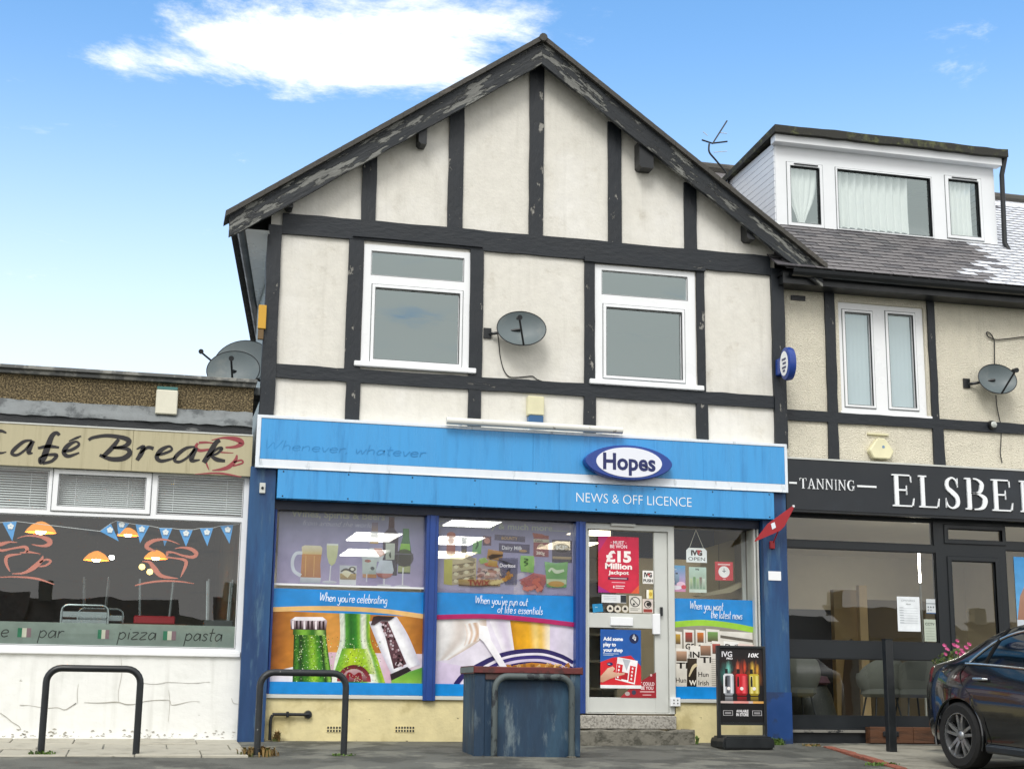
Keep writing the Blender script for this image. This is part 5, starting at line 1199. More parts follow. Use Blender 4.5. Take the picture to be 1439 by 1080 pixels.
# tall planter with pink flowers behind the car
FX, FY = (9.061,0.98)[0], -0.7
t = thing('flower_planter', 'tall dark planter of pink flowers half hidden behind the black car', 'planter', (FX, FY, gz(FY)))
part('pot', B().lathe([(0.0, 0.0), (0.16, 0.0), (0.20, 0.82), (0.21, 0.87), (0.18, 0.86), (0.0, 0.83)], (FX, FY, gz(FY)), 20), m_black, t, smooth=True)
b = B(); random.seed(21)
for k in range(420):
    a = random.uniform(0, 6.28); r = 0.24 * math.sqrt(random.random()); z = gz(FY) + 0.80 + random.uniform(0, 0.32) * (1.15 - r * 2.2); d = Vector((random.gauss(0, 1), random.gauss(0, 1), random.gauss(0, .6))).normalized(); u = d.orthogonal().normalized(); s_ = random.uniform(.018, .036)
    c = Vector((FX + r * math.cos(a), FY + r * math.sin(a), z)); v = d.cross(u)
    b.poly([c - u * s_, c + v * s_ * .5, c + u * s_, c - v * s_ * .5])
part('foliage', b, M('planter_leaf', '#47602f', 0.7, col2='#6b6a3c', scale=20, var=0.3), t)
m_pink = M('pink_petal', '#a83a6c', 0.6, col2='#c8628f', scale=25, thr=(.5, .6), var=0.1)
for k in range(17):
    a = random.uniform(0, 6.28); r = 0.22 * math.sqrt(random.random()); c = Vector((FX + r * math.cos(a) + 0.03, FY + r * math.sin(a), gz(FY) + 1.08 + random.uniform(-.05, .12) * (1.2 - r * 3))); b = B()
    for j in range(6):
        q = j * 1.047 + random.uniform(-.2, .2); d = Vector((math.cos(q), math.sin(q) * .6 - .3, math.sin(q) * .8)) * random.uniform(.022, .034); s_ = Vector((-math.sin(q), -.2, math.cos(q))) * .014
        b.poly([c, c + d * .6 + s_, c + d, c + d * .6 - s_])
    part('flower', b, m_pink, t)

# ---------------------------------------------------------------- black hatchback parked nose to the road
def car(t):
    m_paint = M('black_car_paint', '#06090c', 0.2, var=0.0, coat=1.0, spec=0.6)
    m_tint = M('tinted_car_glass', '#0c1720', 0.05, var=0.0, spec=0.9)
    m_chrome = M('chrome_trim', '#c9ccce', 0.15, metal=0.9, var=0.0)
    m_tyre = M('tyre_rubber', '#161616', 0.85, var=0.1, bump=0.2); m_rim = M('alloy_rim', '#9a9c9e', 0.3, metal=0.8, var=0.05); m_well = M('wheel_well', '#08090a', 0.95, var=0.0)
    def cr(tab, x):
        for k in range(len(tab) - 1):
            if x <= tab[k + 1][0] or k == len(tab) - 2:
                a, c = tab[k], tab[k + 1]; u = max(0, min(1, (x - a[0]) / (c[0] - a[0])))
                p0 = tab[max(k - 1, 0)]; p3 = tab[min(k + 2, len(tab) - 1)]
                m0 = (c[1] - p0[1]) / max(c[0] - p0[0], 1e-6) * (c[0] - a[0]); m1 = (p3[1] - a[1]) / max(p3[0] - a[0], 1e-6) * (c[0] - a[0])
                return (2 * u**3 - 3 * u**2 + 1) * a[1] + (u**3 - 2 * u**2 + u) * m0 + (-2 * u**3 + 3 * u**2) * c[1] + (u**3 - u**2) * m1
    TOP = [(-.80, .82), (-.74, .925), (-.6, .985), (-.4, 1.03), (-.2, 1.09), (.05, 1.215), (.35, 1.345), (.7, 1.435), (1.05, 1.465), (1.4, 1.44), (1.75, 1.31), (2.1, 1.13), (2.35, 1.0), (2.6, .95), (3.0, .88), (3.35, .77), (3.56, .66), (3.64, .55)]
    BELT = [(-.80, .80), (-.74, .89), (-.5, .965), (0, .99), (.6, .985), (1.4, .955), (2.1, .93), (2.4, .90), (2.9, .83), (3.35, .72), (3.56, .62), (3.64, .53)]
    HW_ = [(-.80, .60), (-.74, .70), (-.55, .80), (-.2, .875), (.4, .885), (1.4, .89), (2.4, .885), (2.95, .86), (3.3, .77), (3.52, .62), (3.64, .42)]
    BOT = [(-.80, .42), (-.72, .32), (-.5, .24), (0, .2), (2.7, .2), (3.2, .2), (3.5, .24), (3.64, .34)]
    TW = [(-.80, .52), (-.6, .56), (-.2, .58), (.4, .60), (1.0, .60), (1.6, .62), (2.0, .66), (2.4, .68), (3.0, .64), (3.4, .54), (3.64, .36)]
    NXs = 150; xs = [-.80 + 4.44 * k / NXs for k in range(NXs + 1)]
    def section(x):
        tp, be, hw, bo, tw = cr(TOP, x), cr(BELT, x), cr(HW_, x), cr(BOT, x), cr(TW, x); be = min(be, tp - .015)
        h = be - bo; rows = [(hw * .80, bo), (hw * .94, bo + .015), (hw * .965, bo + h * .12), (hw * .985, bo + h * .3), (hw, bo + h * .5), (hw * .995, bo + h * .68), (hw * .985, bo + h * .78), (hw * .955, bo + h * .90), (hw * .925, be)]
        g = tp - be
        for q in range(1, 9):
            u = q / 8; rows.append((hw * .925 + (tw - hw * .925) * (u ** 1.25), be + g * .90 * math.sin(u * math.pi / 2) ** 0.95))
        for q in range(1, 6):
            u = q / 5; rows.append((tw * (1 - u), be + g * (.90 + .10 * math.sin(u * math.pi / 2))))
        return rows
    G_ = [section(x) for x in xs]; NR = len(G_[0])
    wheels = [(0.0, .315), (2.73, .315)]; AR = .365
    body, side, lamps, wind, rear = B(), {}, {}, B(), B()
    for s_ in (1, -1):
        idx = {}
        pts = {}
        for i, x in enumerate(xs):
            for r in range(NR):
                y, z = G_[i][r]; X = x
                if r <= 8:
                    for wx_, wz in wheels:
                        d = math.hypot(x - wx_, z - wz)
                        if d < AR and z > wz - .3:
                            pass
                pts[i, r] = (X, s_ * y, z)
        inside = lambda p: any(math.hypot(p[0] - a, p[2] - c) < AR or (abs(p[0] - a) < AR and p[2] < c) for a, c in wheels)
        def snap(p):
            for a, c in wheels:
                dx, dz = p[0] - a, p[2] - c; d = math.hypot(dx, dz)
                if dz < 0 and abs(dx) < AR: return (a + math.copysign(AR, dx), p[1], p[2])
                if d < AR and d > 1e-6: return (a + dx / d * AR, p[1], c + dz / d * AR)
            return p
        for i in range(NXs):
            for r in range(NR - 1):
                q = [pts[i, r], pts[i + 1, r], pts[i + 1, r + 1], pts[i, r + 1]]
                if s_ < 0: q = q[::-1]
                if r < 8:
                    ins = [inside(p) for p in q]
                    if all(ins): continue
                    if any(ins): q = [snap(p) if k_ else p for p, k_ in zip(q, ins)]
                x, z = sum(p[0] for p in q) / 4, sum(p[2] for p in q) / 4; be = cr(BELT, x); tp = cr(TOP, x); g = tp - be
                dest = body
                if 8 <= r < 16 and g > .12:
                    u = (z - be) / g
                    if .06 < u < .84 and (.10 + (z - 1.0) * 1.35) < x < (2.16 - (z - .95) * 1.55): dest = side.setdefault((s_, 0 if x < .42 else (1 if x < 1.22 else 2)), B())
                if r >= 13:
                    if 1.55 < x < 2.28: dest = wind
                    if -.12 < x < .52: dest = rear
                if 5 <= r < 9 and x < -.52 and .84 < z < .955 + (x + .52) * .1: dest = lamps.setdefault(s_, B())
                dest.poly(q)
    for nm, bb, mt in (('body', body, m_paint), ('windscreen', wind, m_tint), ('rear_window', rear, m_tint), *[('side_window', q, m_tint) for q in side.values()], *[('tail_light', q, M('tail_lens', '#7d1820', 0.15, var=0.0)) for q in lamps.values()]):
        part(nm, bb, mt, t, smooth='all', weld=True, local=True)
    part('floor_pan', B().box(-.6, 3.4, -.72, .72, .2, .32), m_well, t, local=True)
    for wx_, wz in wheels:
        part('wheel_well', B().box(wx_ - .37, wx_ + .37, -.70, .70, .22, .72), m_well, t, local=True)
        for s_ in (1, -1):
            # arch lip
            part('arch_lip', B().tube([(wx_ + AR * math.cos(a), s_ * .868, wz + AR * math.sin(a)) for a in [rad(-18 + 216 * k / 24) for k in range(25)]], .014, 6), m_paint, t, smooth=True, local=True)
            wh = part('wheel', B().lathe([(.215, -.105), (.285, -.11), (.312, -.085), (.318, 0), (.312, .085), (.285, .11), (.215, .105)], (0, 0, 0), 40, 'y'), m_tyre, t, smooth=True, local=True)
            wh.location = (wx_, s_ * .775, .318)
            part('rim', B().lathe([(.222, -.10), (.222, .10), (.205, .10), (.195, .03), (.195, -.03), (.205, -.10), (.222, -.10)], (0, 0, 0), 40, 'y'), m_rim, wh, smooth=True, local=True)
            part('brake_disc', B().lathe([(0.0, s_ * .0), (.15, s_ * .0), (.15, s_ * -.02)], (0, 0, 0), 24, 'y'), M('brake_disc', '#2a2b2c', 0.5, metal=0.6), wh, local=True)
            for k in range(5):
                a = 2 * math.pi * k / 5 + .3; ca, sa = math.cos(a), math.sin(a); na, ma = -sa, ca; sb = B()
                for sg_ in (-1, 1):
                    pts_ = [(.045, sg_ * .015, .034), (.12, sg_ * .026, .030), (.208, sg_ * .046, .026)]
                    i0 = len(sb.v)
                    for rr_, off, wd in pts_:
                        for o_, yy in ((-wd / 2, .085), (wd / 2, .085), (wd / 2, .05), (-wd / 2, .05)):
                            sb.v.append((rr_ * ca + (off + o_) * na, s_ * (yy - (.012 if rr_ < .1 else 0)), rr_ * sa + (off + o_) * ma))
                    for u in range(2):
                        for v in range(4): w_ = (v + 1) % 4; sb.f.append((i0 + u * 4 + v, i0 + (u + 1) * 4 + v, i0 + (u + 1) * 4 + w_, i0 + u * 4 + w_))
                part('spoke', sb, m_rim, wh, local=True)
            part('hub_cap', B().lathe([(.0, s_ * .088), (.03, s_ * .086), (.04, s_ * .078), (.055, s_ * .05)], (0, 0, 0), 20, 'y'), m_rim, wh, smooth=True, local=True)
    for s_ in (1, -1):
        lo = [(x, s_ * (cr(HW_, x) * .93 + .006), cr(BELT, x) + .012) for x in [.08 + k * .108 for k in range(20)]]
        up = []
        for k in range(20):
            u = k / 19; z = 1.02 + .335 * math.sin(u * math.pi * .5) ** .9; x = .10 + (z - 1.0) * 1.35 + u ** 3 * .75
            rows = section(x); tp = cr(TOP, x); be = cr(BELT, x)
            hw, tw = cr(HW_, x) * .925, cr(TW, x); zz = min(z, be + (tp - be) * .86); uu = math.asin(min(1, max(0, (zz - be) / ((tp - be) * .90))) ** (1 / .95)) / (math.pi / 2)
            up.append((x, s_ * (hw + (tw - hw) * uu ** 1.25 + .006), zz))
        part('chrome_strip', B().tube(lo, .011, 6), m_chrome, t, smooth=True, local=True)
        part('chrome_strip', B().tube(up, .011, 6), m_chrome, t, smooth=True, local=True)
        # pillars and door shut lines
        for xp, ln in ((.36, .18), (1.22, -.02)):
            pl = []
            for k in range(7):
                z = 1.0 + .36 * k / 6; x = xp + ln * k / 6 ; be, tp, hw, tw = cr(BELT, x), cr(TOP, x), cr(HW_, x) * .925, cr(TW, x); zz = min(z, be + (tp - be) * .86); uu = math.asin(min(1, max(0, (zz - be) / ((tp - be) * .9))) ** (1 / .95)) / (math.pi / 2)
                pl.append((x, s_ * (hw + (tw - hw) * uu ** 1.25 + .001), zz))
            part('window_pillar', B().tube(pl, .018, 6), m_well, t, local=True)
        for pts_ in ([(.06, .985), (.02, .90), (.08, .80), (.24, .68), (.38, .54), (.42, .38), (.43, .27)], [(1.22, .96), (1.24, .6), (1.23, .27)], [(2.2, .92), (2.23, .6), (2.2, .27)]):
            q = smoothpath(pts_, 4); part('door_seam', B().tube([(x, s_ * (cr(HW_, x) * (.985 if z > .75 else .992) + .0015 - max(0, z - .82) * .28 * .9), z) for x, z in q], .0045, 5), m_well, t, local=True)
        for hx_ in (.26, 1.30):
            part('door_handle', B().tube([(hx_ - .005, s_ * .868, .86), (hx_ + .03, s_ * .90, .865), (hx_ + .17, s_ * .90, .868), (hx_ + .20, s_ * .872, .868)], [.010, .016, .016, .010], 8), m_chrome, t, smooth=True, local=True)
        part('side_skirt', B().box(.40, 2.33, s_ * .80, s_ * .885, .19, .27), M('dark_skirt', '#1c2228', 0.4, var=0.0), t, local=True, bevel=0.02)
        part('headlight', B().prism([(3.22, .74), (3.46, .66), (3.50, .60), (3.28, .64)], s_ * .45, s_ * .76), M('head_lens', '#aeb7bd', 0.15, var=0.0), t, local=True)
        part('mirror', B().lathe([(0, -.09), (.06, -.07), (.075, 0), (.05, .07), (0, .08)], (1.92, s_ * .98, 1.0), 14, 'y'), m_paint, t, smooth=True, local=True)
        part('exhaust_trim', B().box(-.80, -.76, s_ * .40, s_ * .60, .34, .40), m_chrome, t, local=True)
    part('bumper_insert', B().box(-.79, -.70, -.55, .55, .30, .42), m_well, t, local=True)
    part('number_plate', B().box(-.81, -.795, -.26, .26, .62, .73), M('plate_yellow', '#d9b928', 0.5), t, local=True)
    part('grille', B().box(3.58, 3.645, -.38, .38, .36, .56), m_well, t, local=True)
ct = thing('parked_car', 'black car with silver five-spoke wheels parked outside the salon', 'car', (0, 0, 0), rad(-84))
cw_ = (7.742,-2.945)
ct.location = (cw_[0] + 0.06 + 0.775 * math.cos(rad(6)), cw_[1] + 0.05, gz(cw_[1]) + 0.005)
ct.rotation_euler = (0, math.atan(0.05), rad(-84))
ct.rotation_euler = (Matrix.Rotation(-math.atan(0.05), 4, 'X').inverted() @ Matrix.Rotation(rad(-84), 4, 'Z')).to_euler()
car(ct)

# ---------------------------------------------------------------- inside the shop
m_led = M('led_panel', (1.0, 0.97, 0.9), 0.5, var=0.0, emit=7.0)
m_led_w = M('led_panel_warm', (1.0, 0.86, 0.6), 0.5, var=0.0, emit=5.0)
def ceil_light(x, y, z, w_, l_, mat, label, group):
    t = thing('ceiling_light', label, 'ceiling light', (x, y, z), 0, group)
    part('diffuser', B().box(x - w_ / 2, x + w_ / 2, y - l_ / 2, y + l_ / 2, z - 0.02, z - 0.012), mat, t)
    part('frame', B().box(x - w_ / 2 - .02, x + w_ / 2 + .02, y - l_ / 2 - .02, y + l_ / 2 + .02, z - 0.012, z), m_upvc, t)
CZ = 2.70
lt = [((3.048,4.223), 'in the middle of the beer-glass vinyl'), ((3.265,6.567), 'seen lowest through the beer-glass vinyl'), ((3.992,1.987), 'seen topmost through the sweets vinyl'), ((4.229,4.29), 'seen at the left edge of the sweets vinyl'), ((4.599,6.426), 'seen lowest through the sweets vinyl'), ((5.911,4.403), 'seen at the right edge of the sweets vinyl')]
for k, (p, w_) in enumerate(lt): ceil_light(p[0], p[1], CZ, 0.62, 1.1 if k != 2 else 1.0, m_led_w if k in (4, 5) else m_led, 'bright ceiling panel ' + w_, 'ceiling panels inside the shop')
p = (5.956,2.487); ceil_light(p[0], p[1], CZ, 0.95, 0.9, m_led_w, 'warm ceiling panel seen above the jackpot poster in the door', 'ceiling panels inside the shop')
m_shelf = M('shelf_metal', '#a59a80', 0.5, var=0.08)
sh = thing('shop_shelving', 'cream metal shelving seen through the shop door glass', 'shelving', (4.9, 2.0, 0.06))
for k in range(6): part('shelf', B().box(4.55, 5.75, 1.6, 2.1, 0.3 + k * 0.33, 0.33 + k * 0.33), m_shelf, sh)
part('back_panel', B().box(4.55, 5.75, 2.1, 2.14, 0.06, 2.0), m_shelf, sh)
for x in (4.55, 5.72): part('upright', B().box(x, x + 0.03, 1.6, 2.1, 0.06, 2.05), m_shelf, sh)
random.seed(3)
pal = {'#8c2b25': 'red', '#c79b3a': 'yellow', '#3c5d2f': 'green', '#d9d3c0': 'cream', '#2c4f7c': 'blue', '#6b3f22': 'brown', '#b06a2c': 'orange'}
for k in range(6):
    x = 4.62; n_ = -1
    while x < 4.95:
        w_ = random.uniform(.07, .13); h = random.uniform(.12, .24); c = random.choice(list(pal)); n_ += 1
        tag(part('grocery_packet', B().box(x, x + w_ - .01, 1.64, 1.8, .33 + k * .33, .33 + k * .33 + h), M('packet_' + c[1:], c, 0.4), None), '%s packet, %s along the %s shelf up inside the door' % (pal[c], ORD[n_], ORD[k]), 'packet', 'packets on the shop shelving'); x += w_
# leaning display board behind the right window
ds = thing('display_board', 'plain tan board leaning inside the window beside the shop door', 'board', (6.4, 0.7, 0.6))
part('board', B().prism([(6.533,2.312),(6.766,2.385),(7.06,2.478),(7.053,1.911),(6.878,1.834),(6.631,1.756),(6.524,1.746)], 0.7, 0.72), M('tan_board', '#a3936c', 0.8, var=0.06), ds)
part('ledge', B().prism([(6.363,1.735),(6.776,1.839),(7.006,1.938),(7.01,1.881),(6.806,1.783),(6.439,1.727)], 0.45, 0.6), M('pale_ledge', '#b9ad8e', 0.7), ds)
part('seam', B().prism([(6.759,2.384),(6.766,2.384),(6.763,1.816),(6.755,1.816)], 0.69, 0.70), M('seam_brown', '#7a6c4c', 0.8), ds)
cb_ = (6.913,6.956,1.698,2.607)
tag(part('window_pole', B().box(cb_[0], cb_[1], 0.33, 0.36, 0.5, 2.5), m_alu, None), 'slim pale upright post inside the window right of the red sticker', 'post')
bl = (6.269,7.256,2.416,2.648)
tag(part('blue_pelmet', B().box(5.6, 6.95, 1.3, 1.4, 2.25, 2.68), M('deep_blue_board', '#123a66', 0.6), None), 'dark blue board high inside the window beside the door', 'board')

# ---------------------------------------------------------------- window graphics
m_vinyl = PRINT('window_vinyl', 0.25, 0.06)
m_vinyl_in = PRINT('inside_vinyl', 0.6, 0.36)
def vinyl_head(p, line1, line2, c_edge, ys, th):
    p.rect(0, 0, 1, 1, '#1f86cf')
def arc_band(p, pts, col, th):
    n = len(pts); p.stroke([(u, v, th) for u, v in pts], col, 8)
y_out = GY - 0.004
# lower left: bottles
p = Print(B1[0], B1[1], SR, ZT1, y_out); random.seed(31)
V = lambda y: .179 + y * .001438
U = lambda x: (x - 178) / 1012
p.rect(0, 0, 1, 1, '#1b8ad6', '#1f93dd')
p.grid([(0, .215), (0, .885)], [(1, .24), (1, .885)], [(0, '#94541a'), (.15, '#c27c2a'), (.4, '#dc9a44'), (.6, '#b87026'), (.85, '#d68e34'), (1, '#b06c22')], .07, 26, 20, 5, (.9, 1.12))
p.grid([(0, .80), (0, .885)], [(U(560), .66), (U(540), .885)], [(0, '#e8e3ea'), (.6, '#fbfafc'), (1, '#e0cfd8')], .02, 8, 6)
p.grid([(U(560), .60), (U(540), .885)], [(1, .60), (1, .885)], [(0, '#d9b4c6'), (.4, '#f1e9ef'), (.7, '#dcb3c6'), (1, '#e8dce4')], .03, 14, 10)
p.stroke([(0, .205, .045), (.25, .185, .045), (.5, .18, .045), (.75, .195, .045), (1, .235, .045)], '#f0c27c')
# bottle one
p.grid([(.145, .38), (.148, .6), (.15, .885)], [(.35, .38), (.375, .6), (.41, .885)], [(0, '#0f3a0c'), (.10, '#3f7d22'), (.2, '#163f10'), (.36, '#3c7a20'), (.55, '#86b52c'), (.72, '#3f8420'), (.84, '#123c0c'), (.93, '#7db040'), (1, '#1d5212')], .16, 26, 40, 7, (.75, 1.35))
p.grid([(.14, .385), (.14, .44)], [(.355, .385), (.36, .44)], [(0, '#1d4a12'), (.3, '#7fb83a'), (.6, '#2c6a1a'), (.8, '#a8cf6a'), (1, '#1d4a12')], .1, 16, 4)
p.poly([(.12, .30), (.15, .27), (.33, .265), (.36, .30), (.355, .39), (.125, .39)], '#d8c7cf', '#3a2026')
for k in range(9): p.poly([(.13 + k * .025, .31), (.142 + k * .025, .30), (.145 + k * .025, .385), (.132 + k * .025, .385)], '#2b1418' if k % 3 else '#efe6ea')
p.poly([(.13, .295), (.15, .27), (.33, .265), (.352, .29), (.33, .30), (.15, .305)], '#f3eef2')
# bottle two
p.grid([(U(622), .225), (U(632), .48), (U(605), .66), (U(588), .885)], [(U(830), .225), (U(838), .48), (U(890), .66), (U(945), .885)], [(0, '#dfe8d4'), (.12, '#e6eedd'), (.2, '#4f9a34'), (.36, '#1f6a1a'), (.52, '#2f8524'), (.64, '#7fbf38'), (.74, '#f0f4e4'), (.84, '#dfe9c4'), (.9, '#6da832'), (1, '#a9c92e')], .10, 26, 40, 9, (.85, 1.15))
p.grid([(U(650), .56), (U(600), .80)], [(U(820), .56), (U(880), .80)], [(0, '#6fae35'), (.4, '#b4d22b'), (.8, '#9cc42c'), (1, '#d9e6a0')], .12, 18, 14, 11)
p.ell(U(735), .875, .112, .16, '#5a1520', '#a03a44', 24, 180, 360)
p.ell(U(735), .875, .085, .12, '#c9a8ac', '#7d2630', 24, 180, 360)
p.stroke([(U(690), .86, .03), (U(700), .80, .03), (U(735), .83, .03), (U(770), .80, .03), (U(780), .86, .03)], '#8d1f2c')
# bottle three
p.grid([(U(822), .30), (U(900), .56), (U(985), .80)], [(U(1010), .245), (U(1090), .42), (U(1180), .70)], [(0, '#cfcddb'), (.2, '#fbfafd'), (.45, '#d4cfdc'), (.7, '#fbfbfd'), (1, '#dcd9e6')], .03, 16, 24)
p.poly([(U(905), .29), (U(950), .29), (U(1085), .70), (U(1000), .75)], '#6b4a50', '#4a2c34')
for k in range(60):
    t_ = random.random(); cu, cv_ = U(925) + t_ * (U(1045) - U(925)), .30 + t_ * .43; p.ell(cu + random.uniform(-.025, .025), cv_ + random.uniform(-.02, .02), .008, .012, random.choice(['#2a1216', '#c9b9c0', '#8f6a70']), None, 6)
p.poly([(U(850), .25), (U(880), .24), (U(1000), .245), (U(960), .285), (U(905), .285), (U(860), .33), (U(835), .33)], '#1c1114', '#4a353a')
p.poly([(U(975), .80), (U(1090), .725), (U(1118), .76), (U(985), .86)], '#140d0f', '#2b2024')
p.poly([(U(985), .86), (U(1118), .765), (1, .73), (1, .885), (U(985), .885)], '#4c9a2e', '#8fc44c')
for k in range(420):
    b1 = random.random() < .55; cu = random.uniform(.15, .40) if b1 else random.uniform(U(610), U(910)); cv_ = random.uniform(.44, .88)
    p.ell(cu, cv_, random.uniform(.0012, .0042), random.uniform(.002, .007), random.choice(['#cfe6a0', '#eaf5d8', '#143f0e', '#0f300a', '#9cc45c']), None, 6)
p.rect(0, .885, 1, 1, '#1b8ad6')
p.hand("When you're celebrating", .30, .115, .085, '#f2f7fb', .45, -0.02)
o = p.build('bottle_poster', m_vinyl); tag(o, 'window poster of green beer bottles reading When you\'re celebrating', 'poster')
# lower middle: milk and cereal
ZT2 = (3.846,1.66)[1]
p = Print(B2[0], B2[1], SR, ZT2, y_out)
U = lambda x: (x - 105) / 942
V = lambda y: .156 + y * .001478
Q = lambda pts: [(U(a), V(c)) for a, c in pts]
p.rect(0, 0, 1, 1, '#1b8ad6', '#1f93dd')
p.poly([(0, .25), (.5, .235), (1, .28), (1, .885), (0, .885)], '#e6dcec', '#d9c9e4')
p.grid(Q([(105, 75), (105, 345)]), Q([(1047, 95), (1047, 500)]), [(0, '#d8d0e0'), (.4, '#ece6f2'), (.7, '#d4c6e2'), (1, '#e9e2f0')], .015, 16, 12)
p.grid(Q([(105, 78), (105, 210), (107, 345)]), Q([(450, 66), (425, 190), (200, 338)]), [(0, '#e9e4e0'), (.25, '#f6f4f2'), (.5, '#e0d6cf'), (.75, '#fdfcfb'), (1, '#d9c6b8')], .012, 18, 18, 3, (1.04, .84))
p.grid(Q([(300, 100), (318, 170), (300, 245)]), Q([(400, 85), (420, 150), (400, 205)]), [(0, '#e6d6ca'), (.2, '#fbf8f6'), (.35, '#dcbfa8'), (.5, '#fdfcfb'), (.7, '#d9b79c'), (1, '#fbf7f3')], .02, 18, 12)
p.grid(Q([(470, 75), (560, 270)]), Q([(612, 70), (642, 268)]), [(0, '#f4f0f6'), (.6, '#ddd2e6'), (1, '#f2eef5')], .01, 8, 8)
p.grid(Q([(610, 68), (642, 268)]), Q([(885, 84), (885, 272)]), [(0, '#c58808'), (.15, '#e0a012'), (.45, '#efb01e'), (.62, '#f4d27c'), (.75, '#eec25a'), (1, '#f7ead0')], .03, 18, 12)
for rr_, wd, c in ((0, .05, '#2c2360'), (28, .03, '#efe8f4'), (50, .035, '#3a2f78'), (78, .03, '#d9cbe8'), (104, .04, '#2c2360'), (140, .05, '#ece4f2')):
    p.stroke([(U(250 + rr_ * 1.3), V(500 + rr_ * .2), wd), (U(330 + rr_), V(415 + rr_ * .6), wd), (U(560 + rr_ * .4), V(300 + rr_ * .75), wd), (U(800), V(268 + rr_ * .8), wd), (U(950), V(298 + rr_ * .8), wd), (U(1045), V(345 + rr_ * .8), wd)], c, 8)
p.poly(Q([(470, 500), (540, 420), (640, 365), (760, 345), (900, 355), (1000, 390), (1047, 430), (1047, 500)]), '#c8842c', '#8f5a24')
random.seed(8)
for k in range(150): p.tilt(U(random.uniform(570, 1030)), V(random.uniform(358, 490)), random.uniform(.008, .035), random.uniform(.010, .03), random.uniform(0, 180), random.choice(['#e0a04a', '#b8741e', '#94541a', '#f0c986', '#7a5a42', '#c98a3c']), random.choice(['#8a5a2a', '#e8b870', '#a06a2c']))
p.poly(Q([(395, 105), (455, 112), (480, 200), (590, 378), (545, 380), (430, 215), (400, 190)]), '#ffffff', '#f4f1f6')
p.stroke([(0, .245, .045), (.45, .225, .045), (1, .285, .045)], '#b3125c', 8)
p.rect(0, .885, 1, 1, '#1b8ad6')
p.hand("When you've run out", .28, .10, .08, '#f2f7fb', .38, -0.02); p.hand("of life's essentials", .44, .185, .08, '#f2f7fb', .33, -0.02)
o = p.build('cereal_poster', m_vinyl); tag(o, 'window poster of milk poured over cereal reading When you\'ve run out', 'poster')
# lower right: newspapers
ZT3 = (6.402,1.67)[1]
p = Print(B3[0], B3[1], SR, ZT3, y_out)
p.rect(0, 0, 1, 1, '#1b8ad6', '#1f93dd'); p.poly([(0, .25), (.4, .23), (1, .29), (1, .88), (0, .88)], '#9a9488', '#6a6358')
p.stroke([(0, .265, .06), (.35, .24, .06), (.7, .26, .06), (1, .30, .06)], '#9fd23f')
random.seed(12)
def paper(u0, v0, u1, v1, pic, head, lines=(), tl=0.0):
    p.poly([(u0 + tl, v0), (u1 + tl, v0 + .008), (u1, v1), (u0, v1)], '#ece8df', '#d5cfc2')
    if pic: p.rect(u0 + .02 + tl * .5, v0 + .03, u1 - .02 + tl * .5, v0 + .13, pic, '#5a4a3c')
    if head: p.text(head, u0 + .02 + tl * .4, v0 + (.20 if pic else .12), .06, '#26221f', .03, width=(u1 - u0) * .85)
    for k, l in enumerate(lines): p.text(l, u0 + .015, v0 + .34 + k * .085, .05, '#2b2724', .012)
paper(.0, .33, .10, .56, '#caa23a', ''); paper(.12, .31, .25, .56, '#b4433a', 'G5'); paper(.27, .31, .39, .56, '#d77b2c', '6'); paper(.40, .30, .57, .58, '#79a45a', 'GI'); paper(.57, .32, .99, .62, None, '', ())
p.poly([(.58, .36), (.99, .40), (.99, .43), (.58, .39)], '#6c665c'); p.poly([(.62, .42), (.82, .43), (.82, .53), (.62, .52)], '#fbfaf6'); p.text('Dail', .64, .51, .065, '#2e2a28', .02)
p.poly([(.80, .44), (1, .45), (1, .63), (.80, .60)], '#ead4cb'); p.stroke([(.84, .5, .02), (.92, .48, .03), (.98, .53, .02), (.9, .57, .03)], '#c98f84')
paper(.0, .50, .17, .88, '#c9a184', 'TI', ('Hun', 'Irish', 'into', 'built'), .01); paper(.16, .47, .30, .88, None, 'IN', (), .04)
p.poly([(.16, .60), (.28, .60), (.27, .88), (.15, .88)], '#3e352c', '#2a241e'); p.stroke([(.18, .78, .012), (.23, .69, .03), (.28, .66, .03)], '#d9c9a4'); p.text('W', .18, .865, .05, '#efeade', .03)
paper(.28, .44, .45, .88, '#b98c70', 'TI', ('Hun', 'Irish', 'into', 'built'), .05); paper(.44, .42, .58, .88, '#b9564c', '', ('', ''), .03); paper(.57, .55, .80, .88, None, '', ('Cou', 'ness'))
for k in range(14): p.rect(.46, .60 + k * .02, .55, .605 + k * .02, '#8d877c')
p.rect(0, .88, 1, 1, '#1b8ad6')
p.hand("When you want", .20, .105, .085, '#e8f2fa', .42, -0.02); p.hand("the latest news", .46, .19, .085, '#e8f2fa', .40, -0.02)
o = p.build('newspaper_poster', m_vinyl); tag(o, 'window poster of newspapers reading When you want the latest news', 'poster')
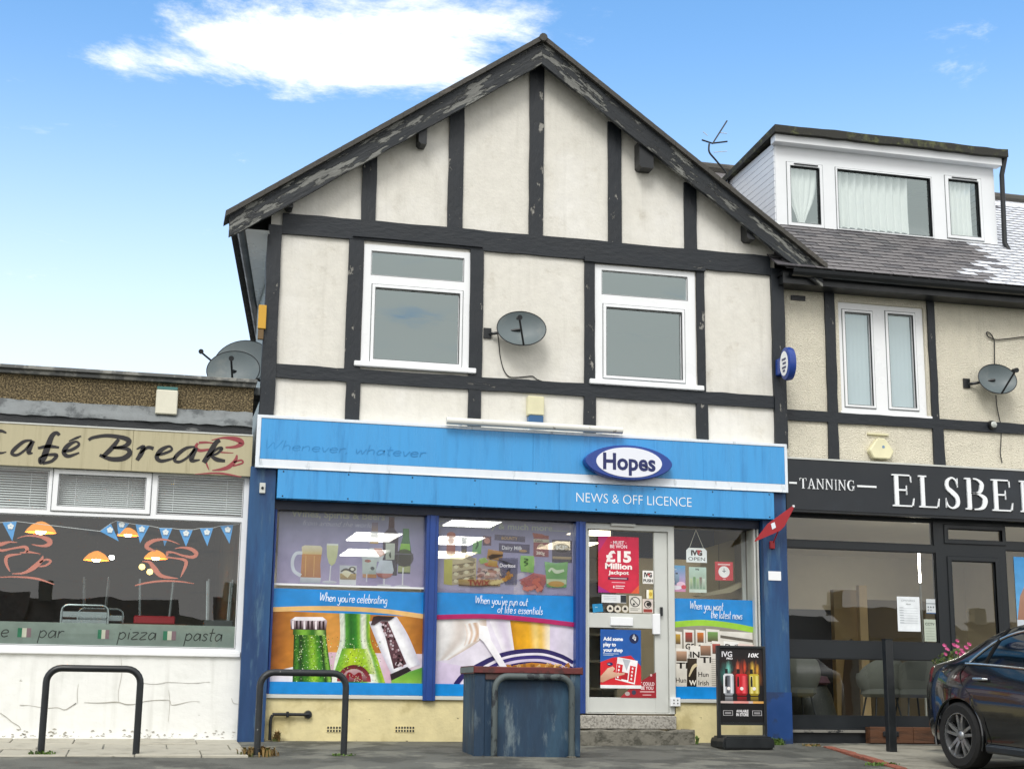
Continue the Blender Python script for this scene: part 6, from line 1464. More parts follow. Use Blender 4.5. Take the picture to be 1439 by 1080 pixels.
# upper left: glasses
y_in = GY + 0.012
sr1 = (1.441,3.018,1.684,1.708)
p = Print(B1[0] + 0.03, B1[1], sr1[3], 2.5, y_in)
U = lambda x: (x - 75) / 1315
V = lambda y: y * .00142 - .072
Q = lambda pts: [(U(a), V(c)) for a, c in pts]
p.rect(0, 0, 1, 1, '#8f93b6', '#b0a3cf')
p.text('Wines, Spirits & Beers', .08, .075, .10, '#c2c6b4', .02, width=.64); p.text('from around the world', .16, .19, .075, '#c8cce0', -.01, shear=.35, width=.48)
p.poly(Q([(290, 440), (465, 440), (455, 560), (465, 700), (285, 700)]), '#d08f3a', '#b8742a'); p.poly(Q([(285, 395), (310, 380), (450, 380), (468, 400), (465, 465), (290, 465)]), '#ece3c2', '#d9c48a')
p.poly(Q([(285, 690), (465, 690), (460, 745), (280, 745)]), '#d8dde4', '#aab2be'); p.stroke([(U(292), V(455), .045), (U(235), V(465), .045), (U(208), V(540), .045), (U(225), V(630), .045), (U(288), V(675), .05)], '#dfe4ee')
p.stroke([(U(325), V(480), .01), (U(325), V(680), .01)], '#e6b566'); p.stroke([(U(400), V(480), .01), (U(400), V(680), .01)], '#e6b566')
p.poly(Q([(505, 370), (610, 370), (603, 480), (585, 545), (557, 572), (530, 545), (512, 480)]), '#dfe0b0', '#c3c98e'); p.poly(Q([(508, 355), (608, 355), (608, 372), (506, 372)]), '#eceee8'); p.stroke([(U(548), V(570), .018), (U(545), V(650), .014), (U(543), V(715), .02)], '#e3e4ea'); p.ell(U(543), V(730), .05, .022, '#d9dae4', '#b6b6c8')
p.poly(Q([(628, 562), (782, 562), (778, 748), (632, 748)]), '#c9ccd2', '#e4e6ea'); p.poly(Q([(632, 640), (780, 640), (776, 700), (636, 700)]), '#b79a55', '#8a6a2e'); p.tilt(U(690), V(640), .05, .08, 35, '#e7dfc0'); p.tilt(U(740), V(600), .045, .07, -20, '#d9d6c8'); p.stroke([(U(640), V(625), .02), (U(690), V(600), .03), (U(770), V(640), .02)], '#3a3020'); p.ell(U(742), V(597), .024, .035, '#2f2a22'); p.ell(U(742), V(597), .012, .02, '#efece2')
p.poly(Q([(1060, 70), (1108, 70), (1112, 190), (1150, 240), (1145, 645), (1015, 645), (1008, 240), (1055, 190)]), '#4a2f33', '#1a1e1c'); p.poly(Q([(1035, 330), (1120, 330), (1118, 492), (1038, 492)]), '#c9cfc4', '#b4bbae'); p.stroke([(U(1080), V(420), .01), (U(1078), V(445), .03), (U(1082), V(475), .015)], '#22261f'); p.poly(Q([(1062, 70), (1106, 70), (1108, 180), (1058, 180)]), '#6b3a3c', '#4a2a2c')
p.poly(Q([(905, 130), (960, 130), (962, 220), (968, 300), (968, 340), (892, 340), (895, 300), (902, 220)]), '#7d6f86', '#c8a468'); p.poly(Q([(900, 220), (962, 220), (968, 280), (895, 280)]), '#dcdce2')
p.poly(Q([(1188, 180), (1245, 180), (1248, 260), (1270, 400), (1265, 625), (1152, 625), (1158, 400), (1190, 260)]), '#4f8a45', '#2c3a2a'); p.poly(Q([(1172, 330), (1255, 330), (1262, 430), (1164, 430)]), '#9fcf5a', '#7db043'); p.poly(Q([(1155, 550), (1266, 550), (1265, 610), (1153, 610)]), '#a9ad7c')
p.ell(U(1208), V(470), .064, .125, '#3c3530', '#4c4340'); p.rect(U(1125), V(425), U(1290), V(440), '#6d6a74'); p.stroke([(U(1200), V(565), .02), (U(1198), V(650), .016), (U(1198), V(735), .02)], '#e6e6ea'); p.ell(U(1198), V(752), .055, .02, '#d6d6de')
p.poly(Q([(800, 440), (900, 385), (1000, 380), (1030, 440), (1000, 520), (830, 500)]), '#d3d8d6', '#c4ccd0'); p.poly(Q([(925, 385), (1000, 385), (1030, 445), (985, 470)]), '#cf8a7a', '#c27a68'); p.poly(Q([(828, 500), (960, 500), (955, 640), (832, 640)]), '#c5d0c8', '#aebcb6'); p.ell(U(878), V(512), .022, .02, '#a5574a'); p.ell(U(922), V(583), .014, .024, '#25282c'); p.rect(U(835), V(640), U(960), V(675), '#c08a52')
p.poly(Q([(985, 500), (1095, 500), (1115, 600), (1090, 660), (1030, 680), (975, 660), (952, 610)]), '#cfd6e2', '#c9d2de'); p.poly(Q([(955, 628), (1110, 628), (1088, 662), (1030, 680), (975, 660)]), '#b8695c', '#a4574c'); p.stroke([(U(1030), V(680), .02), (U(1030), V(740), .018)], '#e0e0e6'); p.ell(U(1030), V(748), .05, .02, '#cfcfda'); p.stroke([(U(872), V(640), .014), (U(872), V(715), .012)], '#d6d9e4')
o = p.build('drinks_poster', m_vinyl_in); tag(o, 'lavender window film of drinks and bottles reading Wines, Spirits & Beers', 'poster')
t = part('film_strip', B().box(B1[0], B1[1], y_out - .004, y_out, sr1[2] + .004, sr1[3]), m_upvc, house)
# upper middle: sweets and crisps
p = Print(B2[0], B2[1], ZT2 + .004, 2.5, y_in)
U = lambda x: (x - 25) / 1330
V = lambda y: (y - 75) / 855
Q = lambda pts: [(U(a), V(c)) for a, c in pts]
def pk(x0, y0, x1, y1, c1, c2, rot=0): p.tilt((U(x0) + U(x1)) / 2, (V(y0) + V(y1)) / 2, U(x1) - U(x0), V(y1) - V(y0), rot, c1, c2)
p.rect(0, 0, 1, 1, '#9293b8', '#a79fca'); p.text('Confectionery & much more........', .01, V(185), .085, '#b9c2b0', .015, width=.96)
pk(122, 265, 206, 490, '#b8735e', '#a65c4c'); p.ell(U(164), V(275), .032, .04, '#b8735e'); p.ell(U(164), V(480), .032, .04, '#a65c4c'); p.ell(U(164), V(340), .02, .05, '#d49a80')
p.stroke([(U(290), V(295), .075), (U(290), V(390), .075), (U(290), V(480), .075)], '#3a3040'); pk(262, 300, 318, 370, '#cfd2d8', '#8b90a0'); pk(270, 440, 312, 480, '#8d7a58', '#5a4a38')
pk(372, 305, 458, 480, '#8fc47a', '#5d9a55', 3); p.stroke([(U(400), V(430), .02), (U(420), V(380), .03), (U(412), V(330), .02)], '#33573a')
pk(468, 275, 550, 382, '#7a4b50', '#57343c'); p.ell(U(510), V(328), .022, .04, '#c98f84')
pk(582, 255, 880, 322, '#5b5168', '#4a4258', 2); p.text('BOUNTY', U(650), V(305), .04, '#c9a26a', .02)
pk(625, 350, 925, 455, '#443a58', '#3c3350', 1); p.text('Dairy Milk', U(655), V(420), .052, '#e9e6ee', .02, width=.15); p.ell(U(860), V(430), .03, .018, '#b08a5c')
pk(962, 240, 1112, 490, '#9a4a40', '#8a3a36'); p.poly(Q([(950, 215), (1050, 225), (1115, 262), (960, 262)]), '#a5583e'); pk(962, 285, 1118, 325, '#c6c8b4', '#b4b6a2'); p.text('Celeb', U(975), V(318), .035, '#5a3a34', .02); p.text('380g', U(990), V(465), .045, '#e6ddd4', .03); p.stroke([(U(1000), V(390), .02), (U(1040), V(350), .03), (U(1085), V(390), .02)], '#d8c2a4')
pk(1146, 285, 1342, 550, '#5a4a48', '#3c3236'); p.ell(U(1240), V(380), .062, .06, '#2a2426'); p.text('KP', U(1185), V(395), .055, '#efece8', .05, width=.085); pk(1150, 480, 1338, 510, '#b9a480', '#a08a68')
p.poly(Q([(100, 560), (180, 530), (410, 530), (410, 800), (180, 850), (100, 840)]), '#c9b98c', '#a8966c'); p.poly(Q([(100, 560), (180, 560), (180, 850), (105, 840)]), '#c6c24c', '#a8a03a')
for r_ in range(3):
    p.poly(Q([(185, 615 + r_ * 85), (400, 575 + r_ * 70), (400, 590 + r_ * 70), (185, 632 + r_ * 85)]), '#6a5638')
    for k in range(4): p.ell(U(215 + k * 50), V(640 + r_ * 80 - k * 12), .016, .025, '#7d6a48' if k % 2 else '#d9cfae')
p.stroke([(U(300), V(500), .05), (U(340), V(530), .06), (U(395), V(560), .04)], '#8d8068')
p.poly(Q([(420, 560), (500, 520), (600, 580), (640, 640), (640, 780), (420, 780)]), '#b09a94', '#94807c')
random.seed(4)
for k in range(46): p.ell(U(random.uniform(425, 690)), V(random.uniform(650, 790)), random.uniform(.012, .024), random.uniform(.014, .028), random.choice(['#c9a8a0', '#8d5a54', '#d9cbb8', '#a57a6a', '#6f5a58']), None, 8)
p.poly(Q([(430, 540), (490, 520), (520, 570), (450, 600)]), '#8fb05c'); p.poly(Q([(480, 590), (600, 560), (620, 630), (500, 620)]), '#c0674a')
pk(512, 435, 660, 545, '#b98a3c', '#9a7434', 8); p.poly(Q([(515, 510), (560, 480), (665, 480), (660, 500), (540, 545)]), '#1f1a1c'); pk(520, 550, 610, 620, '#b59a52', '#a08848', 8)
p.poly(Q([(620, 520), (812, 515), (800, 820), (690, 820), (640, 700)]), '#5a5a70', '#4c4c62'); p.poly(Q([(620, 540), (700, 560), (780, 600), (720, 610)]), '#1d1c22'); p.text('Doritos', U(632), V(625), .05, '#eceaf0', .03, width=.115); p.poly(Q([(690, 660), (740, 630), (735, 690)]), '#2a2a34')
pk(240, 775, 640, 850, '#a9925c', '#8a7448', -1); p.text('TWIX', U(330), V(845), .075, '#8d2f2a', .05, width=.16); p.stroke([(U(245), V(845), .02), (U(420), V(850), .015), (U(620), V(830), .02)], '#4f3c22')
for k in range(8): p.tilt(U(560 + k * 14), V(800 + random.uniform(-20, 30)), .02, .05, random.uniform(-60, 60), '#c9ba84')
for k in range(9): p.tilt(U(random.uniform(660, 745)), V(random.uniform(680, 790)), .028, .04, random.uniform(-60, 60), random.choice(['#b8863c', '#a06f30']))
p.poly(Q([(835, 485), (965, 485), (970, 560), (962, 680), (838, 670), (828, 560)]), '#8cc060', '#7ab04c'); p.stroke([(U(868), V(520), .015), (U(905), V(530), .02), (U(870), V(560), .02), (U(905), V(575), .02), (U(872), V(605), .015)], '#2f4a2a')
p.poly(Q([(820, 770), (920, 710), (960, 680), (1080, 700), (1085, 780), (1040, 905), (1000, 870), (930, 860), (890, 820)]), '#a9584a', '#96483e')
for k in range(8): p.tilt(U(random.uniform(850, 1070)), V(random.uniform(710, 870)), .05, .05, random.uniform(-50, 50), random.choice(['#b8695a', '#9a4a40', '#c07a6a']))
p.poly(Q([(1068, 545), (1180, 560), (1300, 540), (1292, 690), (1285, 840), (1090, 840), (1082, 690)]), '#7fb26a', '#5d9450'); p.poly(Q([(1090, 745), (1280, 745), (1285, 800), (1090, 800)]), '#b9c4a4'); p.ell(U(1185), V(800), .06, .04, '#b58a4a'); p.stroke([(U(1110), V(660), .03), (U(1140), V(625), .03), (U(1185), V(660), .05), (U(1260), V(640), .03)], '#cfd9c4')
o = p.build('sweets_poster', m_vinyl_in); tag(o, 'lavender window film of sweets and crisps reading Confectionery & much more', 'poster')

# ---------------------------------------------------------------- posters and stickers on the door and right window
def sheet(name, label, r, y, col, cat='poster', group=None, col2=None):
    p = Print(*r, y); p.rect(0, 0, 1, 1, col, col2); p.meta = (name, label, cat, group); return p
def done(p): return tag(p.build(p.meta[0], m_print), *p.meta[1:])
yd = 0.021
p = sheet('jackpot_poster', 'pinkish red poster on the shop door reading £15 Million Jackpot', (5.011,5.502,1.708,2.352), 0.018, '#c62448', col2='#d12a44')
p.poly([(0, 0), (.25, 0), (0, .3)], '#b02a6a'); p.poly([(1, 1), (.8, 1), (1, .85)], '#e0603a'); p.poly([(0, 1), (.3, 1), (0, .88)], '#a82a86')
p.text('· MUST ·', .5, .135, .06, '#f4d9de', .03, 'c'); p.text('BE WON', .5, .205, .06, '#f4d9de', .03, 'c'); p.text('£15', .5, .445, .19, '#fbf3f0', .05, 'c', width=.62); p.text('Million', .5, .575, .10, '#fbf3f0', .04, 'c', width=.66); p.text('Jackpot', .5, .67, .065, '#fbf3f0', .03, 'c', width=.5)
p.rect(.24, .72, .74, .77, '#571a3c'); p.rect(.29, .738, .70, .752, '#e8c9d2'); p.rect(.33, .81, .66, .822, '#f0b8c4'); p.rect(.42, .87, .65, .885, '#f4d9de'); p.rect(.42, .905, .62, .92, '#f4d9de'); p.ell(.38, .895, .018, .025, '#f4d9de')
done(p)
p = sheet('play_poster', 'blue and red poster on the door reading Add some play to your shop', (5.036,5.52,0.641,1.295), 0.018, '#1c57a6', col2='#1d5cae')
p.poly([(0, .56), (.3, .48), (.55, .46), (.75, .44), (1, .62), (1, .945), (0, .945)], '#d2202c', '#d92732'); p.rect(0, .945, 1, 1, '#eef0f2'); p.ell(.83, .15, .115, .085, '#14224e'); p.stroke([(.80, .15, .02), (.83, .08, .015), (.83, .15, .03), (.87, .12, .015), (.85, .18, .03)], '#eef0f4')
for k, l in enumerate(('Add some', 'play to', 'your shop')): p.text(l, .07, .19 + k * .095, .062, '#f4f6fa', .04)
p.rect(.07, .41, .45, .42, '#c8d6ea'); p.rect(.07, .435, .32, .443, '#c8d6ea'); p.ell(.23, .59, .075, .03, '#1c2a5c'); p.text('free', .18, .60, .02, '#eef0f4', .02)
p.poly([(.42, .47), (.92, .53), (.84, .93), (.36, .85)], '#f4f2f2'); p.poly([(.41, .58), (.55, .60), (.51, .86), (.37, .835)], '#d2202c'); p.poly([(.73, .61), (.87, .63), (.82, .90), (.68, .88)], '#d2202c'); p.poly([(.54, .50), (.74, .52), (.64, .70)], '#b9bec4'); p.poly([(.53, .72), (.68, .74), (.66, .86), (.51, .84)], '#b71c28')
for k in range(4): p.ell(.46 - k * .012, .63 + k * .06, .022, .02, '#f4e9ea'); p.ell(.79 - k * .012, .66 + k * .06, .022, .02, '#f4e9ea')
p.poly([(0, .80), (.18, .66), (.30, .63), (.36, .67), (.30, .72), (.40, .74), (.60, .735), (.585, .765), (.40, .80), (.24, .84), (.06, .90), (0, .90)], '#e8c2a8', '#c99478')
done(p)
p = Print(*(5.27,5.701,0.54,0.827), 0.022); p.poly([(0, 1), (.35, .55), (1, 0), (1, 1)], '#8e1f28', '#a52630'); p.text('IT COULD', .53, .52, .13, '#f0d8d8', .03, width=.42); p.text('BE YOU', .58, .68, .13, '#f0d8d8', .03, width=.34); p.rect(.55, .74, .95, .79, '#d9a8a8'); p.rect(.62, .87, .86, .91, '#d9a8a8'); p.ell(.20, .85, .07, .08, '#b9a8a4'); p.ell(.38, .80, .06, .09, '#3a3f55'); p.ell(.86, .12, .03, .05, '#e6c4c4')
p.meta = ('triangle_sticker', 'dark red triangular sticker low on the door reading IT COULD BE YOU', 'sticker', None); done(p)
p = sheet('push_sticker', 'white sticker on the door with a red and black logo above PUSH', (5.547,5.68,1.823,1.974), 0.022, '#eceae6'); p.text('IVG', .5, .48, .34, '#23181a', .06, 'c', width=.72); p.poly([(.45, .22), (.7, .22), (.6, .5)], '#b3262c'); p.text('PUSH', .5, .86, .22, '#23211f', .04, 'c', width=.86); done(p)
p = sheet('warning_sticker', 'tiny yellow and white warning sticker near the door edge', (5.593,5.67,1.656,1.755), 0.022, '#efeee6', 'sticker'); p.rect(.35, 0, 1, 1, '#e9d77a'); p.ell(.66, .5, .25, .25, '#c9a83a'); done(p)
p = sheet('no_smoking_sticker', 'white no smoking sticker with a barred circle on the door', (5.381,5.535,1.491,1.681), 0.022, '#dcd8cf', 'sticker'); p.ell(.48, .36, .40, .31, '#3a3835'); p.ell(.48, .36, .33, .255, '#dcd8cf'); p.stroke([(.22, .16, .05), (.74, .56, .05)], '#3a3835', 1); p.ell(.38, .50, .09, .07, '#23211f'); p.rect(.1, .74, .85, .78, '#9a968e'); p.rect(.1, .83, .7, .87, '#9a968e'); done(p)
p = sheet('age_sticker', 'white sticker with black round symbol above a red strip on the door', (5.544,5.672,1.49,1.649), 0.022, '#dcd0c8', 'sticker'); p.ell(.5, .38, .36, .27, '#2a2624'); p.ell(.5, .40, .26, .2, '#dcd0c8'); p.ell(.56, .38, .2, .15, '#2a2624'); p.rect(.08, .72, .92, .95, '#9c4038'); done(p)
p = sheet('white_card', 'white printed card taped under the jackpot poster', (5.053,5.347,1.595,1.688), 0.022, '#dfe2e4', 'card'); p.rect(.77, .05, 1, .95, '#2c3238'); [p.rect(.08, .2 + k * .2, .6, .25 + k * .2, '#a9afb4') for k in range(3)]; done(p)
p = Print(*(4.93,5.074,1.479,1.584), 0.022); p.poly([(.08, .10), (.9, 0), (1, .85), (.15, 1)], '#1f84b8', '#2a94c8'); p.text('open', .3, .45, .12, '#bfe0f0', .02); p.meta = ('blue_card', 'small tilted blue card at the bottom left of the upper door glass', 'card', None); done(p)
for k, nm in enumerate(('left', 'middle', 'right')):
    c = [((5.155,1.53)), ((5.244,1.528)), ((5.334,1.53))][k]
    p = Print(c[0] - .042, c[0] + .042, c[1] - .042, c[1] + .042, 0.022); p.ell(.5, .5, .48, .48, '#d9d2c4'); [p.stroke(q, '#2a2522') for q in ([(.35, .65, .2), (.5, .4, .3), (.65, .65, .2)],)]; p.ell(.45, .42, .12, .12, '#2a2522')
    p.meta = ('round_sticker', ['round cream sticker nearest the blue card on the door', 'middle one of the three round cream stickers on the door', 'round cream sticker nearest the no smoking sign'][k], 'sticker', 'round stickers on the door'); done(p)
# right window
yw = GY + 0.01
hs = thing('hanging_open_sign', 'white hanging sign with red and black logo reading OPEN in the right window', 'sign', (6.2, yw, 1.9))
r = (6.105,6.359,2.091,2.261)
part('board', B().prism([(r[0], r[2]), (r[1], r[2]), (r[1], r[3] - .03), (r[1] - .03, r[3]), (r[0] + .03, r[3]), (r[0], r[3] - .03)], yw, yw + .006), m_upvc, hs)
p = Print(*r, yw - .0005); p.text('IVG', .5, .50, .34, '#2a1618', .06, 'c', width=.55); p.poly([(.5, .14), (.72, .14), (.6, .5)], '#b3262c'); p.text('OPEN', .5, .87, .25, '#20242a', .0, 'c', width=.82); p.build('lettering', m_print, hs)
tp = (6.228,2.473)
for x in (r[0] + .04, r[1] - .04): part('string', B().tube([(x, yw, r[3]), (tp[0], yw, tp[1])], .003, 5), m_alu, hs)
p = sheet('pink_vape_poster', 'small pink and blue poster left of the hanging sign in the window', (5.865,6.089,1.748,2.05), yw, '#5aa8d8', col2='#d98ab4'); p.rect(.40, .33, .66, .74, '#8fa8c4', '#5a6c8c'); p.rect(.46, .28, .58, .34, '#2f3a4c'); p.ell(.2, .62, .22, .1, '#e9b0d0'); p.ell(.75, .72, .24, .1, '#f0c4dc'); p.ell(.45, .85, .35, .08, '#efe6f2'); p.ell(.9, .82, .14, .08, '#d8344c'); p.text('vape', .3, .17, .06, '#dff0fa', .02); done(p)
p = sheet('green_vape_poster', 'small pale green poster under the hanging sign in the window', (6.133,6.349,1.743,2.038), yw, '#b9cfc4', col2='#a9b89c'); p.text('IVG', .38, .12, .07, '#23282a', .05)
for k, c in enumerate(('#c9d2a4', '#6f9a5c', '#b5c99a', '#8d6f6a', '#d9dcd0')): p.rect(.06 + k * .18, .45 - (k % 2) * .06, .2 + k * .18, .85, c, '#7f9a86')
p.rect(.0, .88, 1, 1, '#cfd9cf'); done(p)
p = sheet('red_sticker', 'square red sticker with a white disc in the right window', (6.458,6.685,1.893,2.111), yw, '#c0343c', 'sticker'); p.ell(.5, .54, .31, .31, '#f0ecec'); p.stroke([(.5, .34, .03), (.5, .58, .05)], '#2b3a4a', 1); p.stroke([(.40, .5, .03), (.60, .5, .03)], '#2b3a4a', 1); p.rect(.16, .11, .84, .18, '#e9bcbc'); p.rect(.42, .9, .58, .94, '#e9bcbc'); done(p)
# pavement sign print
p = Print(*AB, AY - .0125); p.rect(0, 0, 1, 1, '#1a1517', '#141416')
p.poly([(0, .1), (1, .1), (1, .5), (0, .5)], '#1e1718', '#3a2522')
for gu, gv, ra, rb_, c in ((.18, .36, .22, .20, '#2f7f78'), (.20, .28, .08, .12, '#7fd0c4'), (.48, .34, .20, .20, '#a5362a'), (.42, .27, .06, .12, '#e06a4a'), (.58, .26, .05, .12, '#d9502f'), (.80, .36, .20, .20, '#b86a1c'), (.76, .28, .06, .13, '#f0c04a'), (.87, .29, .05, .11, '#e8a83a')): p.glow(gu, gv, ra, rb_, c, '#281b1a', lobes=.18, seed=int(gu * 100))
for x0, x1, mx_, c1, c2, c3 in ((.08, .32, .15, '#d9dbe0', '#8d9096', '#eceef2'), (.36, .64, .42, '#d0202c', '#8e1018', '#e8404a'), (.67, .91, .73, '#c9b43a', '#8d7a1c', '#e6d878')):
    cs_ = {'#d9dbe0': [(0, '#f4f5f7'), (.2, '#c9ccd2'), (.35, '#4a4d54'), (.6, '#6a6e76'), (.75, '#e4e6ea'), (1, '#9a9ea6')], '#d0202c': [(0, '#8e1018'), (.2, '#e0303c'), (.45, '#c01a26'), (.7, '#f05a62'), (1, '#8a0e16')], '#c9b43a': [(0, '#8d7a1c'), (.25, '#f0e48c'), (.5, '#b8a22c'), (.8, '#e6d878'), (1, '#7a6a16')]}[c1]
    p.rect(mx_ - .03, .28, mx_ + .035, .35, '#17181a'); p.poly([(x0, .37), (x0 + .03, .345), (x1 - .03, .345), (x1, .37), (x1, .60), (x1 - .04, .64), (x0 + .04, .64), (x0, .60)], c1, c2); p.grid([(x0, .37), (x0, .61)], [(x1, .37), (x1, .61)], cs_, .04, 14, 8)
    p.stroke([(x0 + .06, .52, .03), (x0 + .06, .44, .03), (x0 + .06, .38, .02)], '#1c1a1c'); p.ell((x0 + x1) / 2, .545, .04, .024, '#efe9e6'); p.rect(x0 + .03, .655, x1 - .03, .73, c2, '#231d1e')
p.rect(.0, .715, 1, .745, '#c9b8b4'); p.rect(.3, .715, .65, .745, '#e0948c'); p.rect(.75, .715, 1, .745, '#d9a45a')
p.text('IVG', .05, .115, .075, '#e8e6ea', .02, width=.24); p.text('PRO', .16, .15, .025, '#f4f2f4', .04, width=.14); p.text('10K', .66, .115, .055, '#f4f2f4', .03, shear=.2, width=.26); p.text('AVAILABLE', .5, .865, .035, '#e6e4e6', .04, 'c', width=.28); p.text('IN STORE', .5, .915, .04, '#e6e4e6', .04, 'c', width=.28)
for a in (.06, .73):
    for q in ((a, .84, a + .22, .846), (a, .905, a + .22, .911), (a, .84, a + .012, .911), (a + .208, .84, a + .22, .911)): p.rect(*q, '#b9b7b9')
    p.rect(a + .04, .862, a + .18, .89, '#8d8b8d')
p.build('print', m_print, aboard)

# ---------------------------------------------------------------- cafe window
YB = 0.11
for k, r in enumerate(((-1.986,-1.06,2.424,2.775), (-0.963,-0.062,2.489,2.763), (0.053,0.981,2.463,2.796))):
    t = thing('venetian_blind', ['white venetian blind in the left top light of the cafe', 'white venetian blind in the middle opening top light of the cafe', 'white venetian blind in the right top light of the cafe'][k], 'blind', (r[0], YB, r[2]), 0, 'cafe blinds')
    x0 = max(r[0], CL + .01) if k else CL + .01; n = 15; z0, z1 = r[2] - .03, r[3] + .02
    sm_ = B(); sm_.v = [(x0, YB - .010, -.009), (r[1], YB - .010, -.009), (r[1], YB + .010, .008), (x0, YB + .010, .008)]; sm_.f = [(0, 1, 2, 3)]; me = sm_.mesh('slat', M('blind_white', '#dfe3e4', 0.5, var=0.03))
    for q in range(n):
        o = link('slat', me, t); o.location = (0, 0, z0 + (z1 - z0) * (q + .5) / n)
    for x in (x0 + .18, r[1] - .18): part('ladder_cord', B().box(x - .002, x + .002, YB - .013, YB - .011, z0, z1), m_upvc, t)
# bunting
bt = thing('bunting', 'string of blue pennants with white roses across the cafe window', 'bunting', (0, 0.16, 2.5))
FL = [[(-1.49,2.253),(-1.348,2.269),(-1.377,2.061)], [(-0.503,2.198),(-0.398,2.286),(-0.304,2.1)], [(-0.339,2.316),(-0.205,2.294),(-0.312,2.163)], [(-0.143,2.286),(0.002,2.276),(-0.083,2.087)], [(0.106,2.257),(0.244,2.258),(0.173,2.065)], [(0.313,2.25),(0.459,2.252),(0.396,2.069)], [(0.531,2.269),(0.672,2.279),(0.62,2.081)], [(0.743,2.303),(0.885,2.322),(0.853,2.115)], [(-1.727,2.234),(-1.591,2.245),(-1.633,2.042)]]
m_flag = M('bunting_blue', '#3a9be0', 0.6, var=0.08)
for k, q in enumerate(FL):
    y = .05 + (k % 3) * .004
    f_ = part('flag', B().poly([(a, y + random.uniform(-.004, .004), c) for a, c in (q[0], q[2], q[1])]), m_flag, bt)
    cx = sum(a for a, c in q) / 3; cz = sum(c for a, c in q) / 3 + .02; b = B()
    for j in range(5):
        a = j * 1.2566 + .3; b.prism([(cx + .018 * math.cos(a) + .016 * math.cos(i * 1.047), cz + .018 * math.sin(a) + .016 * math.sin(i * 1.047)) for i in range(6)], y - .008 - j * .0004, y - .006)
    part('rose', b, m_letter, f_)
sp = [(-3.0, 2.55)] + [c for q in FL[-1:] + FL[:8] for c in (q[0], q[1])] + [(0.945,2.331)]
sp = sorted(sp); part('string', B().tube([(a, .056, c) for a, c in sp], .003, 5), m_upvc, bt)
# cup decals on the glass
m_decal = M('pink_decal', '#b97a6c', 0.6, var=0.05)
D1 = [[(-1.328,2.088,0.0055),(-1.239,2.119,0.0138),(-1.107,2.117,0.0276),(-1.012,2.082,0.0525),(-1.006,2.041,0.0469),(-1.073,2.019,0.0221),(-1.179,2.032,0.0083)], [(-1.531,2.012,0.0356),(-1.48,2.024,0.0411),(-1.403,2.048,0.0192),(-1.325,2.046,0.0069)], [(-1.529,1.989,0.0219),(-1.474,1.958,0.0274),(-1.372,1.981,0.0192),(-1.256,2.004,0.0275),(-1.221,1.982,0.0385),(-1.238,1.947,0.022),(-1.29,1.943,0.0082)], [(-1.226,1.955,0.0275),(-1.16,1.947,0.0165),(-1.08,1.936,0.0055)], [(-1.276,1.929,0.011),(-1.392,1.908,0.0301),(-1.422,1.873,0.0356),(-1.411,1.812,0.0274),(-1.373,1.745,0.0109)],
      [(-1.351,1.722,0.0068),(-1.235,1.734,0.0247),(-1.141,1.793,0.0494),(-1.075,1.864,0.0413),(-1.058,1.919,0.0083)], [(-1.086,1.845,0.0165),(-1.023,1.88,0.0207),(-0.976,1.863,0.0234),(-1.019,1.82,0.0206),(-1.086,1.804,0.0137)], [(-1.491,1.68,0.0082),(-1.31,1.691,0.0137),(-1.1,1.678,0.0219),(-0.922,1.623,0.0069)]]
D2 = [[(0.328,2.086,0.0056),(0.195,2.129,0.0169),(0.075,2.122,0.0337),(-0.004,2.077,0.0477),(-0.002,2.035,0.0393),(0.082,2.007,0.0112)], [(0.283,2.039,0.007),(0.351,2.053,0.0169),(0.448,2.041,0.0367),(0.508,1.996,0.0424),(0.473,1.956,0.0339),(0.369,1.968,0.0225),(0.271,1.997,0.0169),(0.21,1.997,0.0281),(0.204,1.972,0.0253),(0.198,1.955,0.014)], [(0.192,1.946,0.0197),(0.302,1.936,0.0169),(0.386,1.922,0.031),(0.408,1.885,0.0366),(0.379,1.793,0.0225),(0.358,1.739,0.007)], [(-0.05,1.891,0.0056),(0.025,1.886,0.0308),(0.084,1.818,0.0532),(0.163,1.744,0.0392),(0.331,1.724,0.0084)], [(-0.108,1.636,0.0111),(0.018,1.67,0.0181),(0.18,1.693,0.0196),(0.358,1.692,0.014),(0.503,1.674,0.0056)]]
for k, D_ in enumerate((D1, D2)):
    b = B()
    for st in D_: ribbon_prism(b, st, 0.0215, 0.0235, 6)
    tag(part('cup_decal', b, m_decal), ['pink steaming cup decal at the left end of the cafe glass', 'pink steaming cup decal in the middle of the cafe glass under the pennants'][k], 'decal', 'cup decals on the cafe window')
# frosted band with menu words
fb_ = (-1.429,0.972,1.015,1.222)
p = Print(CL, vx[5], gzz0, (-0.224,1.235)[1], 0.034); p.rect(0, 0, 1, 1, '#8b9990', '#7f8d86')
f = lambda px_: (px_ - CL) / (vx[5] - CL)
W_0 = [(-1.417,1.07)[0], (-1.333,1.072)[0], (-1.25,1.073)[0], (-1.117,1.076)[0], (-1.047,1.078)[0], (-0.793,1.083)[0], (-0.452,1.09)[0], (-0.337,1.092)[0], (-0.251,1.094)[0], (0.148,1.102)[0], (0.213,1.104)[0], (0.345,1.106)[0], (0.433,1.108)[0], (0.833,1.117)[0]]
for s_, a, c in (('e', 0, 1), ('par', 4, 5), ('pizza', 8, 9), ('pasta', 12, 13)): p.hand(s_, f(W_0[a]), .68, .62, '#2d3230', f(W_0[c]) - f(W_0[a]), wt=.075)
for a in (2, 6, 10):
    u0, u1 = f(W_0[a]), f(W_0[a + 1]); d = (u1 - u0) / 3
    for k, c in enumerate(('#2f7d5c', '#d9d6c4', '#8d6f78')): p.rect(u0 + k * d, .28, u0 + (k + 1) * d, .68, c)
